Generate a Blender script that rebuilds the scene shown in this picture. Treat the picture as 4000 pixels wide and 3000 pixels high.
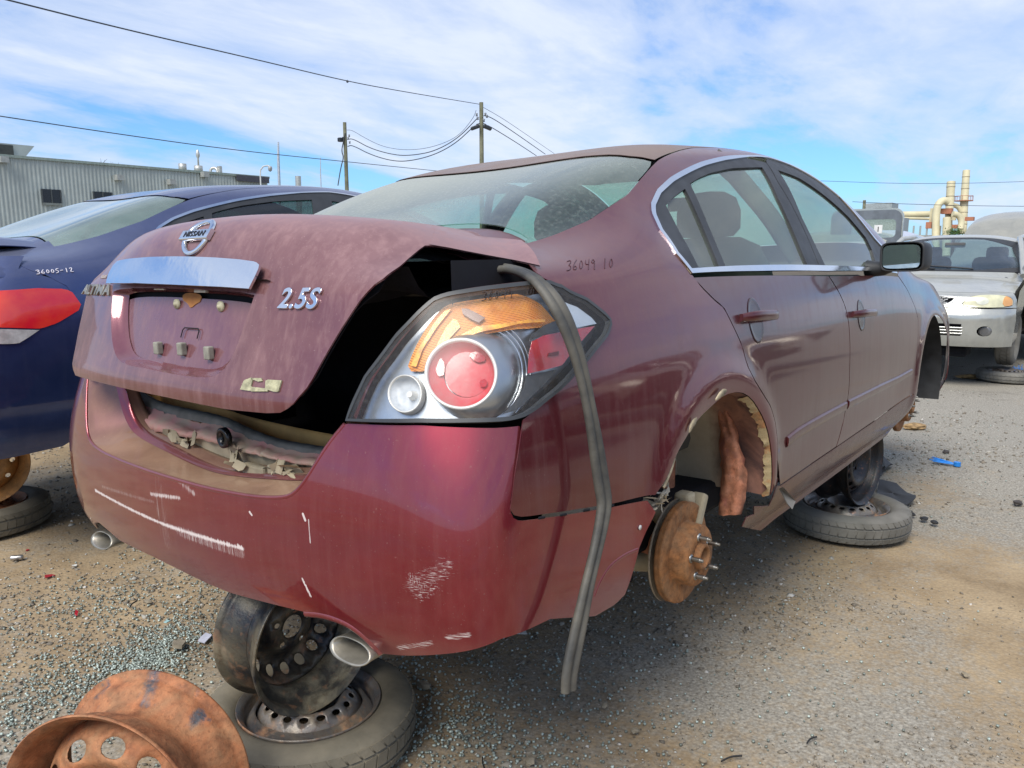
import bpy, bmesh, math, random
import numpy as np
from mathutils import Vector, Matrix
from mathutils.bvhtree import BVHTree
from mathutils.geometry import delaunay_2d_cdt

for o in list(bpy.data.objects): bpy.data.objects.remove(o)
SC = bpy.context.scene
COL = SC.collection
random.seed(7); RNG = np.random.default_rng(7)

# ------------------------------------------------------------------ camera
FPX = 3052.0                       # focal length in pixels of the 4000 px wide photograph
CAM_YAW, CAM_PITCH = 0.6791, math.atan(520/3052.0)
CAM_LOC = np.array([-2.00226, -1.76995, 1.42])

def cam_axes(yaw, pitch, roll=0.0):
    f = np.array([math.cos(pitch)*math.cos(yaw), math.cos(pitch)*math.sin(yaw), -math.sin(pitch)])
    r = np.array([math.sin(yaw), -math.cos(yaw), 0.0]); d = np.cross(f, r)
    c, s = math.cos(roll), math.sin(roll)
    return np.array([c*r+s*d, -s*r+c*d, f])

RW = cam_axes(CAM_YAW, CAM_PITCH)
camd = bpy.data.cameras.new('camera'); cam = bpy.data.objects.new('camera', camd); COL.objects.link(cam)
camd.sensor_width = 36.0; camd.lens = 36.0*FPX/4000.0; camd.clip_start = 0.05; camd.clip_end = 3000
M = Matrix([[RW[0][i], -RW[1][i], -RW[2][i], CAM_LOC[i]] for i in range(3)]+[[0,0,0,1]])
cam.matrix_world = M; SC.camera = cam
SC.render.resolution_x, SC.render.resolution_y = 1024, 768

# ------------------------------------------------------------------ sun and sky
SUN_EL, SUN_AZ = math.radians(50), math.radians(192)     # azimuth measured counter-clockwise from world +X
sun_dir = Vector((math.cos(SUN_EL)*math.cos(SUN_AZ), math.cos(SUN_EL)*math.sin(SUN_AZ), math.sin(SUN_EL)))
sd = bpy.data.lights.new('sun', 'SUN'); sd.energy = 2.9; sd.angle = math.radians(34); sd.color = (1.0, 0.94, 0.85)
so = bpy.data.objects.new('sun', sd); COL.objects.link(so)
so.rotation_euler = sun_dir.to_track_quat('Z', 'Y').to_euler(); so.location = sun_dir*30

W = bpy.data.worlds.new('World'); SC.world = W; W.use_nodes = True
nt = W.node_tree; nt.nodes.clear()
def N(t, typ, **kw):
    n = t.nodes.new(typ)
    for k, v in kw.items():
        if k.startswith('i_'):
            n.inputs[k[2:].replace('_', ' ')].default_value = v
        else: setattr(n, k, v)
    return n
def mathn(t, op, a, b=None, clamp=False):
    n = t.nodes.new('ShaderNodeMath'); n.operation = op; n.use_clamp = clamp
    for i, v in enumerate((a, b)):
        if v is None: continue
        if hasattr(v, 'links') or hasattr(v, 'is_linked'): t.links.new(v, n.inputs[i])
        else: n.inputs[i].default_value = v
    return n.outputs[0]
def ramp(t, fac, stops):
    n = t.nodes.new('ShaderNodeValToRGB'); t.links.new(fac, n.inputs[0]); cr = n.color_ramp
    while len(cr.elements) < len(stops): cr.elements.new(0.5)
    for e, (p, c) in zip(cr.elements, stops):
        e.position = p; e.color = c if len(c) == 4 else (*c, 1)
    return n.outputs[0]
def mixc(t, fac, a, b, blend='MIX'):
    n = t.nodes.new('ShaderNodeMix'); n.data_type = 'RGBA'; n.blend_type = blend
    for s, v in ((n.inputs[0], fac), (n.inputs[6], a), (n.inputs[7], b)):
        if hasattr(v, 'is_linked'): t.links.new(v, s)
        elif isinstance(v, (int, float)): s.default_value = v
        else: s.default_value = (*v, 1) if len(v) == 3 else v
    return n.outputs[2]
sky = N(nt, 'ShaderNodeTexSky', sky_type='NISHITA', sun_disc=False, sun_elevation=SUN_EL,
        sun_rotation=math.pi/2-SUN_AZ, air_density=1.0, dust_density=0.6, ozone_density=1.5)
tc = N(nt, 'ShaderNodeTexCoord')
sep = N(nt, 'ShaderNodeSeparateXYZ'); nt.links.new(tc.outputs['Generated'], sep.inputs[0])
zc = mathn(nt, 'ADD', mathn(nt, 'MAXIMUM', sep.outputs[2], 0.0), 0.16)
cx = mathn(nt, 'DIVIDE', sep.outputs[0], zc); cy = mathn(nt, 'DIVIDE', sep.outputs[1], zc)
cmb = N(nt, 'ShaderNodeCombineXYZ'); nt.links.new(cx, cmb.inputs[0]); nt.links.new(cy, cmb.inputs[1])
mp = N(nt, 'ShaderNodeMapping'); mp.inputs['Rotation'].default_value = (0, 0, math.radians(-20))
mp.inputs['Scale'].default_value = (0.55, 1.0, 1.0); mp.inputs['Location'].default_value = (5.3, 1.3, 0.0)
nt.links.new(cmb.outputs[0], mp.inputs[0])
n1 = N(nt, 'ShaderNodeTexNoise', i_Scale=0.9, i_Detail=9.0, i_Roughness=0.58, i_Distortion=0.5); nt.links.new(mp.outputs[0], n1.inputs[0])
n2 = N(nt, 'ShaderNodeTexNoise', i_Scale=4.5, i_Detail=8.0, i_Roughness=0.62, i_Distortion=0.4); nt.links.new(mp.outputs[0], n2.inputs[0])
cl = mathn(nt, 'ADD', mathn(nt, 'MULTIPLY', n1.outputs[0], 0.78), mathn(nt, 'MULTIPLY', n2.outputs[0], 0.22))
mask = ramp(nt, cl, [(0.39, (0.10,)*3), (0.48, (0.66,)*3), (0.60, (0.93,)*3)])
cloud = ramp(nt, cl, [(0.42, (3.9, 4.6, 6.0)), (0.66, (5.5, 5.95, 6.8))])
skyc = mixc(nt, 1.0, sky.outputs[0], (0.44, 0.78, 1.18), 'MULTIPLY')
col = mixc(nt, mask, skyc, cloud)
bg = N(nt, 'ShaderNodeBackground', i_Strength=0.103); nt.links.new(col, bg.inputs[0])
wo = N(nt, 'ShaderNodeOutputWorld'); nt.links.new(bg.outputs[0], wo.inputs[0])

SC.view_settings.view_transform = 'Standard'; SC.view_settings.look = 'None'
SC.view_settings.exposure = 0.62; SC.view_settings.gamma = 1.0
SC.render.engine = 'CYCLES'
SC.cycles.max_bounces = 10; SC.cycles.transparent_max_bounces = 12; SC.cycles.caustics_reflective = False; SC.cycles.caustics_refractive = False
SC.cycles.sample_clamp_indirect = 6.0

# ------------------------------------------------------------------ frames and pixel rays
CAR = np.array([-2.00226499, -1.76994923, 1.05976124]); RC = cam_axes(0.679099785, 0.155263231, 0.0246056306)
REL = RW.T @ RC                                       # car vectors -> world vectors
def car2world(P): return (np.asarray(P)-CAR) @ REL.T + CAM_LOC
MCAR = Matrix([[*REL[i], float(CAM_LOC[i]-REL[i] @ CAR)] for i in range(3)]+[[0, 0, 0, 1]])
def ray_car(px, py): 
    d = np.array([(px-2000)/FPX, (py-1500)/FPX, 1.0]) @ RC
    return CAR, d
def ray_w(px, py):
    d = np.array([(px-2000)/FPX, (py-1500)/FPX, 1.0]) @ RW
    return CAM_LOC, d
def bpc(px, py, ax, v):      # photograph point on a plane of the car's own frame
    o, d = ray_car(px, py); k = 'xyz'.index(ax); return o+d*(v-o[k])/d[k]
def bpw(px, py, z=0.0):      # photograph point on a level plane of the world
    o, d = ray_w(px, py); return o+d*(z-o[2])/d[2]
def bpd(px, py, dist):       # photograph point at a depth along the view axis
    o, d = ray_w(px, py); return o+d*dist

# ------------------------------------------------------------------ object helpers
def tag(o, label=None, cat=None, group=None, kind=None):
    if label: o['label'] = label
    if cat: o['category'] = cat
    if group: o['group'] = group
    if kind: o['kind'] = kind
    return o
def empty(name, loc=(0, 0, 0), rot=(0, 0, 0), label=None, cat=None, group=None, mat=None):
    o = bpy.data.objects.new(name, None); COL.objects.link(o); o.empty_display_size = 0.1
    if mat is not None: o.matrix_world = mat
    else: o.location = loc; o.rotation_euler = rot
    return tag(o, label, cat, group)
def copy_tree(o, parent=None):
    c = o.copy(); COL.objects.link(c)
    if parent is not None:
        c.parent = parent; c.matrix_parent_inverse = o.matrix_parent_inverse.copy()
    for ch in [x for x in bpy.data.objects if x.parent == o]: copy_tree(ch, c)
    return c
def link_mesh(name, me, mat=None, parent=None):
    o = bpy.data.objects.new(name, me); COL.objects.link(o)
    if mat is not None:
        for m in (mat if isinstance(mat, (list, tuple)) else [mat]): me.materials.append(m)
    if parent is not None: o.parent = parent
    return o

class MB:
    """collects shapes, then links them as one mesh object"""
    def __init__(s): s.v = []; s.f = []; s.sm = []; s.mi = []
    def add(s, V, F, smooth=False, mi=0):
        b = len(s.v); s.v += [tuple(map(float, p)) for p in V]
        for f in F: s.f.append([b+i for i in f]); s.sm.append(smooth); s.mi.append(mi)
        return s
    def box(s, c, size, R=None, bev=0.0, mi=0):
        hx, hy, hz = [a/2 for a in size]
        if bev <= 0:
            V = [(x, y, z) for x in (-hx, hx) for y in (-hy, hy) for z in (-hz, hz)]
            F = [(0, 1, 3, 2), (4, 6, 7, 5), (0, 4, 5, 1), (2, 3, 7, 6), (0, 2, 6, 4), (1, 5, 7, 3)]
        else:
            bm = bmesh.new(); bmesh.ops.create_cube(bm, size=1)
            for v in bm.verts: v.co = Vector((v.co.x*size[0], v.co.y*size[1], v.co.z*size[2]))
            bmesh.ops.bevel(bm, geom=bm.edges[:], offset=bev, segments=2, affect='EDGES', profile=0.5)
            V = [tuple(v.co) for v in bm.verts]; F = [[v.index for v in f.verts] for f in bm.faces]; bm.free()
        V = np.array(V)
        if R is not None: V = V @ np.array(R).T
        return s.add(V+np.array(c), F, False, mi)
    def tube(s, pts, r, n=10, smooth=True, caps=True, sx=1.0, mi=0, up=None):
        P = np.array(pts, float); m = len(P); rr = np.broadcast_to(np.array(r, float), (m,))
        T = np.gradient(P, axis=0); T /= np.linalg.norm(T, axis=1)[:, None]+1e-12
        u = np.array(up if up is not None else ((0, 0, 1) if abs(T[0][2]) < .9 else (1, 0, 0)), float)
        V = []
        for i in range(m):
            a = u-T[i]*(u @ T[i]); a /= np.linalg.norm(a)+1e-12; b = np.cross(T[i], a)
            if up is None: u = a
            for k in range(n):
                t = 2*math.pi*k/n; V.append(P[i]+rr[i]*(math.cos(t)*a+sx*math.sin(t)*b))
        F = [(i*n+k, i*n+(k+1) % n, (i+1)*n+(k+1) % n, (i+1)*n+k) for i in range(m-1) for k in range(n)]
        s.add(V, F, smooth, mi)
        if caps: s.add([V[k] for k in range(n)], [list(range(n))[::-1]], False, mi); s.add([V[(m-1)*n+k] for k in range(n)], [list(range(n))], False, mi)
        return s
    def lathe(s, prof, n=64, c=(0, 0, 0), R=None, smooth=True, closed=False, mi=0, a0=0, a1=2*math.pi):
        P = np.array(prof, float); m = len(P); full = abs(a1-a0-2*math.pi) < 1e-6; V = []
        k_ = n if full else n+1
        for i in range(k_):
            t = a0+(a1-a0)*i/n
            for r, z in P: V.append((r*math.cos(t), r*math.sin(t), z))
        V = np.array(V)
        if R is not None: V = V @ np.array(R).T
        F = []
        for i in range(n):
            j = (i+1) % k_
            for q in range(m if closed else m-1):
                q2 = (q+1) % m; F.append((i*m+q, j*m+q, j*m+q2, i*m+q2))
        return s.add(V+np.array(c), F, smooth, mi)
    def loft(s, rows, smooth=True, closed=False, mi=0):
        rows = [np.array(r, float) for r in rows]; m = len(rows[0]); V = np.concatenate(rows)
        F = []
        for i in range(len(rows)-1):
            for k in range(m if closed else m-1):
                F.append((i*m+k, i*m+(k+1) % m, (i+1)*m+(k+1) % m, (i+1)*m+k))
        return s.add(V, F, smooth, mi)
    def prism(s, poly, a, b, axis=2, mi=0):
        """polygon in the two other axes, extruded along axis from a to b"""
        n = len(poly); V = []
        for h in (a, b):
            for p in poly:
                q = [0, 0, 0]; o = [i for i in range(3) if i != axis]; q[o[0]] = p[0]; q[o[1]] = p[1]; q[axis] = h; V.append(q)
        F = [list(range(n))[::-1], [n+i for i in range(n)]]+[(i, (i+1) % n, n+(i+1) % n, n+i) for i in range(n)]
        return s.add(V, F, False, mi)
    def build(s, name, mat=None, parent=None, recalc=True, xf=None, auto=None):
        me = bpy.data.meshes.new(name)
        V = s.v if xf is None else [tuple(p) for p in xf(np.array(s.v))]
        me.from_pydata(V, [], s.f); me.update()
        if recalc:
            bm = bmesh.new(); bm.from_mesh(me); bmesh.ops.recalc_face_normals(bm, faces=bm.faces); bm.to_mesh(me); bm.free()
        me.polygons.foreach_set('use_smooth', s.sm); me.polygons.foreach_set('material_index', s.mi)
        return link_mesh(name, me, mat, parent)

def cspline(xs, ys):
    """natural cubic spline"""
    x = np.array(xs, float); y = np.array(ys, float); n = len(x); h = np.diff(x)
    A = np.eye(n); b = np.zeros(n)
    for i in range(1, n-1):
        A[i, i-1] = h[i-1]; A[i, i] = 2*(h[i-1]+h[i]); A[i, i+1] = h[i]
        b[i] = 6*((y[i+1]-y[i])/h[i]-(y[i]-y[i-1])/h[i-1])
    m = np.linalg.solve(A, b)
    def f(t):
        t = np.clip(np.asarray(t, float), x[0], x[-1]); i = np.clip(np.searchsorted(x, t)-1, 0, n-2)
        a = (x[i+1]-t); c = (t-x[i]); hh = h[i]
        return m[i]*a**3/(6*hh)+m[i+1]*c**3/(6*hh)+(y[i]/hh-m[i]*hh/6)*a+(y[i+1]/hh-m[i+1]*hh/6)*c
    return f
def sstep(a, b, x):
    t = np.clip((np.asarray(x, float)-a)/(b-a), 0, 1); return t*t*(3-2*t)
def smooth_poly(pts, it=2, closed=True):
    P = np.array(pts, float)
    for _ in range(it):
        Q = np.roll(P, -1, axis=0) if closed else None
        if closed: P = np.stack([.75*P+.25*Q, .25*P+.75*Q], 1).reshape(-1, P.shape[1])
        else: P = np.concatenate([P[:1], np.stack([.75*P[:-1]+.25*P[1:], .25*P[:-1]+.75*P[1:]], 1).reshape(-1, P.shape[1]), P[-1:]])
    return P
def resample(P, h, closed=True):
    P = np.array(P, float)
    if closed: P = np.vstack([P, P[:1]])
    d = np.r_[0, np.cumsum(np.linalg.norm(np.diff(P, axis=0), axis=1))]
    n = max(3, int(round(d[-1]/h))); t = np.linspace(0, d[-1], n+1)
    # keep true corners: add the corner parameters
    keep = []
    for i in range(1, len(P)-1):
        a = P[i]-P[i-1]; b = P[i+1]-P[i]
        c = (a @ b)/(np.linalg.norm(a)*np.linalg.norm(b)+1e-12)
        if c < .85: keep.append(d[i])
    for k in keep:
        t = t[np.abs(t-k) > h*.35]
    t = np.sort(np.r_[t, keep]); t[0] = 0
    Q = np.stack([np.interp(t, d, P[:, k]) for k in range(P.shape[1])], 1)
    return Q[:-1] if closed else Q
def inside(poly, pts):
    x, y = pts[:, 0], pts[:, 1]; c = np.zeros(len(pts), bool); P = np.array(poly); Q = np.roll(P, -1, axis=0)
    for (x0, y0), (x1, y1) in zip(P, Q):
        if y0 == y1: continue
        m = ((y0 > y) != (y1 > y)) & (x < (x1-x0)*(y-y0)/(y1-y0)+x0); c ^= m
    return c

class Chart:
    """a smooth surface f(u, v) -> xyz, u and v roughly in metres"""
    def __init__(s, f, u0, u1, v0, v1, nu=240, nv=140, flip=False):
        s.f = f; s.flip = flip
        U, Vv = np.meshgrid(np.linspace(u0, u1, nu), np.linspace(v0, v1, nv), indexing='ij')
        s.uv = np.stack([U, Vv], -1).reshape(-1, 2); P = s.P(s.uv)
        idx = np.arange(nu*nv).reshape(nu, nv)
        s.q = np.stack([idx[:-1, :-1], idx[1:, :-1], idx[1:, 1:], idx[:-1, 1:]], -1).reshape(-1, 4)
        tri = np.concatenate([s.q[:, [0, 1, 2]], s.q[:, [0, 2, 3]]])
        s.tri = tri; s.pts = P
        s.bvh = BVHTree.FromPolygons([tuple(p) for p in P], [tuple(map(int, t)) for t in tri])
    def P(s, uv):
        uv = np.atleast_2d(np.asarray(uv, float)); return np.stack(s.f(uv[:, 0], uv[:, 1]), -1)
    def nrm(s, uv):
        uv = np.atleast_2d(np.asarray(uv, float)); e = 2e-3
        du = s.P(uv+[e, 0])-s.P(uv-[e, 0]); dv = s.P(uv+[0, e])-s.P(uv-[0, e])
        n = np.cross(du, dv); n /= np.linalg.norm(n, axis=1)[:, None]+1e-12
        return -n if s.flip else n
    def hit(s, px, py, ray=None):
        o, d = ray or ray_car(px, py); r = s.bvh.ray_cast(Vector(o), Vector(d))
        if r[0] is None:
            # nearest approach: march along the ray and take the closest surface point
            best = None
            for t in np.linspace(.8, 6.5, 400):
                p = Vector(o+d*t); q = s.bvh.find_nearest(p)
                k = q[3]/t
                if best is None or k < best[0]: best = (k, q)
            loc, fi = best[1][0], best[1][2]
        else: loc, fi = r[0], r[2]
        a, b, c = s.tri[fi]; A, B, C = s.pts[a], s.pts[b], s.pts[c]; p = np.array(loc)
        v0, v1, v2 = B-A, C-A, p-A; d00, d01, d11, d20, d21 = v0@v0, v0@v1, v1@v1, v2@v0, v2@v1
        den = d00*d11-d01*d01+1e-18; v = (d11*d20-d01*d21)/den; w = (d00*d21-d01*d20)/den
        return s.uv[a]*(1-v-w)+s.uv[b]*v+s.uv[c]*w
    def line(s, pts):
        """('u',u,v) entries are surface coordinates, the rest photograph points"""
        return np.array([p[1:] if p[0] == 'u' else s.hit(*p) for p in pts], float)

def panel(name, ch, outline, mat, parent, holes=(), h=0.03, th=0.0015, off=0.0, flipy=False, bulge=None, split=None):
    out = resample(outline, h); hs = [resample(x, h*.7) for x in holes]
    lo, hi = out.min(0), out.max(0)
    gx = np.arange(lo[0]+h*.5, hi[0], h); gy = np.arange(lo[1]+h*.5, hi[1], h)
    G = np.stack(np.meshgrid(gx, gy, indexing='ij'), -1).reshape(-1, 2)
    G[:, 1] += 0.0
    m = inside(out, G)
    for x in hs: m &= ~inside(x, G)
    G = G[m]; B = np.concatenate([out]+hs)
    if len(G): G = G[(np.linalg.norm(G[:, None]-B[None], axis=2).min(1) > h*.45)]
    pts = [Vector(p) for p in np.concatenate([B, G])]
    edges = []; b = 0
    for x in [out]+hs:
        n = len(x); edges += [(b+i, b+(i+1) % n) for i in range(n)]; b += n
    r = delaunay_2d_cdt(pts, edges, [], 0, 1e-6)
    uv = np.array([tuple(p) for p in r[0]]); F = np.array([list(f) for f in r[2]])
    c = uv[F].mean(1); m = inside(out, c)
    for x in hs: m &= ~inside(x, c)
    F = F[m]
    P = ch.P(uv); Nn = ch.nrm(uv); P = P+Nn*off
    if bulge is not None: P = P+Nn*bulge(uv)[:, None]
    t = np.cross(P[F[:, 1]]-P[F[:, 0]], P[F[:, 2]]-P[F[:, 0]]); s_ = np.einsum('ij,ij->i', t, Nn[F].mean(1))
    F[s_ < 0] = F[s_ < 0][:, ::-1]
    if flipy: P = P*[1, -1, 1]; Nn = Nn*[1, -1, 1]; F = F[:, ::-1]
    n = len(P)
    E = {}
    for f in F:
        for i in range(3):
            a, b = int(f[i]), int(f[(i+1) % 3]); E[(a, b)] = 1
    rim = [(a, b) for (a, b) in E if (b, a) not in E]
    back = P-Nn*th
    faces = [list(map(int, f)) for f in F]+[[int(n+i) for i in f[::-1]] for f in F]+[[b, a, n+a, n+b] for a, b in rim]
    me = bpy.data.meshes.new(name); me.from_pydata([tuple(p) for p in np.vstack([P, back])], [], faces)
    me.polygons.foreach_set('use_smooth', [True]*len(faces)); me.update(calc_edges=True)
    rs_ = set(tuple(sorted(e)) for a, b in rim for e in ((a, b), (n+a, n+b)))
    sh = me.attributes.new('sharp_edge', 'BOOLEAN', 'EDGE'); sh.data.foreach_set('value', [tuple(sorted(e.vertices)) in rs_ for e in me.edges])
    uvl = me.uv_layers.new(name='UVMap'); li = np.zeros(len(me.loops), int); me.loops.foreach_get('vertex_index', li)
    U2 = np.vstack([uv, uv])[li]; uvl.data.foreach_set('uv', U2.ravel())
    ln = np.vstack([Nn, -Nn])[li]
    k = 2*len(F)*3
    for i in range(2*len(F), len(faces)):
        f = faces[i]; A = np.array([me.vertices[j].co for j in f[:3]]); nn = np.cross(A[1]-A[0], A[2]-A[0]); nn /= np.linalg.norm(nn)+1e-12
        ln[k:k+4] = nn; k += 4
    me.normals_split_custom_set([tuple(x) for x in ln])
    return link_mesh(name, me, mat, parent)
# ------------------------------------------------------------------ materials
def newmat(name):
    m = bpy.data.materials.new(name); m.use_nodes = True; t = m.node_tree; t.nodes.clear()
    out = t.nodes.new('ShaderNodeOutputMaterial'); return m, t, out
def bsdf(t, **kw):
    n = t.nodes.new('ShaderNodeBsdfPrincipled')
    for k, v in kw.items():
        s = n.inputs[k.replace('_', ' ')]
        if hasattr(v, 'is_linked'): t.links.new(v, s)
        elif isinstance(v, tuple) and len(v) == 3: s.default_value = (*v, 1)
        else: s.default_value = v
    return n
def coords(t, scale=(1, 1, 1), kind='Object', rot=(0, 0, 0), loc=(0, 0, 0)):
    tc = t.nodes.new('ShaderNodeTexCoord'); mp = t.nodes.new('ShaderNodeMapping')
    mp.inputs['Scale'].default_value = scale; mp.inputs['Rotation'].default_value = rot; mp.inputs['Location'].default_value = loc
    t.links.new(tc.outputs[kind], mp.inputs[0]); return mp.outputs[0]
def noise(t, vec, sc, det=4.0, ro=0.55, dis=0.0):
    n = t.nodes.new('ShaderNodeTexNoise'); t.links.new(vec, n.inputs[0])
    n.inputs['Scale'].default_value = sc; n.inputs['Detail'].default_value = det; n.inputs['Roughness'].default_value = ro; n.inputs['Distortion'].default_value = dis
    return n.outputs[0]
def bump(t, h, strength=0.3, dist=0.01):
    n = t.nodes.new('ShaderNodeBump'); n.inputs['Strength'].default_value = strength; n.inputs['Distance'].default_value = dist
    t.links.new(h, n.inputs['Height']); return n.outputs[0]
def simple(name, c, rough=0.6, metal=0.0, var=0.15, sc=8.0, bmp=0.0, bsc=60.0, coat=0.0, spec=0.5, c2=None, **kw):
    m, t, out = newmat(name); v = coords(t)
    n = noise(t, v, sc, 5)
    c2 = c2 or tuple(max(0, x*(1-2*var)) for x in c)
    col = mixc(t, ramp(t, n, [(0.35, (0, 0, 0)), (0.65, (1, 1, 1))]), c2, c)
    rr = mathn(t, 'ADD', mathn(t, 'MULTIPLY', noise(t, v, sc*3, 3), 0.25), rough-0.12)
    b = bsdf(t, Base_Color=col, Roughness=rr, Metallic=metal, Coat_Weight=coat, Specular_IOR_Level=spec, **kw)
    if bmp: t.links.new(bump(t, noise(t, v, bsc, 4, .6), bmp, 0.004), b.inputs['Normal'])
    t.links.new(b.outputs[0], out.inputs[0]); return m
def seg_mask(t, u, v, p0, p1, w, soft):
    """distance mask of a straight mark between two points of the surface (u, v in metres)"""
    dx, dy = p1[0]-p0[0], p1[1]-p0[1]; L = math.hypot(dx, dy); dx /= L; dy /= L
    au = mathn(t, 'SUBTRACT', u, p0[0]); av = mathn(t, 'SUBTRACT', v, p0[1])
    a = mathn(t, 'ADD', mathn(t, 'MULTIPLY', au, dx), mathn(t, 'MULTIPLY', av, dy))
    q = mathn(t, 'SUBTRACT', mathn(t, 'MULTIPLY', av, dx), mathn(t, 'MULTIPLY', au, dy))
    ac = mathn(t, 'SUBTRACT', a, mathn(t, 'MINIMUM', mathn(t, 'MAXIMUM', a, 0.0), L))
    d = mathn(t, 'SQRT', mathn(t, 'ADD', mathn(t, 'MULTIPLY', ac, ac), mathn(t, 'MULTIPLY', q, q)))
    n = t.nodes.new('ShaderNodeMapRange'); t.links.new(d, n.inputs[0]); n.inputs[1].default_value = w; n.inputs[2].default_value = w+soft
    n.inputs[3].default_value = 1; n.inputs[4].default_value = 0; n.clamp = True; return n.outputs[0]
def car_paint(name, base, dust=(0.30, 0.235, 0.20), amt=0.35, streak=0.3, up=0.6, rough=0.22, metal=0.35, marks=None, spat=0.25, coat=1.0, extra=None, grad=None):
    m, t, out = newmat(name); v = coords(t)
    vs = coords(t, (22, 22, 1.3)); vf = coords(t, (70, 70, 9))
    n_big = noise(t, v, 2.3, 5, .6); n_st = noise(t, vs, 2.0, 5, .65, .3); n_f = noise(t, vf, 2.5, 3, .6); n_sp = noise(t, v, 190, 2, .5); n_cl = noise(t, v, 7, 6, .62, .6)
    geo = t.nodes.new('ShaderNodeNewGeometry'); sp = t.nodes.new('ShaderNodeSeparateXYZ'); t.links.new(geo.outputs['Normal'], sp.inputs[0])
    upn = mathn(t, 'POWER', mathn(t, 'MAXIMUM', sp.outputs[2], 0.0), 1.4)
    st = ramp(t, n_st, [(0.46, (0, 0, 0)), (0.68, (1, 1, 1))]); bg_ = ramp(t, n_big, [(0.3, (0.35,)*3), (0.7, (1, 1, 1))]); clp = ramp(t, n_cl, [(0.35, (0.45,)*3), (0.7, (1, 1, 1))])
    d = mathn(t, 'MULTIPLY', mathn(t, 'MULTIPLY', bg_, clp), amt)
    d = mathn(t, 'ADD', d, mathn(t, 'MULTIPLY', st, streak))
    d = mathn(t, 'ADD', d, mathn(t, 'MULTIPLY', upn, up))
    d = mathn(t, 'ADD', d, mathn(t, 'MULTIPLY', ramp(t, n_sp, [(0.68, (0, 0, 0)), (0.76, (1, 1, 1))]), spat))
    d = mathn(t, 'ADD', d, mathn(t, 'MULTIPLY', ramp(t, n_f, [(0.6, (0, 0, 0)), (0.75, (1, 1, 1))]), streak*0.5))
    if grad is not None:
        sz = t.nodes.new('ShaderNodeSeparateXYZ'); t.links.new(v, sz.inputs[0])
        ax, a, b, k = grad
        g = t.nodes.new('ShaderNodeMapRange'); t.links.new(sz.outputs[ax], g.inputs[0]); g.inputs[1].default_value = a; g.inputs[2].default_value = b; g.inputs[3].default_value = 0; g.inputs[4].default_value = k
        d = mathn(t, 'ADD', d, mathn(t, 'MULTIPLY', g.outputs[0], mathn(t, 'ADD', clp, 0.25)))
    d = mathn(t, 'MINIMUM', d, 0.96)
    mott = mixc(t, n_cl, tuple(x*0.8 for x in base), tuple(min(1, x*1.2) for x in base))
    A = bsdf(t, Base_Color=mott, Metallic=metal, Roughness=rough, Coat_Weight=coat, Coat_Roughness=0.05, Coat_IOR=1.62)
    orange = bump(t, noise(t, v, 5, 2, .5), 0.06, 0.02); t.links.new(orange, A.inputs['Normal'])
    dc = mixc(t, n_cl, tuple(x*0.75 for x in dust), dust)
    dc = mixc(t, 0.22, dc, base)
    B = bsdf(t, Base_Color=dc, Roughness=0.75, Specular_IOR_Level=0.25, Coat_Weight=0.12, Coat_Roughness=0.25)
    mx = t.nodes.new('ShaderNodeMixShader'); t.links.new(d, mx.inputs[0]); t.links.new(A.outputs[0], mx.inputs[1]); t.links.new(B.outputs[0], mx.inputs[2])
    last = mx.outputs[0]
    if marks:
        uvn = t.nodes.new('ShaderNodeUVMap'); su = t.nodes.new('ShaderNodeSeparateXYZ'); t.links.new(uvn.outputs[0], su.inputs[0])
        tot = None
        for (p0, p1, w, soft, k, stretch, cut) in marks:
            cm = t.nodes.new('ShaderNodeCombineXYZ'); t.links.new(mathn(t, 'MULTIPLY', su.outputs[0], stretch[0]), cm.inputs[0]); t.links.new(mathn(t, 'MULTIPLY', su.outputs[1], stretch[1]), cm.inputs[1])
            ns = noise(t, cm.outputs[0], 1.0, 4, .7)
            mk = seg_mask(t, su.outputs[0], su.outputs[1], p0, p1, w, soft)
            # scraped lines appear where the noise passes a threshold that falls towards the heart of the mark
            s_ = mathn(t, 'SUBTRACT', mathn(t, 'ADD', ns, mathn(t, 'MULTIPLY', mk, 0.42)), cut)
            s_ = mathn(t, 'MULTIPLY', mathn(t, 'MULTIPLY', s_, 9.0, True), mathn(t, 'MULTIPLY', mk, 3.0, True))
            s_ = mathn(t, 'MULTIPLY', s_, k)
            tot = s_ if tot is None else mathn(t, 'MAXIMUM', tot, s_)
        C = bsdf(t, Base_Color=(0.66, 0.58, 0.56), Roughness=0.6)
        m2 = t.nodes.new('ShaderNodeMixShader'); t.links.new(tot, m2.inputs[0]); t.links.new(last, m2.inputs[1]); t.links.new(C.outputs[0], m2.inputs[2]); last = m2.outputs[0]
    t.links.new(last, out.inputs[0]); return m
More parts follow.
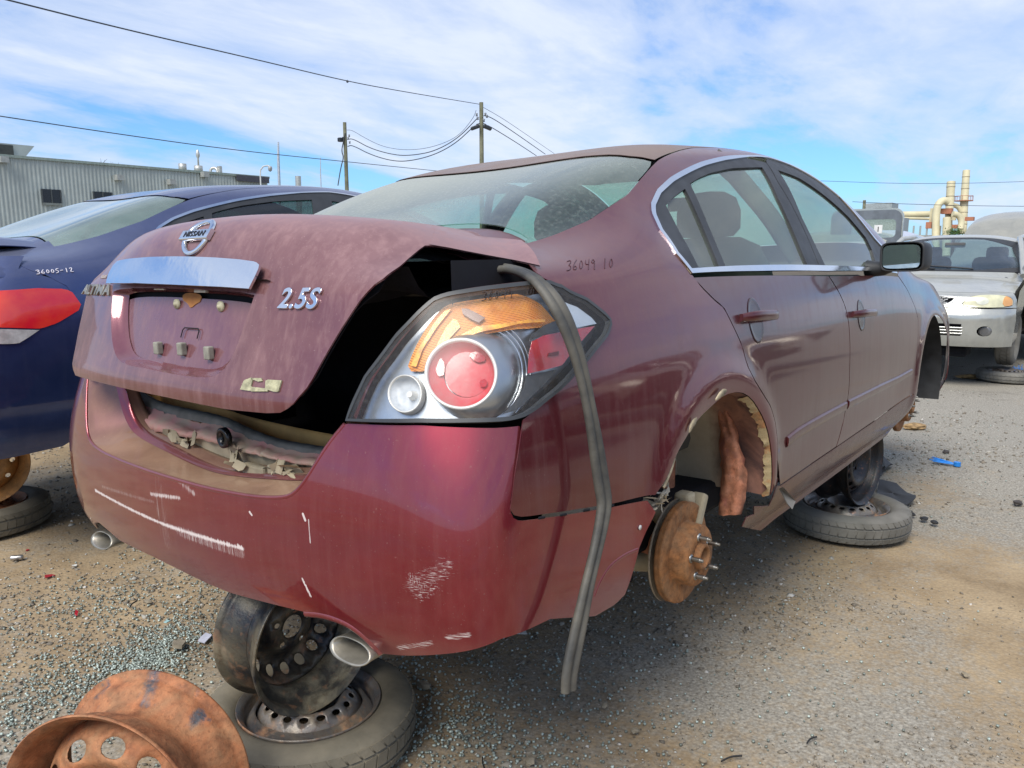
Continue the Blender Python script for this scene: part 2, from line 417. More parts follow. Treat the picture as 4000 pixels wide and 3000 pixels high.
def glass(name, tint=(0.62, 0.80, 0.72), dust=0.25, dcol=(0.42, 0.42, 0.36), grad=None, spots=0.0, opaque=0.0, rough=0.02, refl=1.25):
    m, t, out = newmat(name); v = coords(t)
    tr = t.nodes.new('ShaderNodeBsdfTransparent'); tr.inputs[0].default_value = (*tint, 1)
    gl = t.nodes.new('ShaderNodeBsdfGlossy'); gl.inputs['Roughness'].default_value = rough; gl.inputs[0].default_value = (0.95, 0.97, 1, 1)
    fr = t.nodes.new('ShaderNodeFresnel'); fr.inputs[0].default_value = 1.52
    a = t.nodes.new('ShaderNodeMixShader'); gg = t.nodes.new('ShaderNodeNewGeometry'); t.links.new(mathn(t, 'MULTIPLY', mathn(t, 'MULTIPLY', fr.outputs[0], refl, True), mathn(t, 'SUBTRACT', 1.0, gg.outputs['Backfacing'])), a.inputs[0]); t.links.new(tr.outputs[0], a.inputs[1]); t.links.new(gl.outputs[0], a.inputs[2])
    df = bsdf(t, Base_Color=dcol, Roughness=0.7, Specular_IOR_Level=0.3)
    n1 = ramp(t, noise(t, v, 3.0, 6, .6, .4), [(0.3, (0.55,)*3), (0.7, (1, 1, 1))])
    d = mathn(t, 'MULTIPLY', n1, dust)
    if spots: d = mathn(t, 'ADD', d, mathn(t, 'MULTIPLY', ramp(t, noise(t, v, 90, 3, .6), [(0.5, (0, 0, 0)), (0.7, (1, 1, 1))]), spots))
    if grad is not None:
        sz = t.nodes.new('ShaderNodeSeparateXYZ'); t.links.new(v, sz.inputs[0])
        for ax, a_, b_, k in grad:
            g = t.nodes.new('ShaderNodeMapRange'); t.links.new(sz.outputs[ax], g.inputs[0]); g.inputs[1].default_value = a_; g.inputs[2].default_value = b_; g.inputs[3].default_value = 0; g.inputs[4].default_value = k
            d = mathn(t, 'ADD', d, g.outputs[0])
    d = mathn(t, 'MINIMUM', mathn(t, 'ADD', d, opaque), 0.97)
    b = t.nodes.new('ShaderNodeMixShader'); t.links.new(d, b.inputs[0]); t.links.new(a.outputs[0], b.inputs[1]); t.links.new(df.outputs[0], b.inputs[2])
    t.links.new(b.outputs[0], out.inputs[0]); return m
def lens(name, tint, rough=0.05, emis=None, body=0.25):
    """coloured plastic: partly see-through, glossy"""
    m, t, out = newmat(name); v = coords(t)
    tr = t.nodes.new('ShaderNodeBsdfTransparent'); tr.inputs[0].default_value = (*tint, 1)
    P = bsdf(t, Base_Color=tint, Roughness=rough, Coat_Weight=0.6, Coat_Roughness=0.05)
    a = t.nodes.new('ShaderNodeMixShader'); a.inputs[0].default_value = body; t.links.new(tr.outputs[0], a.inputs[1]); t.links.new(P.outputs[0], a.inputs[2])
    t.links.new(a.outputs[0], out.inputs[0]); return m
def rusty(name, paint=(0.03, 0.035, 0.045), rust=(0.33, 0.13, 0.05), amount=0.5, dirt=(0.25, 0.19, 0.13), dirt_amt=0.3, metal=0.3, sc=5.0):
    m, t, out = newmat(name); v = coords(t)
    n1 = noise(t, v, sc, 8, .65, .5); n2 = noise(t, v, sc*4, 6, .6); n3 = noise(t, v, sc*1.7, 6, .6, 1.0)
    rc = mixc(t, ramp(t, n2, [(0.35, (0, 0, 0)), (0.68, (1, 1, 1))]), tuple(x*0.55 for x in rust), tuple(min(1, x*1.25) for x in rust))
    lo = 0.78-amount*0.62
    k = ramp(t, mathn(t, 'ADD', mathn(t, 'MULTIPLY', n1, .8), mathn(t, 'MULTIPLY', n2, .2)), [(lo-.03, (0, 0, 0)), (lo+.05, (1, 1, 1))])
    c = mixc(t, k, paint, rc)
    dk = mathn(t, 'MULTIPLY', ramp(t, n3, [(0.4, (0, 0, 0)), (0.7, (1, 1, 1))]), dirt_amt)
    c = mixc(t, dk, c, dirt)
    n4 = noise(t, v, sc*13, 4, .75); c = mixc(t, mathn(t, 'MULTIPLY', ramp(t, n4, [(0.52, (0, 0, 0)), (0.66, (1, 1, 1))]), .45), c, tuple(x*0.35 for x in rust))
    n5 = noise(t, v, sc*9, 3, .6); c = mixc(t, mathn(t, 'MULTIPLY', ramp(t, n5, [(0.60, (0, 0, 0)), (0.72, (1, 1, 1))]), .35), c, tuple(min(1, x*1.7) for x in rust))
    ro = mathn(t, 'ADD', mathn(t, 'MULTIPLY', k, 0.38), 0.38)
    b = bsdf(t, Base_Color=c, Roughness=ro, Metallic=mathn(t, 'MULTIPLY', mathn(t, 'SUBTRACT', 1.0, k), metal))
    t.links.new(bump(t, mathn(t, 'ADD', mathn(t, 'ADD', n2, mathn(t, 'MULTIPLY', n4, .8)), mathn(t, 'MULTIPLY', k, 0.4)), 0.5, 0.003), b.inputs['Normal'])
    t.links.new(b.outputs[0], out.inputs[0]); return m

MAROON = (0.125, 0.007, 0.016)
DUSTC = (0.20, 0.125, 0.115)
M_ = {}
M_['paint'] = car_paint('maroon_paint', MAROON, DUSTC, amt=0.10, streak=0.22, up=0.26, spat=0.55, metal=.6, rough=.3, coat=.85)
M_['paint_door'] = car_paint('maroon_door_paint', (0.080, 0.007, 0.012), (0.15, 0.075, 0.068), amt=0.10, streak=0.18, up=0.2, spat=0.4, metal=.5, rough=.3, coat=.75)
M_['paint_lid'] = car_paint('maroon_lid_paint', MAROON, (0.36, 0.235, 0.23), amt=0.40, streak=0.25, up=0.55, spat=0.45, metal=.6, rough=.3)
M_['recess'] = car_paint('dusty_recess_paint', (0.14, 0.02, 0.035), (0.30, 0.20, 0.20), amt=0.45, streak=0.25, up=0.3, spat=0.3)
M_['roofpaint'] = car_paint('dusty_roof_paint', (0.07, 0.02, 0.022), (0.26, 0.20, 0.165), amt=0.5, streak=0.0, up=0.7, spat=0.3)
M_['chrome'] = simple('chrome', (0.80, 0.81, 0.83), 0.16, 1.0, 0.03, spec=.5)
M_['chrome_dirty'] = simple('dirty_chrome', (0.46, 0.43, 0.36), 0.45, 0.75, 0.25, 14)
M_['trim_black'] = simple('black_trim', (0.035, 0.037, 0.04), 0.5, 0, 0.2, 6)
M_['black_gloss'] = simple('black_plastic_gloss', (0.012, 0.013, 0.015), 0.25, 0, 0.2, 6)
M_['rubber'] = simple('rubber', (0.07, 0.068, 0.062), 0.7, 0, 0.3, 9, .2)
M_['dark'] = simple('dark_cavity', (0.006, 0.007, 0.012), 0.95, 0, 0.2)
M_['carpet'] = simple('dark_carpet', (0.018, 0.021, 0.035), 0.95, 0, 0.3, 12, .3, 200)
M_['seat'] = simple('seat_cloth', (0.13, 0.125, 0.11), 0.9, 0, 0.15, 10, .2)
M_['beige'] = simple('beige_inner_metal', (0.50, 0.43, 0.29), 0.8, 0, 0.25, 7, .2)
M_['pinkmetal'] = simple('dusty_red_flange', (0.60, 0.27, 0.24), 0.6, 0, 0.25, 14, .3, 40, c2=(0.45, 0.35, 0.25))
M_['greysill'] = simple('ribbed_sill_plastic', (0.30, 0.28, 0.235), 0.7, 0, 0.3, 9)
M_['tan'] = simple('tan_floor_board', (0.80, 0.46, 0.15), 0.8, 0, 0.2, 6)
M_['glass_rear'] = glass('dusty_rear_glass', (0.62, 0.83, 0.76), 0.10, (0.33, 0.345, 0.305), grad=[(1, -0.45, 0.20, 0.52), (2, 1.20, 1.34, 0.26)], spots=0.14, refl=1.0)
M_['glass_side'] = glass('side_glass', (0.76, 0.87, 0.80), 0.13, (0.42, 0.42, 0.35), refl=1.0)  # dust layer also stands in for the tan reflected veil on the panes
M_['glass_lamp'] = glass('lamp_cover', (0.985, 0.99, 0.99), 0.03, (0.55, 0.50, 0.46), refl=.4, rough=.22, spots=.03)
M_['amber'] = simple('amber_reflector', (0.80, 0.22, 0.03), 0.3, 0.0, 0.12, 25, coat=.6, c2=(0.78, 0.35, 0.10))
M_['lampsilver'] = simple('silver_reflector', (0.66, 0.70, 0.73), 0.33, 1.0, 0.2, 3)
M_['lampwhite'] = simple('pale_ring', (0.75, 0.73, 0.68), 0.4, 0.2, 0.05)
M_['red'] = simple('red_lens', (0.50, 0.012, 0.02), 0.15, 0, 0.2, 16, coat=.8)
M_['redsoft'] = simple('soft_red_lens', (0.58, 0.035, 0.05), 0.35, 0, 0.3, 14, .15, 40, coat=.2, c2=(0.50, 0.16, 0.15))
M_['housing'] = simple('dark_housing', (0.05, 0.053, 0.055), 0.35, 0, 0.2, 5)
M_['rust_disc'] = rusty('rusty_disc', (0.20, 0.12, 0.07), (0.30, 0.125, 0.04), 0.75, (0.30, 0.19, 0.10), 0.45, sc=11)
M_['rust_wheel'] = rusty('rusty_rim', (0.06, 0.075, 0.095), (0.36, 0.135, 0.055), 0.66, (0.38, 0.25, 0.13), 0.45, sc=7)
M_['black_wheel'] = rusty('black_steel_rim', (0.018, 0.021, 0.027), (0.26, 0.12, 0.06), 0.36, (0.25, 0.215, 0.145), 0.85, sc=4)
M_['spare_wheel'] = rusty('spare_rim', (0.12, 0.12, 0.125), (0.34, 0.17, 0.09), 0.34, (0.32, 0.26, 0.18), 0.6, sc=5)
M_['rim_inside'] = rusty('dusty_rim_inside', (0.05, 0.05, 0.045), (0.25, 0.13, 0.07), 0.25, (0.42, 0.37, 0.25), 0.95, 0, sc=4)
M_['arch_liner'] = rusty('wheel_well', (0.42, 0.36, 0.27), (0.30, 0.15, 0.09), 0.22, (0.50, 0.43, 0.32), 0.7, 0.0, sc=4)
M_['arch_front_'] = rusty('wheel_well_front', (0.20, 0.11, 0.09), (0.34, 0.13, 0.08), 0.35, (0.44, 0.36, 0.26), 0.45, 0.0, sc=3)
M_['arch_rust'] = rusty('rusty_well_wall', (0.36, 0.12, 0.09), (0.50, 0.20, 0.11), 0.6, (0.20, 0.15, 0.10), 0.3, 0.0, sc=6)
M_['stud'] = simple('steel_stud', (0.42, 0.42, 0.40), 0.4, 1.0, 0.2)
M_['ink'] = simple('marker_ink', (0.03, 0.02, 0.02), 0.5)
M_['filler'] = simple('cracked_filler', (0.50, 0.42, 0.28), 0.85, 0, 0.35, 20, .6, 80)

def well_mat():
    m, t, out = newmat('muddy_wheel_well'); v = coords(t); sz = t.nodes.new('ShaderNodeSeparateXYZ'); t.links.new(v, sz.inputs[0])
    n1 = noise(t, v, 6, 7, .65, .5); n2 = noise(t, v, 22, 5, .6)
    g = t.nodes.new('ShaderNodeMapRange'); t.links.new(mathn(t, 'ADD', sz.outputs[1], mathn(t, 'MULTIPLY', n1, .10)), g.inputs[0]); g.inputs[1].default_value = -.70; g.inputs[2].default_value = -.64; g.clamp = True
    mud = mixc(t, n2, (.34, .29, .20), (.52, .46, .34)); rst = mixc(t, ramp(t, n1, [(.4, (0, 0, 0)), (.62, (1, 1, 1))]), (.10, .055, .05), (.34, .17, .12))
    b = bsdf(t, Base_Color=mixc(t, g.outputs[0], rst, mud), Roughness=.85); t.links.new(bump(t, n2, .4, .004), b.inputs['Normal']); t.links.new(b.outputs[0], out.inputs[0]); return m
M_['arch_front'] = well_mat()

M_['black_wheel2'] = rusty('oily_black_rim', (0.015, 0.018, 0.024), (0.24, 0.10, 0.05), 0.22, (0.06, 0.055, 0.045), 0.4, sc=6)
# ------------------------------------------------------------------ hero car surfaces (car frame: x forward from the rear axle, y left, z up)
XS = [-1.1, -.9, -.7, -.5, -.3, -.1, .1, .35, .7, 1.2, 1.6, 2.0, 2.4, 2.8, 3.3, 3.7]
ZB = cspline(XS, [.97, .975, .985, .995, 1.005, 1.01, 1.01, 1.007, 1.0, .985, .972, .955, .925, .885, .83, .72])
YB = cspline(XS, [.775, .80, .822, .832, .834, .834, .834, .838, .842, .845, .845, .842, .835, .825, .79, .66])
ZR = cspline(XS, [1.05, 1.07, 1.085, 1.12, 1.19, 1.265, 1.328, 1.378, 1.411, 1.428, 1.386, 1.265, 1.088, .955, .86, .74])
YR = cspline(XS, [.60, .60, .61, .615, .605, .595, .58, .565, .57, .59, .615, .66, .715, .70, .60, .50])
ZT = cspline(XS, [1.08, 1.10, 1.11, 1.155, 1.225, 1.302, 1.372, 1.436, 1.470, 1.486, 1.452, 1.345, 1.15, 1.00, .90, .75])
WX = cspline(XS, [.868, .88, .888, .893, .895, .896, .896, .897, .898, .898, .898, .897, .897, .897, .885, .78])
SLOPE = cspline(XS, [.25, .3, .35, .55, .75, .85, .85, .85, .85, .85, .8, .7, .45, .3, .3, .3])   # steepness at the roof rail
ZLO = 0.16
PIN = cspline([0, .06, .14, .26, .42, .58, .70, .80, .88, .94, 1.0], [.085, .05, .022, .004, 0, .001, .007, .020, .042, .062, .0845])
def S_low(x, zn):
    zb = ZB(x); z = ZLO+(zb-ZLO)*zn
    k = (WX(x)-YB(x))/.0845
    ins = PIN(zn); ins = np.where(zn > .62, ins*(1+(k-1)*sstep(.62, .9, zn)), ins)
    y = WX(x)-ins
    for ax in (0.0, 2.776):
        r = np.hypot(x-ax, z-.33); y = y+.012*np.exp(-((r-.40)/.05)**2)*sstep(.2, .33, z)
    # long soft hollow along the doors above the sill
    y = y-.010*np.exp(-((z-.42)/.09)**2)*sstep(.35, .8, x)*(1-sstep(2.0, 2.4, x))
    return y, z
def S_f(u, v):
    x = u; zn = np.clip(v/.8, -.15, 1)
    y0, z0 = S_low(x, zn)
    # upper part
    yb, zb = S_low(x, np.ones_like(x)); ya, za = S_low(x, np.full_like(x, .97))
    t1 = np.stack([yb-ya, zb-za]); t1 = t1/np.linalg.norm(t1, axis=0)
    yr, zr, zt, sl = YR(x), ZR(x), ZT(x), SLOPE(x)
    L = np.hypot(yb-yr, zr-zb); g = np.stack([(yr-yb)/L, (zr-zb)/L])
    a = sstep(-.2, .1, x)*(1-sstep(1.9, 2.3, x)); d1 = t1*(1-.75*a)+g*.75*a
    tr = np.stack([-np.ones_like(x), sl]); tr = tr/np.linalg.norm(tr, axis=0)
    s = np.clip((v-.8)/.45, 0, 1)
    p0 = np.stack([yb, zb]); p3 = np.stack([yr, zr]); p1 = p0+d1*L*.36; p2 = p3-tr*L*.30
    q = (1-s)**3*p0+3*(1-s)**2*s*p1+3*(1-s)*s*s*p2+s**3*p3
    s2 = np.clip((v-1.25)/.60, 0, 1); p4 = np.stack([np.zeros_like(x), zt]); L2 = yr
    c1 = p3+tr*L2*.20; c2 = p4+np.stack([L2*.55, np.zeros_like(x)])
    q2 = (1-s2)**3*p3+3*(1-s2)**2*s2*c1+3*(1-s2)*s2*s2*c2+s2**3*p4
    y = np.where(v < .8, y0, np.where(v < 1.25, q[0], q2[0])); z = np.where(v < .8, z0, np.where(v < 1.25, q[1], q2[1]))
    return x, -y, z
S = Chart(S_f, -1.1, 3.7, -0.10, 1.85, 480, 220)
def SF_f(u, v):
    x, y, z = S_f(u, np.where(v > 1.85, 3.7-v, v)); return x, np.where(v > 1.85, -y, y), z
SF = Chart(SF_f, -.7, 3.7, .75, 2.95, 300, 260)
# rear end seen from above: s runs from the middle to the right corner and forward
RP = np.array([(-1.115, 0), (-1.112, .15), (-1.103, .30), (-1.090, .45), (-1.072, .60), (-1.048, .72), (-1.019, .80), (-.986, .848), (-.94, .875), (-.87, .886), (-.75, .889), (-.5, .892), (-.25, .894), (.1, .895)])
RSs = np.r_[0, np.cumsum(np.hypot(*np.diff(RP, axis=0).T))]
_rx, _ry = cspline(RSs, RP[:, 0]), cspline(RSs, RP[:, 1])
AX = cspline([.14, .17, .20, .25, .32, .42, .52, .60, .66, .757, .85, .95, 1.02, 1.10], [.21, .15, .105, .06, .022, .002, 0, .006, .018, .048, .082, .125, .165, .24])
AY = cspline([.14, .17, .20, .25, .32, .42, .52, .62, .757, .85, .92, .98, 1.03, 1.10], [.10, .075, .052, .028, .010, .001, 0, .002, .012, .025, .040, .060, .088, .14])
def R_f(u, v):
    s = np.abs(u); x = _rx(s); y = _ry(s)
    wr = 1-sstep(-.95, -.60, x); ws = sstep(.45, .84, y)
    x = x+AX(v)*wr+.030*np.exp(-((y-.86)/.10)**2)*sstep(.5, .8, v)*wr
    y = y-AY(v)*ws
    r = np.hypot(x, v-.33); y = y+.012*np.exp(-((r-.40)/.05)**2)*sstep(.2, .33, v)*(s > 1)
    return x, -y*np.sign(u+1e-9), v
R = Chart(R_f, -1.9, 1.9, .14, 1.08, 420, 120)
# boot lid: y across, v along the outline from its lower edge over the crest to the glass
LP = np.array([(-1.118, .760), (-1.122, .79), (-1.110, .83), (-1.092, .88), (-1.070, .94), (-1.048, 1.0), (-1.026, 1.06), (-1.005, 1.11), (-.985, 1.143), (-.955, 1.170), (-.91, 1.185), (-.84, 1.189), (-.74, 1.184), (-.62, 1.175), (-.48, 1.162)])
LSs = np.r_[0, np.cumsum(np.hypot(*np.diff(LP, axis=0).T))]
_lx, _lz = cspline(LSs, LP[:, 0]), cspline(LSs, LP[:, 1])
def L_f(u, v):
    y = u; a = np.abs(y)/.6; x = _lx(v); z = _lz(v); w = sstep(.25, .47, v)
    x = x+(.045+.07*w*(1-sstep(.6, .95, v)))*a**2.6; z = z-w*np.where(y < 0, .055*a**2+.04*sstep(.75, 1.1, a), .02*a**2+.058*sstep(.82, 1.2, a))
    # the torn right front corner is bent down and out
    k = sstep(.55, .66, -y)*sstep(-.85, -.50, x); z = z-.028*k
    return x, y, z
Lc = Chart(L_f, -.72, .72, 0, float(LSs[-1]), 260, 200, flip=True)

hero = empty('wrecked_sedan', mat=MCAR, label='dusty maroon sedan without wheels in the foreground, with popped boot lid and bare brake disc', cat='car')

# ---- photograph outlines of the panels (4000 px wide frame)
SEAM_RQ = [(2704, 1074), (2740, 1122), (2791, 1173), (2827, 1202), (2863, 1274), (2899, 1353), (2921, 1433), (2950, 1491), (2986, 1549), (3011, 1590), (3029, 1653), (3037, 1725), (3037, 1800), (3035, 1860), (3055, 1892)]
SEAM_FR = [(3239, 1079), (3275, 1137), (3301, 1194), (3315, 1259), (3320, 1332), (3319, 1440), (3313, 1549), (3297, 1636), (3261, 1754)]
SEAM_FF = [(3507, 1075), (3543, 1129), (3575, 1202), (3586, 1245), (3586, 1332), (3579, 1440), (3568, 1537)]
ARCH = [(2560, 1935), (2610, 1863), (2639, 1783), (2675, 1718), (2725, 1639), (2791, 1577), (2834, 1541), (2892, 1530), (2935, 1555), (2971, 1610), (2997, 1668), (3015, 1762), (3018, 1870), (3008, 1935)]
DLO = [(2639, 992), (2574, 898), (2545, 833), (2543, 797), (2566, 746), (2617, 699), (2671, 668), (2740, 637), (2820, 617), (2906, 610), (2993, 614), (3087, 645), (3181, 695), (3268, 760), (3340, 836), (3413, 927), (3456, 974), (3510, 1079)]
rq = S.line(SEAM_RQ); fr = S.line(SEAM_FR); ff = S.line(SEAM_FF); arch = S.line(smooth_poly(ARCH, 1, False)); dlo = S.line(DLO)
belt0 = S.hit(2697, 1072)
def both(name, ch, outline, mat, parent, **kw):
    a = panel(name, ch, outline, mat, parent, **kw); b = panel(name, ch, outline, mat, parent, flipy=True, **kw); return a, b
# roof ditch line on the right: from the rear glass corner forward
DITCH = S.line([(2570, 627), (2639, 594), (2704, 578), (2776, 571)])
# ------------------------------------------------------------------ hero car panels
def vz(x, z): return .8*(z-ZLO)/(float(ZB(x))-ZLO)
def inset(P, d):
    P = np.array(P, float); a = P-np.roll(P, 1, axis=0); b = np.roll(P, -1, axis=0)-P
    a /= np.linalg.norm(a, axis=1)[:, None]+1e-9; b /= np.linalg.norm(b, axis=1)[:, None]+1e-9
    A = 0.5*np.sum(P[:, 0]*np.roll(P[:, 1], -1)-P[:, 1]*np.roll(P[:, 0], -1)); sg = 1 if A > 0 else -1
    n = np.stack([-(a+b)[:, 1], (a+b)[:, 0]], 1); n /= np.linalg.norm(n, axis=1)[:, None]+1e-9
    return P+sg*n*d
def cat(*a): return np.concatenate([np.atleast_2d(np.array(x, float)) for x in a])
ditch2 = cat(DITCH[:2], [(.60, 1.36), (.85, 1.40), (1.15, 1.405), (1.45, 1.37), (1.75, 1.33), (2.05, 1.30), (2.36, 1.275)])
glass_r = cat([(-.50, 1.235)], S.line([(2035, 955), (2170, 915), (2300, 860), (2450, 760), (2545, 650)]))
sillr = S.line([(3008, 1935), (3035, 1862)])
# quarter panel, C pillar and roof rail in one piece
bt = S.line([(2545, 1935), (2400, 1968), (2200, 2000), (2040, 2022), (2008, 2015), (1992, 1992), (2010, 1850), (2042, 1640)])
lampo = S.line([(2118, 1571), (2213, 1489), (2289, 1406), (2362, 1311), (2377, 1267), (2358, 1229), (2276, 1166), (2190, 1122)])
quarter = cat(rq[:-1], [S.hit(3037, 1870)], arch[::-1], bt, lampo, S.line([(2125, 1088), (2085, 1060), (2062, 1030), (2045, 990)]), glass_r[1:], ditch2, [(2.40, 1.16), (2.28, 1.03)], dlo[::-1][1:], [belt0])
quarter = np.array(quarter)
q1, q2 = both('quarter_panel', S, inset(quarter, .0012), M_['paint'], hero, h=.02, th=.002)
# doors
door_r = cat([S.hit(2705, 1076)], [S.hit(3236, 1076)], fr[1:-1], [(1.10, .148), (.50, .137)], rq[::-1][2:])
door_f = cat([S.hit(3243, 1076)], [S.hit(3500, 1078)], ff[:-1], [(2.345, .188), (1.70, .160), (1.105, .148)], fr[::-1][1:])
door_r[:, 1] = np.minimum(door_r[:, 1], .799); door_f[:, 1] = np.minimum(door_f[:, 1], .799)
for o_ in (door_r, door_f): both('door_jamb', S, np.stack([inset(o_, -.008)[:, 0], np.minimum(inset(o_, -.008)[:, 1], .765)], 1), M_['dark'], hero, h=.06, th=.002, off=-.02)
panel('scuttle_panel', SF, [(-.72, 1.14), (-.505, 1.14), (-.505, 2.56), (-.72, 2.56)], M_['paint'], hero, h=.05, th=.002, off=-.012)
dr = both('rear_door', S, inset(door_r, .0032), M_['paint_door'], hero, h=.028, th=.002)
df = both('front_door', S, inset(door_f, .0032), M_['paint_door'], hero, h=.03, th=.002)
# fender with its wheel arch
fa = [(2.776+.385*math.cos(t), .33+.385*math.sin(t)) for t in np.linspace(math.radians(196), math.radians(8), 22)]
fa = np.array([(x, vz(x, z)) for x, z in fa])
fend = cat([S.hit(3510, 1060)], ff, fa, [(3.30, .42), (3.50, .62), (3.55, .80), (3.45, .93), (3.0, .99), (2.5, 1.03), (2.30, .99)])
both('front_fender', S, inset(fend, .002), M_['paint_door'], hero, h=.03, th=.002)
SILL = np.array([(.50, .137), (1.10, .148), (1.70, .160), (2.345, .188)])
rock = cat(S.line([(3040, 1868)]), [(.45, .150)], SILL-[0, .003], [(2.47, .20), (2.46, .10)], [(2.30, .0), (2.2, -.02), (1.4, -.025), (.65, -.025)], S.line([(2999, 2051), (2971, 2073), (2899, 2058), (2915, 2022), (2946, 2010), (2946, 1979), (3005, 1975)]))
M_['rockerp'] = car_paint('dusty_sill_paint', (.07, .01, .016), (.20, .13, .12), amt=.45, streak=.1, up=.3, spat=.3, coat=.25, metal=.2)
both('rocker_panel', S, rock, M_['rockerp'], hero, h=.03, th=.003)
# roof, rear glass, windscreen, bonnet: full width, mirrored outlines
def full(right):
    right = np.array(right); m = right[::-1].copy(); m[:, 1] = 3.7-m[:, 1]; return np.concatenate([right, m])
roof_r = cat([(.10, 1.845)], [(.10, 1.70), (.105, 1.50), (.135, 1.36), (.215, 1.262)], ditch2[1:6]+[0, .007], [(1.50, 1.55), (1.58, 1.845)])
panel('roof', SF, full(roof_r), M_['roofpaint'], hero, h=.05, th=.002)
rg = cat([(-.49, 1.845), (-.49, 1.5)], glass_r+[0, .004], [(.195, 1.262), (.125, 1.36), (.092, 1.50), (.087, 1.70), (.087, 1.845)])
panel('rear_window', SF, full(rg), M_['glass_rear'], hero, h=.04, th=.003, off=-.004)
ws = cat([(1.60, 1.845), (1.52, 1.55), (1.47, 1.385), (1.75, 1.345), (2.05, 1.31), (2.36, 1.285), (2.42, 1.5), (2.46, 1.845)])
panel('windscreen', SF, full(ws), M_['glass_side'], hero, h=.05, th=.003, off=-.004)
hd = cat([(2.48, 1.845), (2.44, 1.5), (2.42, 1.21), (2.34, 1.05), (2.5, 1.035), (3.0, .995), (3.45, .94), (3.62, 1.3), (3.66, 1.845)])
panel('bonnet', SF, full(hd), M_['paint_door'], hero, h=.05, th=.002)
# window frames, glass and bright trim
beltl = S.line([(3503, 1068), (3230, 1062), (2960, 1064), (2700, 1066)]); beltl[:, 1] = np.maximum(beltl[:, 1], .808)
dl_top = np.array([p for p in dlo[:-1] if p[1] > .806])
ring = cat(dl_top, beltl)
trim = panel('window_trim', S, inset(ring, -.003), M_['chrome'], hero, holes=[inset(ring, .016)], h=.02, th=.006, off=.004)
panel('window_trim', S, inset(ring, -.003), M_['chrome'], hero, holes=[inset(ring, .016)], h=.02, th=.006, off=.004, flipy=True)
gq = S.line([(2603, 800), (2634, 768), (2678, 735), (2812, 1042), (2731, 1042), (2660, 910)])
gr = S.line([(2697, 715), (2734, 692), (2776, 674), (2863, 655), (2979, 652), (3040, 770), (3100, 900), (3160, 1042), (2838, 1042), (2765, 870)])
gf = S.line([(3040, 663), (3123, 694), (3232, 770), (3319, 849), (3384, 927), (3408, 975), (3428, 1042), (3228, 1040), (3135, 850)])
pil = S.line([(2995, 634), (3040, 710), (3110, 830), (3165, 945), (3205, 1044)])
fi = inset(ring, .014)
# split the frame along the pillar
def side_of(p):  # position in front of the pillar line, surface units
    return p[0]-np.interp(p[1], pil[::-1, 1], pil[::-1, 0])
rearf = np.array([p for p in fi if side_of(p) < -.01]); frontf = np.array([p for p in fi if side_of(p) > .01])
def ring_order(P):
    return P
i0 = [i for i, p in enumerate(fi) if side_of(p) >= 0]; a, b = i0[0], i0[-1]
rear_ring = cat(fi[:a], pil[0]-[.003, 0], pil[1:]-[.003, 0], fi[b+1:]); front_ring = cat(pil[::-1]+[.003, 0], fi[a:b+1])
for fl in (False, True):
    fm = panel('window_frame', S, rear_ring, M_['trim_black'], hero, holes=[gq, gr], h=.025, th=.012, off=-.002, flipy=fl)
    panel('window_frame', S, front_ring, M_['trim_black'], hero, holes=[gf], h=.025, th=.012, off=-.002, flipy=fl)
    panel('quarter_window', S, inset(gq, -.004), M_['glass_side'], hero, h=.03, th=.003, off=-.009, flipy=fl)
    panel('rear_door_window', S, inset(gr, -.004), M_['glass_side'], hero, h=.03, th=.003, off=-.009, flipy=fl)
    panel('front_door_window', S, inset(gf, -.004), M_['glass_side'], hero, h=.03, th=.003, off=-.009, flipy=fl)
# body side mouldings
def strip(pts_top, w, name, mat, th=.007):
    T = S.line(pts_top); n = len(T)
    # rounded bar that follows the door skin
    rows = []
    prof = [(0, 0), (.08, .006), (.25, th), (.5, th*1.1), (.8, th*.8), (1, .002)]
    for a, h in prof:
        uv = T-[0, a*w]; P = S.P(uv)+S.nrm(uv)*h; rows.append(P)
    m = MB(); m.loft(rows); m.add([r[0] for r in rows], [list(range(len(rows)))]); m.add([r[-1] for r in rows], [list(range(len(rows)))[::-1]])
    return m.build(name, mat, hero)
strip([(3074, 1706), (3110, 1676), (3170, 1640), (3240, 1602), (3305, 1568)], .036, 'side_moulding', M_['paint_door'])
strip([(3313, 1563), (3370, 1535), (3440, 1500), (3510, 1468), (3560, 1440)], .036, 'side_moulding', M_['paint_door'])
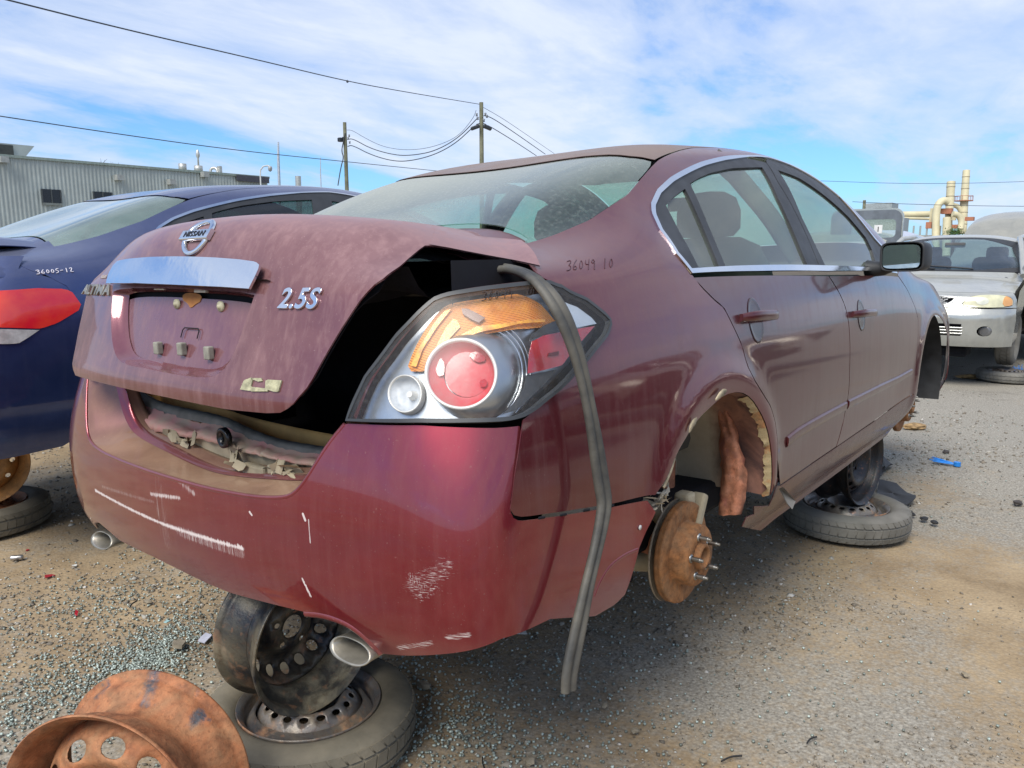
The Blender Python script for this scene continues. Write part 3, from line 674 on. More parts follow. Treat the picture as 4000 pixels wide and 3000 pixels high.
# door handles: cup with painted shade, bar with two posts
def handle(px0, py0, px1, py1, cup):
    a = S.hit(px0, py0); b = S.hit(px1, py1); c = (a+b)/2
    L = b-a; n = 14
    m = MB()
    rows = []
    for i, t in enumerate(np.linspace(0, 1, n)):
        uv = a+L*t; P = S.P(uv)[0]; nn = S.nrm(uv)[0]; up = np.array([0, 0, 1.]); w = .015*(1-.25*abs(2*t-1)**3)
        h = .030*(1-abs(2*t-1)**4)+.012; h0 = h-.014 if .14 < t < .86 else .0
        rows.append([P+nn*h0-up*w, P+nn*(h-.004)-up*w, P+nn*h-up*w*.6, P+nn*h+up*w*.6, P+nn*(h-.004)+up*w, P+nn*h0+up*w])
    m.loft(rows, closed=True); m.add([rows[0][k] for k in range(6)], [range(6)]); m.add([rows[-1][k] for k in range(6)], [list(range(6))[::-1]])
    hd_ = m.build('door_handle', M_['paint_door'], None)
    # cup: lip ring and flush oval, darker maroon paints the shade of a hollow
    m = MB(); C = S.hit(*cup[0]); ru, rv = cup[1]
    rws = []
    for k, (f, d) in enumerate([(1.04, .0012), (1.0, .0022), (.9, .001), (.7, .0008), (.4, .0006), (0.02, .0005)]):
        uv = np.array([C+[ru*f*math.cos(t), rv*f*math.sin(t)] for t in np.linspace(0, 2*math.pi, 32, endpoint=False)])
        rws.append(S.P(uv)+S.nrm(uv)*d)
    m.loft(rws, closed=True); cp = m.build('handle_cup', M_['cup'], None)
    return hd_, cp
M_['cup'] = car_paint('maroon_cup_shade', (0.030, 0.005, 0.008), DUSTC, amt=.04, streak=.02, up=.1, spat=.03, coat=.3, metal=0)
h1, c1 = handle(2888, 1243, 3018, 1236, ((2952, 1252), (.050, .062)))
h2, c2 = handle(3325, 1228, 3405, 1224, ((3364, 1232), (.048, .060)))
for o, d in ((h1, dr[0]), (c1, dr[0]), (h2, df[0]), (c2, df[0])): o.parent = d
# mirror
mi = MB()
mc = np.array([2.20, -.985, 1.035])
mc = np.array(bpc(3546, 1002, 'y', -.985))
Rm = np.array(Matrix.Rotation(math.radians(-14), 3, 'Z'))
sq = lambda t, a, b, e=.38: (a*np.sign(math.cos(t))*abs(math.cos(t))**e, b*np.sign(math.sin(t))*abs(math.sin(t))**e)
rows = []
for dx, f in [(-.052, .90), (-.056, .97), (-.05, 1.0), (-.02, 1.0), (.02, .95), (.05, .82), (.075, .6), (.09, .3), (.094, .02)]:
    rows.append([(Rm @ np.array([dx, sq(t, .094*f, .062*f)[0], sq(t, .094*f, .062*f)[1]]))+mc for t in np.linspace(0, 2*math.pi, 36, endpoint=False)])
mi.loft(rows, closed=True)
mi.tube([mc+[.02, .06, -.035], mc+[.03, .10, -.05], mc+[.04, .17, -.05]], [.026, .03, .038], 12)
mirror = mi.build('door_mirror', M_['trim_black'], hero)
m = MB(); pts = [(Rm @ np.array([-.0575, sq(t, .079, .049)[0], sq(t, .079, .049)[1]]))+mc for t in np.linspace(0, 2*math.pi, 36, endpoint=False)]
m.add(pts, [range(36)]); m.build('mirror_glass', simple('mirror_glass', (.60, .68, .64), .04, 1.0, .03), mirror)
# sail panel in front of the front door glass
sail = S.line([(3412, 965), (3440, 985), (3462, 1045), (3432, 1045)])
# ---- rear bumper cover: skin, ledge and opening edge in one mesh
crest = R.line([(339, 1482), (334, 1600), (337, 1690), (352, 1733), (390, 1765), (449, 1793), (548, 1832), (673, 1872), (797, 1907), (896, 1927), (996, 1944), (1095, 1947), (1145, 1934), (1194, 1877), (1244, 1793), (1294, 1718), (1344, 1659)])
btop = R.line([(1361, 1655), (1643, 1661), (1934, 1672), (2030, 1664), (2036, 1690), (1990, 1985), (2003, 2022), (2030, 2036), (2200, 2014), (2400, 1980), (2529, 1956), (2561, 2001), (2523, 2077), (2497, 2140), (2472, 2235), (2441, 2323), (2403, 2361), (2327, 2406), (2149, 2418), (1960, 2494), (1770, 2551), (1580, 2561), (1497, 2554), (1453, 2507), (1390, 2456), (1295, 2412), (1202, 2393), (905, 2317), (823, 2285), (700, 2225), (600, 2175)])
left_low = np.array([(-.40, .322), (-.46, .336), (-.53, .345), (-.60, .328), (-.665, .292), (-.74, .268), (-1.25, .27), (-1.40, .34), (-1.44, .45), (-1.45, .50), (-1.0, .60), (-.93, .75), (-.70, .76)])
bout = cat(btop, left_low, crest)
def U_(x, y): return R.hit(x, y)
mk = lambda a, b, w, soft, k, st, cut: (tuple(U_(*a)), tuple(U_(*b)), w, soft, k, st, cut)
BM = [mk((372, 1915), (640, 2048), .0002, .008, .9, (420, 12), .70), mk((640, 2048), (948, 2143), .0004, .010, .95, (480, 14), .72), mk((930, 2132), (946, 2142), .0015, .008, .9, (300, 60), .72),
      mk((700, 2075), (940, 2160), .010, .022, .8, (620, 5), .92), mk((400, 1900), (600, 1960), .002, .020, .5, (600, 4), .92),
      mk((612, 1880), (650, 2110), .020, .040, .50, (520, 5), .97), mk((590, 1930), (700, 1945), .002, .012, .8, (420, 30), .84), mk((700, 1880), (760, 1930), .002, .020, .6, (500, 4), .88),
      mk((1610, 2290), (1740, 2220), .010, .045, .5, (60, 460), .93), mk((1640, 2330), (1700, 2300), .006, .03, .6, (90, 300), .94), mk((1600, 2250), (1660, 2300), .006, .03, .6, (380, 90), .96),
      mk((1560, 2530), (1680, 2512), .003, .018, .8, (22, 420), .90), mk((1750, 2490), (1830, 2482), .003, .012, .8, (22, 400), .86), mk((1183, 2008), (1192, 2032), .0004, .003, .8, (60, 60), .5),
      mk((975, 2000), (983, 2012), .0004, .003, .8, (90, 60), .6), mk((1205, 2030), (1212, 2120), .0003, .002, .6, (60, 20), .6), mk((1180, 2260), (1215, 2330), .0005, .005, .9, (200, 60), .7)]
M_['paint_bumper'] = car_paint('maroon_bumper_paint', (0.235, 0.009, 0.027), (0.28, 0.165, 0.14), amt=0.07, streak=0.08, up=0.40, spat=0.4, marks=BM, rough=.28, metal=.75, grad=(2, .36, .24, .55))
bump_o = panel('bumper_cover', R, bout, M_['paint_bumper'], hero, h=.016, th=.003)
def rs(P, n):
    P = np.array(P, float); d = np.r_[0, np.cumsum(np.linalg.norm(np.diff(P, axis=0), axis=1))]
    t = np.linspace(0, d[-1], n); return np.stack([np.interp(t, d, P[:, k]) for k in range(P.shape[1])], 1)
n_ = 70
c0 = R.P(smooth_poly(crest, 2, False)); nn_ = None
inn = np.array([(-.98, .50, .757)]+[bpc(x, y, 'x', -.98) for x, y in [(489, 1522), (504, 1579), (533, 1644), (568, 1688), (628, 1723), (697, 1758), (772, 1798), (837, 1827), (911, 1850), (996, 1857), (1095, 1860), (1185, 1865)]]+[(-.98, -.42, .612), (-.98, -.49, .66), (-.98, -.525, .757)])
inn = smooth_poly(inn, 2, False)
# match the two lines corner to corner: left wall, floor, right wall
def tri(P, k1, k2, n=(16, 40, 16)):
    a = rs(P[:k1+1], n[0]); b = rs(P[k1:k2+1], n[1]); c = rs(P[k2:], n[2]); return np.vstack([a, b[1:], c[1:]])
def nearest(P, q): return int(np.argmin(np.linalg.norm(P-np.array(q), axis=1)))
kc1 = nearest(c0, R.P(R.line([(352, 1733)]))[0]); kc2 = nearest(c0, R.P(R.line([(1145, 1934)]))[0])
ki1 = nearest(inn, bpc(568, 1688, 'x', -.98)); ki2 = nearest(inn, (-.98, -.42, .612))
CR = tri(c0, kc1, kc2); IN = tri(inn, ki1, ki2)
rows = [CR+[-.0005, 0, 0], CR+[.004, 0, .003]]
for f, dz in ((.08, .004), (.2, .002), (.45, 0), (.75, 0), (1.0, 0)): rows.append(CR*(1-f)+IN*f+[0, 0, dz*0])
rows += [IN+[.004, 0, .006], IN+[.02, 0, .007], IN+[.022, 0, .016], IN+[.036, 0, .018], IN+[.040, 0, -.03]]
M_['ledge'] = car_paint('dusty_bumper_ledge', (0.12, 0.012, 0.024), (0.42, 0.29, 0.18), amt=0.55, streak=0.0, up=0.42, spat=.3)
m = MB(); m.loft(rows); m.build('bumper_step', M_['ledge'], bump_o)
m = MB(); m.tube(rs(c0+[.004, 0, -.001], 90), .0065, 8, sx=.8); m.build('crest_bead', M_['paint_bumper'], bump_o)
m = MB(); m.loft([CR*(1-f)+IN*f+[0, 0, dz] for f, dz in ((.80, .0015), (.82, .0035), (.90, .0035), (.91, .006), (1.0, .0065), (1.02, .004))]); m.build('opening_lip', M_['paint_bumper'], bump_o)
# small orange and white bits caught on the ledge stay part of the scrape
# ---- body panel behind the bumper: beige panel, torn red flange, ribbed sill, tan board
def pl(pts, x, it=2): return smooth_poly([bpc(px, py, 'x', x) for px, py in pts], it, False)
A0 = rs(pl([(500, 1700), (620, 1790), (800, 1880), (1000, 1930), (1250, 1920)], -.955), 60)
A1 = rs(pl([(505, 1600), (560, 1665), (660, 1690), (870, 1725), (1000, 1775), (1300, 1830)], -.95), 60)
B1 = rs(pl([(515, 1560), (545, 1590), (620, 1622), (760, 1650), (860, 1672), (960, 1725), (1100, 1768), (1290, 1800)], -.935), 60)
C1 = rs(pl([(520, 1510), (560, 1545), (640, 1590), (760, 1615), (880, 1640), (980, 1690), (1100, 1735), (1290, 1765)], -.905), 60)
D1 = rs(pl([(540, 1490), (620, 1530), (740, 1572), (850, 1600), (960, 1636), (1100, 1670), (1330, 1715)], -.84), 60)
wob = lambda a, f, ph=0: np.stack([a*np.sin(np.linspace(0, f, 60)+ph), 0*np.arange(60), a*.7*np.sin(np.linspace(0, f*1.7, 60)+ph+1)], 1)
m = MB(); m.loft([A0+[.01, 0, -.10], A0+[.0, 0, -.03], A0*.5+A1*.5+[.012, 0, 0], A1+[.0, 0, -.004]]); rp = m.build('rear_body_panel', M_['beige'], hero)
sd = np.random.default_rng(3); jit = sd.normal(0, 1, (60, 3))*[.003, 0, .003]; dent = np.exp(-((np.linspace(0, 1, 60)-.36)/.07)**2)[:, None]*np.array([[.022, 0, -.018]])
m = MB(); m.loft([A1+[.0, 0, -.004], A1+[-.016, 0, .002]+jit*.5, A1*.6+B1*.4+[-.018, 0, .004]+jit, A1*.3+B1*.7+[-.004, 0, .004]+jit+dent, B1+[.0, 0, .0]+jit*.5+dent, B1+[.006, 0, .008]+jit*.6+dent*.6])
m.build('torn_flange', M_['pinkmetal'], rp)
rib = np.abs(np.sin(np.linspace(0, 60, 60)))[:, None]*[[0, 0, .0012]]
m = MB(); m.loft([B1+[.006, 0, .002], B1+[.010, 0, .014]+rib, B1*.5+C1*.5+[0, 0, .012]+rib, C1+[0, 0, .010]+rib, C1+[.012, 0, 0]]); m.build('sill_plate', M_['greysill'], hero)
m = MB(); m.loft([D1+[0, 0, -.05], D1+[0, 0, .0], D1+[.01, 0, .004]]); m.loft([C1+[.012, 0, -.03], D1+[-.004, 0, -.045]]); m.build('boot_floor_board', M_['tan'], hero)
# bent latch bracket and cables in the torn opening
def crum(m, c, s, n, seed, r=.004):
    g = np.random.default_rng(seed); c = np.array(c); q0 = c.copy()
    for i in range(n):
        d = g.normal(0, 1, 3)*np.array(s)*1.1; w = g.normal(0, 1, 3)*r*1.6; p = q0; k = p+d*.5+g.normal(0, 1, 3)*np.array(s)*.3; q = p+d
        m.add([p-w, p+w, k+w*1.3, k-w, q+w*.6, q-w*.8], [(0, 1, 2, 3), (3, 2, 4, 5)]); m.add([p-w+[.0015, 0, 0], p+w+[.0015, 0, 0], k+w*1.3+[.0015, 0, 0], k-w+[.0015, 0, 0]], [(3, 2, 1, 0)])
        q0 = q if g.uniform() < .55 and np.linalg.norm(q-c) < 2.2*max(s) else c+g.normal(0, 1, 3)*np.array(s)*.6
    return m
for cc_, ss_, n__, sd_, r__ in (((915, 1785, -.975), (.006, .02, .02), 12, 5, .005), ((700, 1710, -.97), (.006, .03, .008), 8, 6, .006), ((1130, 1845, -.985), (.008, .04, .010), 12, 8, .005)):
    m = MB(); crum(m, bpc(cc_[0], cc_[1], 'x', cc_[2]), ss_, n__, sd_, r__); m.build('broken_bracket', M_['beige'], rp, recalc=False)
m = MB(); m.box(bpc(1000, 1850, 'x', -.975), (.02, .09, .045), bev=.006); m.build('foam_block', M_['beige'], rp)
m = MB(); m.box(bpc(1080, 1840, 'x', -.97), (.02, .05, .03), bev=.005); m.build('foam_block', M_['beige'], rp)
m = MB(); c = bpc(890, 1707, 'x', -.965); m.lathe([(.020, 0), (.026, .004), (.026, .016), (.017, .02), (.014, .0)], 28, c, R=np.array(Matrix.Rotation(math.radians(-90), 3, 'Y'))); m.build('latch_striker', M_['black_gloss'], rp)
# ---- boot interior
M_['trunk'] = M_['dark']
m = MB()
x0, x1 = -.93, -.30
def boxin(m, x0, x1, y0, y1, z0, z1, mi=0):
    V = [(x0, y0, z0), (x0, y1, z0), (x0, y1, z1), (x0, y0, z1), (x1, y0, z0), (x1, y1, z0), (x1, y1, z1), (x1, y0, z1)]
    m.add(V, [(0, 1, 5, 4), (4, 5, 6, 7), (0, 4, 7, 3), (1, 2, 6, 5), (3, 7, 6, 2)], False, mi)
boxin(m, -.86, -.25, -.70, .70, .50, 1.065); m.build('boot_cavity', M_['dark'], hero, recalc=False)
# lining hanging from the inside of the lid and the parcel shelf
m = MB(); rows = []
for i, t in enumerate(np.linspace(0, 1, 12)):
    rows.append([(-.84+.30*t, y, 1.055-.035*math.sin(y*9+2)*0-.11*(1-abs(2*t-1)**3)*(.75+.25*math.sin(7*y+3*t))) for y in np.linspace(-.56, .56, 40)])
m.loft(rows); m.build('lid_lining', M_['carpet'], hero)
m = MB(); hp = [(-.50, -.57, .93), (-.53, -.575, .97), (-.58, -.58, 1.00), (-.64, -.585, 1.005)]
hp = [bpc(1925, 1125, 'y', -.60), bpc(1912, 1098, 'y', -.60), bpc(1893, 1068, 'y', -.60), bpc(1885, 1045, 'y', -.60)]
m.tube(smooth_poly(hp, 2, False), .014, 8, sx=.5); m.build('lid_hinge', simple('red_hinge', (.42, .02, .02), .5, 0, .15), hero)
lamp_edge = R.line([(2100, 1106), (2029, 1113), (1896, 1129), (1770, 1148), (1694, 1172), (1643, 1217), (1554, 1311), (1500, 1385), (1435, 1470), (1392, 1560), (1361, 1647)])
# inner edge of the quarter panel beside the lamp: gutter and flange, painted body colour
gt = np.array([bpc(2086, 1110, 'y', -.74), bpc(2020, 1098, 'y', -.70), bpc(1985, 1072, 'y', -.64), bpc(1975, 1045, 'y', -.60)])
m = MB()
edge = R.P(smooth_poly(lamp_edge, 2, False))
inn2 = edge+np.array([.10, .03, .0]); inn2[:, 1] = np.minimum(inn2[:, 1]+.04, -.45)
m.loft([rs(edge+[.02, .0, .0], 40), rs(edge*.7+inn2*.3+[0, 0, .006], 40), rs(inn2+[0, 0, -.01], 40), rs(inn2+[.12, .03, -.10], 40)]); m.build('lamp_flange', M_['paint'], hero)
# ---- boot lid
lid_px = [(330, 1480), (443, 1507), (633, 1548), (886, 1599), (1040, 1614), (1100, 1612), (1139, 1586), (1203, 1510), (1266, 1396), (1329, 1289), (1400, 1181), (1440, 1134), (1500, 1086), (1554, 1046), (1600, 1005), (1643, 970), (1660, 959), (1681, 956), (1750, 966), (1824, 981), (2014, 1016), (2111, 1037)]
lo = Lc.line(lid_px)
lid_out = cat(lo[1:], [(-.60, .905)], [(-.56, .922), (-.3, .926), (0, .927), (.3, .926), (.58, .90), (.62, .70), (.625, .48), (.62, .36), (.60, .25), (.575, .12), (.555, .05), (.52, .018)])
# the torn front right corner of the lid stands out over the quarter panel
def toward(px, py, d):
    P = S.P(S.hit(px, py))[0]; v = CAR-P; return P+v/np.linalg.norm(v)*d
lowe = [(1677, 954), (1750, 966), (1824, 981), (1920, 999), (2014, 1016), (2075, 1029), (2111, 1037)]; uppe = [(1700, 884), (1760, 900), (1835, 918), (1900, 925), (1970, 931), (2015, 935), (2037, 938)]
def rowpts(pts, k):
    out = []
    for i, q in enumerate(pts):
        a = Lc.P(Lc.hit(*q))[0]; tS = np.linalg.norm(toward(*pts[-1], .035)-CAR); o, d = ray_car(*q); d = d/np.linalg.norm(d)
        f = float(sstep(0, 1, i/(len(pts)-1))); ta = np.linalg.norm(a-CAR)-.003; out.append(CAR+d*((1-f)*ta+f*tS))
    return rs(out, 30)
rl = rowpts(lowe, 0); ru = rowpts(uppe, 1); m = MB()
rws = [rl*(1-f)+ru*f+np.array([0, -.006*math.sin(f*math.pi), .004*math.sin(f*math.pi)]) for f in np.linspace(0, 1, 8)]
m.loft(rws); m.loft([r+[.003, .003, -.003] for r in rws][::-1]); corner_mb = m
HX = [(-.352, .292), (-.345, .255), (-.325, .20), (-.305, .145), (-.285, .10), (-.25, .072), (-.19, .058), (0, .052), (.19, .052), (.26, .058), (.31, .075), (.335, .10), (.345, .145), (.352, .20), (.355, .255), (.358, .292)]
rec = Lc.line([(1000, 1136), (985, 1180), (960, 1250), (930, 1340), (905, 1400), (870, 1452), (820, 1478), (700, 1466), (560, 1437), (490, 1425), (455, 1400), (438, 1340), (433, 1250), (437, 1175), (446, 1118)])
rec = smooth_poly(rec, 2)
lid = panel('boot_lid', Lc, lid_out, M_['paint_lid'], hero, holes=[rec], h=.022, th=.004)
M_['paint_rim'] = car_paint('maroon_recess_rim', (.16, .03, .045), (.24, .15, .15), amt=.25, streak=.1, up=.2, spat=.2)
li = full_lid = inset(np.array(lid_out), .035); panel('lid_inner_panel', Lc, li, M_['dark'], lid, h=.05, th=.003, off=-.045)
# recess for the number plate
corner_mb.build('lid_corner', M_['paint_lid'], lid)
def shrink(P, f, d=(0, 0)): c = P.mean(0); return c+(P-c)*f+np.array(d)
rr_ = resample(rec, .02); rows = []
for f, dep in [(1.0, 0), (.985, .004), (.965, .012), (.93, .024), (.88, .030)]:
    q = shrink(rr_, f); P = Lc.P(q); dd = np.array([dep*1.0, 0, 0]); rows.append(P+dd*(1.0))
m = MB(); m.loft(rows, closed=True); m.build('plate_recess_rim', M_['paint_rim'], lid)
recp = panel('plate_recess', Lc, shrink(rec, .885), M_['recess'] if 'recess' in M_ else M_['paint_lid'], lid, h=.03, th=.002, off=-.030)
# chrome garnish above the recess
gt_ = Lc.line([(446, 1118), (452, 1090), (468, 1048), (480, 1030), (520, 1020), (600, 1012), (690, 1010), (780, 1012), (870, 1017), (960, 1026), (1025, 1037), (1040, 1050), (1038, 1070), (1022, 1105), (1003, 1140), (900, 1132), (700, 1122), (560, 1116)])
def bul(uv):
    w0 = np.clip((uv[:, 1]-gt_[:, 1].min())/(np.ptp(gt_[:, 1])), 0, 1); return .016*np.sqrt(np.clip(1-(w0*1.0-.25)**2*1.4, 0, 1))
M_['garnish'] = simple('garnish_chrome', (.80, .82, .85), .15, 1.0, .03, 3, .5, 7)
gar = panel('chrome_garnish', Lc, gt_, M_['garnish'], lid, h=.012, th=.006, off=.006, bulge=bul)
m = MB(); u0 = np.linspace(-.335, .365, 30); tp = Lc.P([(u, .293+.004*math.cos(u*4)) for u in u0])
m.loft([tp+[-.012, 0, -.001], tp+[.02, 0, -.012], tp+[.034, 0, -.018], tp+[.036, 0, -.034]]); m.build('garnish_underside', M_['housing'], lid)
for px, py in ((630, 1128), (790, 1138)):
    c = bpc(px, py, 'x', -1.02); m = MB(); m.box(c, (.014, .052, .006), bev=.002); m.build('plate_lamp', simple('plate_lamp_lens', (.5, .5, .46), .3), lid)
# rust stain under the garnish
m_, t_, o_ = newmat('rust_stain'); v_ = coords(t_); b_ = bsdf(t_, Base_Color=mixc(t_, noise(t_, v_, 60, 5), (.25, .09, .03), (.42, .20, .06)), Roughness=.9); t_.links.new(b_.outputs[0], o_.inputs[0])
st = panel('rust_stain', Lc, smooth_poly(Lc.line([(672, 1128), (745, 1132), (742, 1165), (722, 1172), (706, 1188), (698, 1190), (690, 1170), (668, 1160)]), 2), m_, recp, h=.01, th=.0006, off=-.0285)
for px, py in ((648, 1190), (818, 1200)):
    u = Lc.hit(px, py); P = Lc.P(u)[0]+[.026, 0, 0]; m = MB(); m.lathe([(.0005, -.006), (.004, -.006), (.005, -.002), (.0115, -.0015), (.012, .004)], 20, P, R=np.array(Matrix.Rotation(math.radians(90), 3, 'Y'))); m.build('plate_nut', simple('cream_plastic', (.55, .52, .36), .6), recp)
for px, py in ((583, 1363), (675, 1367), (780, 1383)):
    u = Lc.hit(px, py); P = Lc.P(u)[0]+[.022, 0, 0]; m = MB(); m.box(P, (.016, .022, .030), bev=.003); m.build('foam_pad', simple('grey_foam_pad', (.30, .29, .24), .8, 0, .2, 40), recp)
u = Lc.hit(700, 1305); m = MB(); sl = Lc.P([u+[.036, -.012], u+[.036, .006], u+[.03, .012], u+[-.03, .012], u+[-.036, .006], u+[-.036, -.012]])+[.0265, 0, 0]; m.tube(sl, .0015, 6); m.build('slot_edge', M_['dark'], recp)
# ------------------------------------------------------------------ tail lamp
lamp_out = R.line([(1361, 1647), (1375, 1600), (1392, 1560), (1435, 1470), (1500, 1385), (1554, 1311), (1643, 1217), (1694, 1172), (1735, 1156), (1770, 1148), (1896, 1129), (2029, 1113), (2086, 1108), (2137, 1104), (2181, 1120), (2276, 1166), (2358, 1229), (2374, 1250), (2377, 1270), (2365, 1311), (2289, 1406), (2213, 1489), (2118, 1571), (2085, 1600), (2042, 1628), (2000, 1642), (1960, 1648), (1643, 1653)])
lamp_in_old = R.line([(1395, 1628), (1405, 1600), (1420, 1565), (1460, 1480), (1522, 1395), (1575, 1320), (1660, 1230), (1707, 1186), (1745, 1170), (1780, 1162), (1896, 1142), (2029, 1124), (2080, 1120), (2130, 1122), (2165, 1140), (2262, 1192), (2330, 1240), (2345, 1256), (2346, 1274), (2335, 1300), (2265, 1385), (2190, 1465), (2100, 1548), (2070, 1577), (2030, 1606), (1990, 1620), (1955, 1626), (1643, 1632)])
lamp_in = inset(lamp_out, .0075)
def lp(name, pts, mat, off, parent, h=.012, th=.002, holes=(), it=1, bulge=None):
    P = smooth_poly(R.line(pts), it) if it else R.line(pts)
    return panel(name, R, P, mat, parent, h=h, th=th, off=off, holes=holes, bulge=bulge)
lamp = panel('tail_lamp', R, inset(lamp_in, -.001), M_['lampsilver'], hero, h=.02, th=.002, off=-.031)
panel('lamp_surround', R, lamp_out, M_['housing'], lamp, holes=[lamp_in], h=.015, th=.014, off=.010)
cov = panel('lens_cover', R, inset(lamp_in, -.002), M_['glass_lamp'], lamp, h=.02, th=.003, off=.0085)
M_['amber2'] = simple('amber_bright', (1.0, 0.50, 0.05), 0.4, 0.0, 0.15, 60, coat=.2, c2=(0.55, .20, .03))
def fluted(name, base, c2, sx, kind=0):
    m, t, out = newmat(name); uvn = t.nodes.new('ShaderNodeUVMap'); su = t.nodes.new('ShaderNodeSeparateXYZ'); t.links.new(uvn.outputs[0], su.inputs[0])
    a = mathn(t, 'SINE', mathn(t, 'MULTIPLY', mathn(t, 'ADD', su.outputs[1-kind], mathn(t, 'MULTIPLY', su.outputs[kind], .25)), sx))
    nn = noise(t, coords(t), 35, 3)
    col = mixc(t, ramp(t, nn, [(.35, (0, 0, 0)), (.65, (1, 1, 1))]), c2, base)
    b = bsdf(t, Base_Color=col, Roughness=.42, Coat_Weight=.15, Coat_Roughness=.3); t.links.new(bump(t, a, .9, .0015), b.inputs['Normal'])
    t.links.new(b.outputs[0], out.inputs[0]); return m
M_['amber_f'] = fluted('amber_fluted', (0.95, 0.37, 0.06), (0.85, 0.28, 0.05), 1300)
lp('amber_reflector', [(1700, 1200), (1735, 1170), (1780, 1156), (1896, 1138), (2029, 1120), (2060, 1130), (2160, 1190), (2220, 1262), (2100, 1272), (2030, 1268), (1900, 1285), (1840, 1305), (1780, 1330), (1690, 1412), (1652, 1440), (1565, 1438), (1595, 1356), (1650, 1262)], M_['amber_f'], -.022, lamp, h=.012)
lp('amber_band', [(1590, 1420), (1615, 1360), (1690, 1245), (1735, 1195), (1760, 1190), (1700, 1262), (1640, 1350), (1612, 1424)], M_['amber2'], -.016, lamp, it=0)
lp('amber_band', [(1790, 1300), (1862, 1262), (2080, 1236), (2150, 1240), (2150, 1250), (2044, 1252), (1880, 1283), (1800, 1312), (1720, 1378), (1700, 1372)], M_['amber2'], -.015, lamp, it=0)
lp('amber_band', [(1670, 1400), (1700, 1330), (1735, 1265), (1765, 1230), (1782, 1236), (1795, 1262), (1750, 1310), (1700, 1372), (1680, 1405)], M_['amber2'], -.0175, lamp, it=0)
lp('dark_insert', [(1800, 1190), (1830, 1192), (1895, 1228), (1870, 1248), (1845, 1238), (1805, 1212)], simple('smoked_amber', (.22, .10, .07), .35), -.014, lamp, it=0)
# barrel with the round red lamp
C0 = R.hit(1801, 1460); RU = np.linalg.norm(R.P(R.hit(1943, 1460))-R.P(R.hit(1801, 1460))); RV = np.linalg.norm(R.P(R.hit(1801, 1320))-R.P(R.hit(1801, 1460)))
def circ(px, py, rx, ry, n=56): return np.array([R.hit(px+rx*math.cos(t), py+ry*math.sin(t)) for t in np.linspace(0, 2*math.pi, n, endpoint=False)])
def onR(uv, off): return R.P(uv)+R.nrm(uv)*off
cA = circ(1801, 1460, 144, 141); cB = circ(1801, 1460, 131, 128); cC = circ(1868, 1452, 200, 188)
cm_ = circ(1845, 1456, 180, 170)
m = MB(); m.loft([onR(cC, -.029), onR(cm_, -.020), onR(circ(1822, 1458, 160, 156), -.010), onR(cA, -.004)], closed=True); m.build('lamp_barrel', M_['lampsilver'], lamp)
m = MB(); m.loft([onR(cA, -.004), onR(cA, .0), onR(circ(1801, 1460, 138, 135), .003), onR(cB, .0), onR(cB, -.006)], closed=True); m.build('lamp_ring', M_['lampwhite'], lamp)
m = MB(); rows = [onR(circ(1801+k*22, 1460-k*8, 131*f, 128*f), -.006-.022*k) for f, k in ((1, 0), (.93, .35), (.84, .6), (.70, .75))]; m.loft(rows, closed=True); m.build('red_bowl', M_['redsoft'], lamp)
lp('red_lens', [(1823+94*math.cos(t), 1452+92*math.sin(t)) for t in np.linspace(0, 2*math.pi, 40, endpoint=False)], M_['redsoft'], -.021, lamp, it=0)
for pts in ([(1690, 1400), (1725, 1385), (1735, 1455), (1698, 1465)], [(1822, 1372), (1870, 1360), (1905, 1398), (1860, 1410)], [(1870, 1480), (1900, 1470), (1905, 1500), (1878, 1508)]):
    lp('red_bead', pts, M_['red'], -.0155, lamp, it=1, h=.01)
# groove rings behind the barrel
for k, rr in enumerate((212, 232, 250)):
    a = np.array([R.hit(1868+rr*.96*math.cos(t), 1452+rr*.92*math.sin(t)) for t in np.linspace(-1.15, .75, 26)])
    m = MB(); m.tube(onR(a, -.026), .0014, 6); m.build('barrel_groove', M_['chrome'], lamp)
# small clear reversing lamp
cs = lambda f: circ(1570, 1533, 70*f, 76*f, 40)
m = MB(); m.loft([onR(cs(1.06), -.026), onR(cs(1.0), -.012), onR(cs(.94), -.010), onR(cs(.92), -.018)], closed=True); m.build('lamp_ring', M_['lampwhite'], lamp)
m = MB(); m.loft([onR(cs(.92), -.016), onR(cs(.8), -.026), onR(cs(.55), -.029), onR(cs(.25), -.030), onR(cs(.02), -.0305)], closed=True); m.build('reversing_bowl', fluted('fluted_bowl', (.62, .64, .66), (.40, .43, .46), 1400, 1), lamp)
m = MB(); m.tube([onR([R.hit(1588, 1535)], -.029)[0], onR([R.hit(1588, 1535)], -.012)[0]], [.010, .006], 12); m.build('bulb', M_['lampwhite'], lamp)
lp('red_reflector', [(2086, 1330), (2130, 1308), (2206, 1292), (2333, 1271), (2276, 1337), (2206, 1425), (2070, 1457), (2074, 1380)], M_['red'], -.006, lamp, it=0)
lp('reflector_window', [(2150, 1378), (2190, 1370), (2188, 1386), (2146, 1390)], simple('dark_red', (.14, .01, .015), .4), -.004, lamp, it=0, h=.01)
lp('pale_reflector', [(2130, 1124), (2165, 1142), (2262, 1194), (2322, 1240), (2339, 1262), (2251, 1280), (2222, 1222), (2180, 1165)], simple('pale_lamp_plastic', (.60, .66, .72), .15, .3, .1), -.006, lamp, it=0)
lp('smoked_corner', [(2072, 1462), (2195, 1440), (2100, 1540), (2060, 1578), (2020, 1604), (1975, 1612), (2030, 1560), (2062, 1510)], M_['housing'], -.012, lamp, it=0)
lp('smoked_corner', [(2150, 1262), (2206, 1240), (2240, 1282), (2150, 1300), (2090, 1322), (2098, 1296)], M_['housing'], -.018, lamp, it=0)
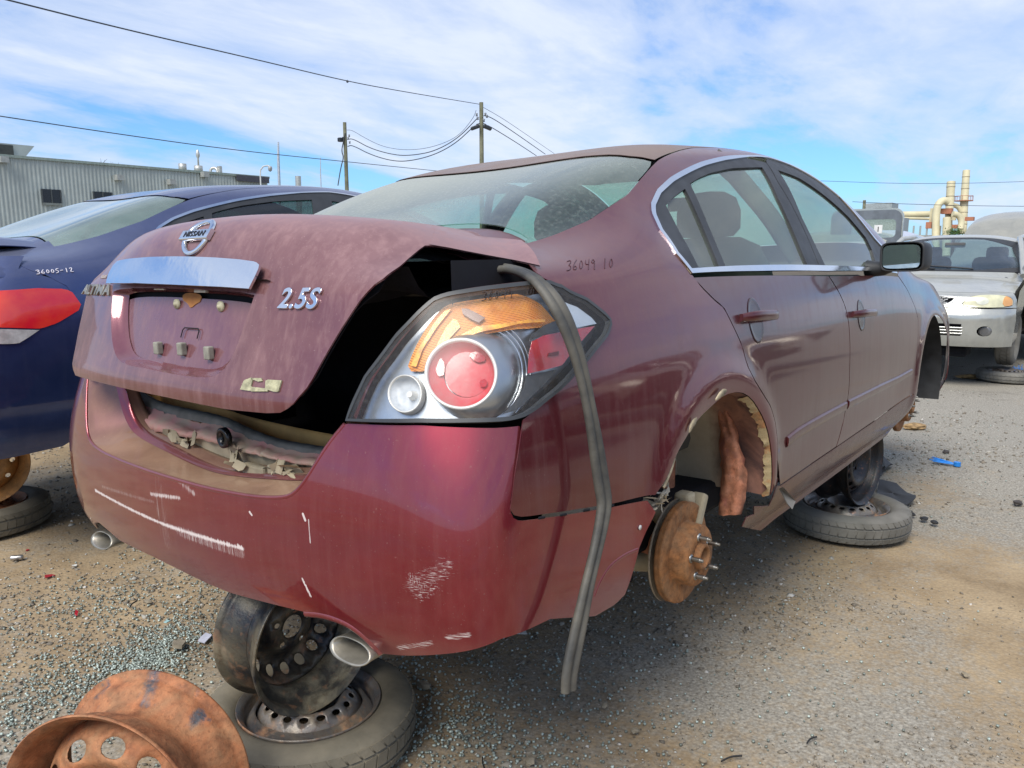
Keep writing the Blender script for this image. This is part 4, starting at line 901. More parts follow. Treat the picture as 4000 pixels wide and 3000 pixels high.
# far tail lamp, mirrored and simpler
lo_u = lamp_out*[-1, 1]
fl = panel('tail_lamp', R, lo_u, M_['redsoft'], hero, h=.03, th=.02, off=.004)
# ---- handwriting
def strokes(name, mat, ch, px_strokes, parent, r=.0012, off=.0015):
    """marker strokes: one crossing-stroke mesh lying on the surface"""
    m = MB()
    for s_ in px_strokes:
        P = [ch.hit(*q) for q in smooth_poly(s_, 2, False)]; P = ch.P(P)+ch.nrm(P)*off
        m.tube(P, r, 5)
    return m.build(name, mat, parent)
def place(glyphs, ox, oy, sx, sy, skew=0.0):
    out = []
    for k, g in glyphs:
        for st in g: out.append([(ox+(k+x)*sx+y*skew, oy+y*sy+(k+x)*skew) for x, y in st])
    return out
G = {'3': [[(0, .1), (.5, 0), (.6, .25), (.2, .45), (.65, .6), (.5, .95), (0, 1)]], '6': [[(.5, 0), (.1, .45), (.05, .85), (.4, 1), (.6, .75), (.35, .55), (.1, .75)]],
     '0': [[(.3, .1), (.05, .5), (.3, 1), (.6, .6), (.45, .15), (.25, .1)]], '4': [[(.1, .1), (.1, .5), (.6, .5)], [(.6, 0), (.55, 1)]], '1': [[(.3, 0), (.3, 1)]],
     '9': [[(.55, .25), (.3, 0), (.05, .25), (.3, .45), (.55, .2), (.55, 1.05)]], '5': [[(.6, 0), (.15, .05), (.1, .4), (.5, .5), (.5, .9), (.05, 1)]], '-': [[(0, .5), (.5, .45)]], '2': [[(0, .2), (.3, 0), (.55, .2), (.05, .95), (.65, .95)]]}
def word(txt, ox, oy, sx, sy, adv=.85, sk=0.0): return place([(i*adv, G[c]) for i, c in enumerate(txt) if c != ' '], ox, oy, sx, sy, sk)
w1 = word('36049', 1885, 1152, 27, 34, .88, -3)
strokes('marker_writing', M_['ink'], R, w1, cov, .0009, .0105)
strokes('marker_circle', M_['ink'], R, [[(2056, 1140), (2050, 1160), (2064, 1166), (2078, 1150), (2070, 1136), (2056, 1140)], [(2066, 1140), (2064, 1158)]], cov, .0009, .0105)
strokes('marker_writing', simple('faded_marker', (.085, .035, .045), .6), S, word('36049 10', 2215, 1018, 26, 40, .9, -1.5), q1, .0009, .0008)
# ---- chrome letters on the lid
def letters(name, txt, u0, v0, size, depth, mat, parent, sxk=1.0, shear=0.0, off=.001, center=True, thin=None):
    cu = bpy.data.curves.new(name, 'FONT'); cu.body = txt; cu.size = size; cu.extrude = depth/2; cu.bevel_depth = depth*.25; cu.shear = shear; cu.space_character = 1.08; cu.offset = size*.012 if thin is None else thin
    if center: cu.align_x = 'CENTER'
    tmp = bpy.data.objects.new('tmp', cu); COL.objects.link(tmp); dg = bpy.context.evaluated_depsgraph_get()
    me = bpy.data.meshes.new_from_object(tmp.evaluated_get(dg)); bpy.data.objects.remove(tmp)
    me.name = name; V = np.array([v.co[:] for v in me.vertices]); uv = np.stack([u0-V[:, 0]*sxk, v0+V[:, 1]], 1)
    P = Lc.P(uv)+Lc.nrm(uv)*(V[:, 2:3]+depth/2+off); me.vertices.foreach_set('co', P.ravel()); me.update()
    me.materials.clear(); return link_mesh(name, me, mat, parent)
a = Lc.hit(1078, 1205); b = Lc.hit(1248, 1215)
letters('chrome_letters', '2.5S', (a[0]+b[0])/2, Lc.hit(1160, 1205)[1], .060, .004, M_['chrome'], lid, sxk=1.0, shear=.2)
a = Lc.hit(330, 1150); b = Lc.hit(424, 1152)
letters('chrome_letters', 'ALTIMA', (a[0]+b[0])/2, (a[1]+b[1])/2, .040, .004, M_['chrome_dirty'], lid, sxk=.95*(abs(a[0]-b[0]))/.125)
letters('sticker_letters', 'NISSAN', Lc.hit(404, 1088)[0], Lc.hit(404, 1088)[1], .015, .0008, simple('faded_sticker', (.42, .36, .34), .7), lid)
# emblem: ring and bar
ec = Lc.hit(776, 925); m = MB()
def onL(uv, off): return Lc.P(uv)+Lc.nrm(uv)*off
ang = np.linspace(0, 2*math.pi, 56, endpoint=False)
def ering(f, off): return onL(np.array([ec+[.052*f*math.cos(t), .050*f*math.sin(t)] for t in ang]), off)
m.loft([ering(1.05, .001), ering(1.05, .006), ering(.98, .009), ering(.86, .009), ering(.79, .006), ering(.79, .001)], closed=True); emb = m.build('emblem_ring', M_['chrome'], lid)
uu = np.linspace(-.062, .062, 12); m = MB(); bw = .0135
rows = [onL(np.array([ec+[q, s*bw*k] for q in uu]), o) for s, k, o in ((-1, 1, .002), (-1, 1, .010), (-1, .8, .013), (1, .8, .013), (1, 1, .010), (1, 1, .002))]
m.loft(rows, closed=False); m.add([r[0] for r in rows], [range(6)]); m.add([r[-1] for r in rows], [list(range(6))[::-1]]); m.build('emblem_bar', M_['chrome'], lid)
letters('emblem_letters', 'NISSAN', ec[0], ec[1]-.0070, .0205, .0010, M_['black_gloss'], lid, sxk=1.25, off=.0128, thin=-.0002)
# glue and foam left by a lost badge
cr = simple('foam_residue', (.46, .44, .28), .85, 0, .25, 60, .6, 200)
for pts in ([(943, 1522), (958, 1487), (985, 1476), (990, 1490), (984, 1508), (990, 1528), (965, 1526)], [(990, 1478), (1025, 1478), (1028, 1490), (1012, 1492), (1006, 1486), (992, 1486)], [(986, 1512), (1040, 1518), (1042, 1488), (1050, 1486), (1050, 1530), (986, 1530)], [(1050, 1484), (1104, 1487), (1092, 1530), (1080, 1533), (1050, 1524)]):
    panel('badge_residue', Lc, Lc.line(pts), cr, lid, h=.01, th=.003, off=.0035)
# ------------------------------------------------------------------ loose weather seal
sp = [((1890, 1062), -.66), ((1945, 1048), -.69), ((1991, 1050), -.72), ((2055, 1068), -.78), ((2105, 1103), -.83), ((2162, 1172), -.872), ((2206, 1254), -.892), ((2244, 1356), -.905), ((2276, 1470), -.915), ((2308, 1628), -.925), ((2333, 1786), -.93), ((2352, 1913), -.935), ((2361, 1965), -.938), ((2349, 2045), -.94), ((2327, 2150), -.94), ((2295, 2280), -.94), ((2270, 2400), -.94), ((2244, 2520), -.94), ((2221, 2640), -.94), ((2219, 2700), -.94)]
PP = rs(smooth_poly([bpc(*p, 'y', y) for p, y in sp], 2, False), 90)
m = MB(); Tn = np.gradient(PP, axis=0); Tn /= np.linalg.norm(Tn, axis=1)[:, None]
prof = [(-.017, -.004), (-.017, .004), (-.012, .007), (-.005, .0035), (-.001, .003), (.001, .008), (.008, .010), (.015, .007), (.017, .0), (.013, -.006), (.0, -.005)]
rows = []
for i, (p, t) in enumerate(zip(PP, Tn)):
    view = CAR-p; view /= np.linalg.norm(view); out_ = np.array([-.35, -.94, .1]) if i > 14 else np.array([-.3, -.5, .8])
    side = np.cross(t, out_); side /= np.linalg.norm(side); o_ = np.cross(side, t)
    w = 1.0-.12*math.sin(i*.21)
    rows.append([p+side*a*w+o_*b for a, b in prof])
m.loft(rows, closed=True); m.add(rows[0], [range(len(prof))]); m.add(rows[-1], [list(range(len(prof)))[::-1]])
seal = m.build('weather_seal', simple('dusty_rubber_seal', (.105, .098, .080), .6, 0, .3, 12, .3, 60, c2=(.045, .045, .042)), None, xf=car2world)
tag(seal, 'long grey rubber weather seal hanging out of the boot opening over the right tail lamp', 'seal')
# ------------------------------------------------------------------ rear wheel well, brake and suspension
def well(cx, sgn, mats, liner=False):
    m = MB(); Ra = np.array([[1, 0, 0], [0, 0, -1], [0, 1, 0]])
    A = np.linspace(math.radians(-12), math.radians(192), 40); ys = [-.885, -.80, -.70, -.60, -.56]
    ap = rs(S.P(arch), 40); a0_ = np.arctan2(ap[:, 2]-.335, ap[:, 0]); rows = [ap+[0, .004, 0], ap*.985+[0, .02, .004]]
    for y in (-.82, -.70, -.60, -.56): rows.append(np.stack([.385*np.cos(a0_), np.full(40, y), .335+.385*np.sin(a0_)], 1))
    m.loft(rows); return m
m = well(0, 1, None); ww = m.build('wheel_well', M_['arch_front'], hero, recalc=False)
m = MB(); A = np.linspace(0, 2*math.pi, 40, endpoint=False)
inner = [(.40*math.cos(a), -.565, .345+(.40 if math.sin(a) > 0 else .16)*math.sin(a)) for a in A]; m.add(inner, [range(40)])
m.build('well_side', M_['arch_liner'], ww, recalc=False)
ap = rs(S.P(arch[len(arch)*3//5:]), 60); g = np.random.default_rng(2); smn = g.normal(0, 1, (60, 3)); smn = (smn+np.roll(smn, 1, 0)+np.roll(smn, 2, 0))/1.7; m = MB(); m.loft([ap+[0, .003, 0], ap+[-.004, .006, -.001], ap+[-.012, .022, -.004]+smn*[.004, .006, .002]]); m.build('arch_lip', rusty('rusty_arch_lip', (.42, .33, .18), (.42, .20, .08), .45, (.45, .36, .2), .3, 0, sc=14), ww)
# torn, rusty pillar on the front wall of the wheel well
g = np.random.default_rng(4); m = MB(); rows = []
CL = rs(np.array([(2812, 1560, 22), (2845, 1680, 34), (2862, 1790, 46), (2868, 1880, 52), (2855, 1960, 50), (2850, 2012, 46)], float), 34)
nz = g.normal(0, 1, (34, 6)); nz = (nz+np.roll(nz, 1, 0))/1.4
for i, (cx_, cy_, w) in enumerate(CL):
    pr = [(-1, .345), (-.85, .318), (-.45, .300), (-.05, .310), (.25, .296), (.7, .312), (1, .348)]
    rows.append([bpc(cx_+a*w+nz[i, k % 6]*3.2, cy_+nz[i, (k+2) % 6]*2, 'x', x+nz[i, (k+3) % 6]*.004) for k, (a, x) in enumerate(pr)])
m.loft(rows); m.build('rusty_pillar', M_['arch_rust'], hero)
m = MB(); c = bpc(2907, 1662, 'x', .36); m.lathe([(.0005, -.004), (.012, -.003), (.016, .0), (.024, -.006)], 18, c, R=np.array(Matrix.Rotation(math.radians(-90), 3, 'Y'))); m.build('grommet', simple('orange_grommet', (.50, .16, .08), .8), ww)
m = MB(); m.tube([(.25, -.60, .62), (.235, -.60, .20)], .028, 12); m.build('shock_absorber', M_['arch_rust'], hero)
HC = np.array([-.030, -.79, .222]); ysgn = np.array([[1, 0, 0], [0, 0, -1], [0, 1, 0]])   # lathe z axis -> -y
def hub_assembly(C, R0=.146, parent=None, mats=None, studs=True):
    disc = MB(); pr = [(.078, -.010), (.084, -.012), (R0-.004, -.012), (R0, -.010), (R0, -.004), (R0-.001, .0), (R0, .004), (R0, .010), (R0-.004, .012), (R0-.030, .012), (.098, .0115), (.094, .010), (.090, .014), (.088, .052), (.083, .058), (.040, .058), (.036, .056)]
    disc.lathe(pr, 72, C, R=ysgn); d = disc.build('brake_disc', M_['rust_disc'], parent)
    hb = MB(); hb.lathe([(.040, .050), (.040, .060), (.037, .072), (.030, .075), (.027, .072), (.027, .045), (.0005, .043)], 40, C, R=ysgn); hb.build('hub', M_['rust_disc'], d)
    if studs:
        for k in range(5):
            a = 2*math.pi*k/5+.45; p = C+np.array([.057*math.cos(a), -.056, .057*math.sin(a)])
            s = MB(); s.lathe([(.0125, 0), (.0125, .004), (.0085, .006)], 14, p, R=ysgn); s.tube([p+[0, -.004, 0]]+[p+[0, -.006-.0014*i, 0] for i in range(18)], [.0062+(.0008 if i % 2 else 0) for i in range(19)], 12); s.tube([p+[0, -.030, 0], p+[0, -.038, 0]], [.0055, .0045], 12)
            s.build('wheel_stud', M_['stud'], d)
    return d
hb_ = hub_assembly(HC, parent=hero)
# dust shield, knuckle, caliper bracket and arms behind the disc
m = MB(); m.lathe([(.05, -.030), (.135, -.032), (.15, -.026), (.15, -.020)], 48, HC, R=ysgn, a0=math.radians(60), a1=math.radians(330)); ds_ = m.build('dust_shield', M_['arch_liner'], hero)
m = MB(); m.box(HC+[.06, .02, .125], (.05, .05, .07), bev=.01); m.box(HC+[.10, .0, .10], (.03, .045, .10), R=Matrix.Rotation(.5, 3, 'Y'), bev=.008); m.build('caliper_bracket', M_['beige'], hero)
m = MB(); m.tube([HC+[-.02, .05, -.03], (-.10, -.60, .17), (-.16, -.40, .19)], [.035, .026, .03], 12); m.build('control_arm', M_['beige'], hero)
m = MB(); m.tube([HC+[0, .05, .09], (-.02, -.60, .35), (-.02, -.42, .36)], [.028, .022, .022], 12); m.build('control_arm', M_['beige'], hero)
m = MB(); m.tube([HC+[0, .02, 0], HC+[0, .12, 0], (0, -.3, .22)], [.06, .05, .03], 16); m.build('wheel_carrier', M_['arch_rust'], hero)
m = MB(); m.tube([(-.05, -.62, .17), (-.05, -.62, .36)], .05, 16); m.tube([(-.05, -.62, .10), (-.05, -.62, .17)], .02, 10); m.build('coil_spring', M_['dark'], hero)
# frayed bumper bracket at the seam
m = MB(); crum(m, bpc(2585, 1935, 'y', -.885), (.02, .006, .014), 20, 9, .0035); m.build('frayed_plastic', simple('torn_white_plastic', (.55, .50, .40), .8, 0, .2, 30), bump_o)
m = MB(); m.tube(smooth_poly([bpc(2640, 1735, 'y', -.905), bpc(2622, 1800, 'y', -.905), bpc(2600, 1862, 'y', -.903), bpc(2590, 1905, 'y', -.90)], 2, False), [.003]+[.006]*3+[.004]*9, 6, sx=.4) if False else m.tube(rs(np.array([bpc(2638, 1790, 'y', -.905), bpc(2612, 1860, 'y', -.903), bpc(2592, 1905, 'y', -.90)]), 8), [.002, .004, .006, .007, .006, .007, .008, .006], 6, sx=.4); m.build('cracked_filler', M_['filler'], q1)
m = MB(); m.tube(rs(np.array([bpc(2722, 1635, 'y', -.913), bpc(2702, 1662, 'y', -.912), bpc(2692, 1690, 'y', -.91)]), 7), [.003, .008, .010, .009, .009, .007, .003], 6, sx=.35); m.build('cracked_filler', M_['filler'], q1)
m = MB(); m.tube(rs(np.array([bpc(2838, 1525, 'y', -.913), bpc(2815, 1540, 'y', -.913), bpc(2795, 1562, 'y', -.912)]), 7), [.003, .008, .011, .009, .009, .006, .003], 6, sx=.35); m.build('cracked_filler', M_['filler'], q1)
# ------------------------------------------------------------------ exhaust tips
def tip(y, L=.16):
    m = MB(); rows = []
    A = np.linspace(0, 2*math.pi, 36, endpoint=False)
    def ov(x, f, sl=0): return [(x+sl*math.sin(a), y+.060*f*np.sign(math.cos(a))*abs(math.cos(a))**.8, .280+.020*f*math.sin(a)) for a in A]
    m.loft([ov(-1.045+L, .86), ov(-1.02, .98), ov(-1.04, 1.0, .012), ov(-1.052, 1.04, .012), ov(-1.056, 1.0, .012), ov(-1.050, .90, .012), ov(-1.03, .84), ov(-.88, .80)], closed=True)
    return m.build('exhaust_tip', M_['chrome_dirty'], hero)
for y in (.56, -.56):
    t_ = tip(y); m = MB(); m.add([(-.935, y+.05*math.cos(a), .282+.019*math.sin(a)) for a in np.linspace(0, 6.283, 24, endpoint=False)], [range(24)]); m.build('dark_plate', M_['dark'], t_)  # near-black disc closing the pipe inside each tip
m = MB()
for y in (.56, -.56): m.tube([(-.92, y, .292), (-.7, y*.95, .28)], .03, 10)
m.box((-.62, 0, .27), (.26, 1.25, .16), bev=.04); m.build('muffler', M_['arch_liner'], hero)
# underside
m = MB(); m.box((1.15, 0, .27), (3.3, 1.42, .10), bev=.02); m.box((-.30, 0, .40), (.9, 1.06, .16), bev=.02); m.box((2.75, 0, .36), (.9, .9, .26), bev=.05); m.build('floor_pan', M_['dark'], hero)
# ------------------------------------------------------------------ cabin
m = MB(); m.box((-.28, 0, .985), (.52, 1.12, .02), bev=.005); m.build('parcel_shelf', M_['seat'], hero)
def seat(x, y, w, name, z=.42, hr=True, hy=(0,)):
    m = MB(); m.box((x-.28+.28, y, z+.08), (.50, w, .18), bev=.06); m.build(name, M_['seat'], hero)
    b = MB(); rows = []
    for k, (zz, f, d) in enumerate([(.50, .9, .10), (.60, 1, .11), (.85, 1.0, .10), (1.02, .92, .085), (1.10, .78, .07), (1.135, .5, .04), (1.14, .1, .01)]):
        xc = x-.20-(zz-.5)*.32
        rows.append([(xc+d*np.sign(math.cos(a))*abs(math.cos(a))**.5, y+w/2*f*np.sign(math.sin(a))*abs(math.sin(a))**.5, zz) for a in np.linspace(0, 2*math.pi, 28, endpoint=False)])
    b.loft(rows, closed=True); bk = b.build(name+'_back', M_['seat'], hero)
    for yy in hy:
        h = MB(); rows = []
        for zz, f in [(1.135, .3), (1.14, .8), (1.17, 1), (1.24, 1.0), (1.29, .85), (1.315, .5), (1.32, .05)]:
            rows.append([(x-.425+.055*f*math.cos(a), y+yy+.135*f*np.sign(math.sin(a))*abs(math.sin(a))**.6, zz) for a in np.linspace(0, 2*math.pi, 24, endpoint=False)])
        h.loft(rows, closed=True); h.tube([(x-.42, y+yy-.05, 1.08), (x-.42, y+yy-.05, 1.16)], .007, 6); h.tube([(x-.42, y+yy+.05, 1.08), (x-.42, y+yy+.05, 1.16)], .007, 6); h.build('headrest', M_['seat'], bk)
seat(1.45, -.37, .50, 'front_seat'); seat(1.45, .37, .50, 'front_seat')
m = MB(); m.box((.42, 0, .50), (.50, 1.25, .18), bev=.05); m.box((.14, 0, .78), (.16, 1.25, .46), R=Matrix.Rotation(-.25, 3, 'Y'), bev=.05); m.build('rear_seat', M_['seat'], hero)
m = MB(); m.box((2.15, 0, .86), (.42, 1.35, .18), bev=.06); m.build('dashboard', simple('dash', (.05, .05, .05), .7), hero)
m = MB(); m.tube([(1.86+.02*math.cos(a), .37+.18*math.cos(a), .95+.17*math.sin(a)) for a in np.linspace(0, 2*math.pi, 33)], .014, 8, caps=False); m.tube([(1.86, .20, .95), (1.86, .54, .95)], .016, 8); m.build('steering_wheel', simple('wheel_leather', (.04, .04, .04), .5), hero)
m = MB(); m.box((1.62, 0, 1.32), (.03, .24, .065), bev=.012); m.tube([(1.63, 0, 1.34), (1.60, 0, 1.42)], .012, 8); m.build('interior_mirror', M_['trim_black'], hero)
for fl in (1, -1):
    m = MB(); m.tube(rs(S.P([(.93, .85), (.86, 1.0), (.78, 1.18), (.74, 1.26)])*[1, fl, 1]+[0, .05*fl, 0], 10), .035, 8, sx=.5); m.build('door_pillar', M_['seat'], hero)
# headliner
hl = cat([(.12, 1.845), (.14, 1.5), (.24, 1.30), (.7, 1.32), (1.3, 1.36), (1.45, 1.5), (1.5, 1.845)])
panel('headliner', SF, full(hl), M_['seat'], hero, h=.08, th=.004, off=-.03)
# ---- front corner: liner, knuckle and the bumper remnant
m = MB(); A = np.linspace(math.radians(-22), math.radians(165), 34)
rows = [[(2.776+.385*math.cos(a), y, .335+.385*math.sin(a)) for a in A] for y in (-.875, -.80, -.66, -.60)]
m.loft(rows); m.add([(2.776+.38*math.cos(a), -.60, .335+.38*math.sin(a)) for a in A], [range(34)]); fl_ = m.build('wheel_well_liner', simple('black_liner', (.03, .032, .035), .6, 0, .3, 12), hero, recalc=False)
fb = cat([(3.175, .30), (3.21, .10), (3.30, .03), (3.42, .04), (3.50, .2), (3.50, .62), (3.30, .62), (3.22, .50), (3.185, .40)])
both('front_bumper', S, fb, M_['paint'], hero, h=.04, th=.004)
hub_assembly(np.array([2.78, -.74, .20]), .15, hero, studs=True)
g = np.random.default_rng(5); m = MB()
for k in range(7):
    c = np.array([2.80+g.uniform(-.06, .12), -.74+g.uniform(-.02, .04), .20+g.uniform(-.10, .12)]); m.box(c, tuple(g.uniform(.03, .09, 3)), R=Matrix.Rotation(g.uniform(0, 3), 3, 'Y'), bev=.008)
m.build('brake_caliper', M_['rust_wheel'], hero)
m = MB(); m.box((3.3, 0, .45), (.16, 1.5, .34), bev=.06); m.build('bumper_beam', M_['dark'], hero)
# bent sill strip
m = MB(); q = [bpc(3048, 1912, 'y', -.90), bpc(3062, 1905, 'y', -.92), bpc(3108, 1958, 'y', -.93), bpc(3095, 1990, 'y', -.93), bpc(3078, 1970, 'y', -.93)]
m.add(q+[p+np.array([.004, .006, 0]) for p in q], [(0, 1, 2, 3, 4), (9, 8, 7, 6, 5), (0, 5, 6, 1), (1, 6, 7, 2), (2, 7, 8, 3), (3, 8, 9, 4), (4, 9, 5, 0)]); m.build('bent_tab', simple('grey_plastic_tab', (.20, .19, .17), .7), hero)

# small slots along the bumper's upper seam, a clip and the lower crease
for px, py in ((2115, 2022), (2200, 2010), (2290, 1993), (2385, 1976)):
    a = R.hit(px-12, py+2); b = R.hit(px+12, py-2); m = MB(); m.tube(onR([a, b], .0006), .0028, 6, sx=.5); m.build('seam_slot', M_['dark'], bump_o)
m = MB(); m.lathe([(.0005, 0), (.006, .001), (.006, .003), (.0005, .004)], 14, onR([R.hit(2498, 2060)], .0)[0], R=ysgn); m.build('push_clip', simple('white_clip', (.6, .6, .58), .5), bump_o)
uvc = smooth_poly(R.line([(2322, 2330), (2345, 2270), (2380, 2212), (2430, 2172), (2492, 2145)]), 2, False); m = MB(); m.tube(onR(uvc, -.001), .0045, 8, sx=.6); m.build('bumper_crease', M_['paint_bumper'], bump_o)
uvc = smooth_poly(R.line([(1190, 2398), (1260, 2404), (1340, 2430), (1400, 2468), (1450, 2515), (1485, 2556)]), 2, False); m = MB(); m.tube(onR(uvc, -.002), .008, 8, sx=.6); m.build('exhaust_arch_lip', M_['paint_bumper'], bump_o)
# ------------------------------------------------------------------ generic wheel parts
def annulus_mesh(m, zf, r0, r1, holes, n=96, h=.012, xf=None, mi=0, th=.003):
    """flat plate with holes in polar outline, height zf(r); added to m"""
    outer = [(r1*math.cos(t), r1*math.sin(t)) for t in np.linspace(0, 2*math.pi, n, endpoint=False)]
    hs = [np.array(x) for x in holes]
    if r0 > 0: hs.append(np.array([(r0*math.cos(t), r0*math.sin(t)) for t in np.linspace(0, 2*math.pi, 28, endpoint=False)]))
    g = np.arange(-r1, r1, h); G = np.stack(np.meshgrid(g, g, indexing='ij'), -1).reshape(-1, 2); G = G[np.hypot(*G.T) < r1-h*.5]
    k = np.ones(len(G), bool)
    for x in hs: k &= ~inside(x, G)
    G = G[k]; B = np.concatenate([outer]+hs); G = G[np.linalg.norm(G[:, None]-B[None], axis=2).min(1) > h*.45]
    E = []; b = 0
    for x in [outer]+hs: E += [(b+i, b+(i+1) % len(x)) for i in range(len(x))]; b += len(x)
    r = delaunay_2d_cdt([Vector(p) for p in np.concatenate([B, G])], E, [], 0, 1e-7)
    V = np.array([tuple(p) for p in r[0]]); F = np.array([list(f) for f in r[2]]); c = V[F].mean(1); k = np.ones(len(F), bool)
    for x in hs: k &= ~inside(x, c)
    F = F[k]; R_ = np.hypot(*V.T); Z = zf(R_)
    P = np.c_[V, Z]; P2 = np.c_[V, Z-th]; n_ = len(P)
    ed = {}
    for f in F:
        for i in range(3): ed[(int(f[i]), int(f[(i+1) % 3]))] = 1
    rim = [(a, b) for a, b in ed if (b, a) not in ed]
    allv = np.vstack([P, P2])
    if xf is not None: allv = xf(allv)
    faces = [list(map(int, f)) for f in F]+[[int(n_+i) for i in f[::-1]] for f in F]+[[b, a, n_+a, n_+b] for a, b in rim]
    m.add(allv, faces, True, mi)
def oval(cx, cy, a, b, ang, n=16):
    return [(cx+a*math.cos(t)*math.cos(ang)-b*math.sin(t)*math.sin(ang), cy+a*math.cos(t)*math.sin(ang)+b*math.sin(t)*math.cos(ang)) for t in np.linspace(0, 2*math.pi, n, endpoint=False)]
def rim_mesh(Rf=.218, w=.19, nh=16, rh=.135, ha=.017, hb=.012, bore=.034, face=.7, lug=5, square=False):
    """steel wheel, axis along z, outer face towards +z"""
    m = MB(); Rb = Rf-.017; Rd = Rf-.05
    prof = [(Rf-.002, -w/2), (Rf, -w/2+.002), (Rf, -w/2+.008), (Rb+.004, -w/2+.014), (Rb, -w/2+.022), (Rb-.002, -w/2+.045), (Rd+.01, -w/2+.062), (Rd, -w/2+.075), (Rd, -w/2+.105), (Rb-.006, w/2-.055), (Rb, w/2-.024), (Rb+.004, w/2-.014), (Rf, w/2-.008), (Rf, w/2-.002), (Rf-.002, w/2), (Rf-.005, w/2-.003), (Rb+.001, w/2-.012), (Rb-.003, w/2-.024), (Rb-.009, w/2-.055), (Rd-.003, -w/2+.105), (Rd-.003, -w/2+.075), (Rd+.007, -w/2+.062), (Rb-.005, -w/2+.045), (Rb-.003, -w/2+.022), (Rb+.001, -w/2+.012), (Rf-.005, -w/2+.003)]
    m.lathe(prof[:15], 96); m.lathe(prof[14:]+[prof[0]], 96, mi=1)
    holes = []
    for k in range(nh):
        a = 2*math.pi*k/nh; holes.append(oval(rh*math.cos(a), rh*math.sin(a), hb, ha, a, 14))
    for k in range(lug):
        a = 2*math.pi*k/lug+.3; holes.append(oval(.057*math.cos(a), .057*math.sin(a), .0085, .0085, 0, 10))
    zc = w/2*face
    zf = cspline([0, .03, .05, .072, Rd*.56, Rd*.70, Rd*.82, Rd-.012, Rd+.002], [zc-.035, zc-.035, zc-.038, zc-.030, zc-.004, zc+.004, zc-.008, zc-.030, zc-.055])
    annulus_mesh(m, zf, bore, Rd+.001, holes)
    return m
def tyre_mesh(Ro=.30, Ri=.20, w=.13, ng=48, blocks=True):
    m = MB(); h = w/2
    prof = [(Ri, -h*.55), (Ri+.008, -h*.78), (Ri+.03, -h*.95), ((Ri+Ro)/2, -h*1.0), (Ro-.022, -h*.88), (Ro-.008, -h*.74), (Ro-.001, -h*.60), (Ro, -h*.42), (Ro-.005, -h*.38), (Ro-.005, -h*.32), (Ro, -h*.28), (Ro+.001, 0), (Ro, h*.28), (Ro-.005, h*.32), (Ro-.005, h*.38), (Ro, h*.42), (Ro-.001, h*.60), (Ro-.008, h*.74), (Ro-.022, h*.88), ((Ri+Ro)/2, h*1.0), (Ri+.03, h*.95), (Ri+.008, h*.78), (Ri, h*.55)]
    m.lathe(prof, 96)
    if blocks:
        # tread sipes: dark narrow ribs standing a hair proud would look wrong, so raise shallow shoulder blocks instead
        for k in range(ng):
            a = 2*math.pi*k/ng
            for z0, z1, sk in ((-h*.74, -h*.40, .05), (h*.40, h*.74, -.05), (-h*.26, h*.26, .02)):
                V = []
                for dz, da in ((z0, -.42), (z0, .42), (z1, .42), (z1, -.42)):
                    t = a+da*2*math.pi/ng+(sk if dz == z1 else 0)
                    ro = Ro-.006 if abs(dz) > h*.7 else Ro+.0005
                    V.append((ro, t, dz))
                top = [((r+.0035)*math.cos(t), (r+.0035)*math.sin(t), z) for r, t, z in V]; bot = [((r-.003)*math.cos(t), (r-.003)*math.sin(t), z) for r, t, z in V]
                m.add(top+bot, [(0, 1, 2, 3), (0, 4, 5, 1), (1, 5, 6, 2), (2, 6, 7, 3), (3, 7, 4, 0)], False)
    return m
def axis_rot(n, spin=0.0):
    n = Vector(n).normalized(); return n.to_track_quat('Z', 'Y').to_matrix() @ Matrix.Rotation(spin, 3, 'Z')
def place_mat(c, n, spin=0.0):
    Rm_ = axis_rot(n, spin).to_4x4(); Rm_.translation = Vector(c); return Rm_
M_['tyre'] = simple('dusty_tyre', (.21, .185, .135), .85, 0, .35, 5, .25, 120, c2=(.095, .088, .068))
M_['tyre2'] = simple('grey_tyre', (.20, .19, .165), .85, 0, .35, 5, .25, 120, c2=(.10, .096, .082))
def make_rim(label, c, n, mat, group=None, spin=0.0, **kw):
    o = rim_mesh(**kw).build('steel_rim', [mat, M_['rim_inside'] if mat is M_['black_wheel'] else mat]); o.matrix_world = place_mat(c, n, spin); return tag(o, label, 'wheel rim', group)
def make_spare(label, c, n, wmat, tmat, group=None, spin=0.0, Ro=.30, w=.13, Ri=.20, wk=None):
    e = empty('spare_wheel', mat=place_mat(c, n, spin), label=label, cat='wheel', group=group)
    tyre_mesh(Ro, Ri, w).build('tyre', tmat, e)
    rim_mesh(**dict(dict(Rf=Ri+.006, w=w*.86, nh=16, rh=.119, ha=.013, hb=.008, bore=.030, face=1.12), **(wk or {}))).build('rim', [wmat, wmat], e); return e
Rt = np.array([math.sin(CAM_YAW), -math.cos(CAM_YAW), 0]); Fw = np.array([math.cos(CAM_YAW), math.sin(CAM_YAW), 0])
def hv(r, f, u=0): v = Rt*r+Fw*f+np.array([0, 0, u]); return v/np.linalg.norm(v)
GR = 'steel rims and spare wheels propping up the cars'
make_rim('rusty orange steel rim lying in the bottom left corner of the picture', (-1.325, -.137, .241), (-.879, -.476, .04), M_['rust_wheel'], None, .2, Rf=.235, w=.20, nh=10, rh=.145, ha=.028, hb=.019)
c = bpw(1212, 2795, .075); make_spare('worn spare wheel lying flat under the rear bumper of the maroon car', (c[0], c[1], .070), (0.02, 0, 1), M_['spare_wheel'], M_['tyre'], GR, .4, Ro=.305, w=.135)
make_rim('black steel rim standing on the spare wheel below the right exhaust tip', (-.748, .037, .340), (-.027, .999, .022), M_['black_wheel'], GR, .1, Rf=.215, w=.19, nh=16, ha=.014, hb=.014, rh=.136)
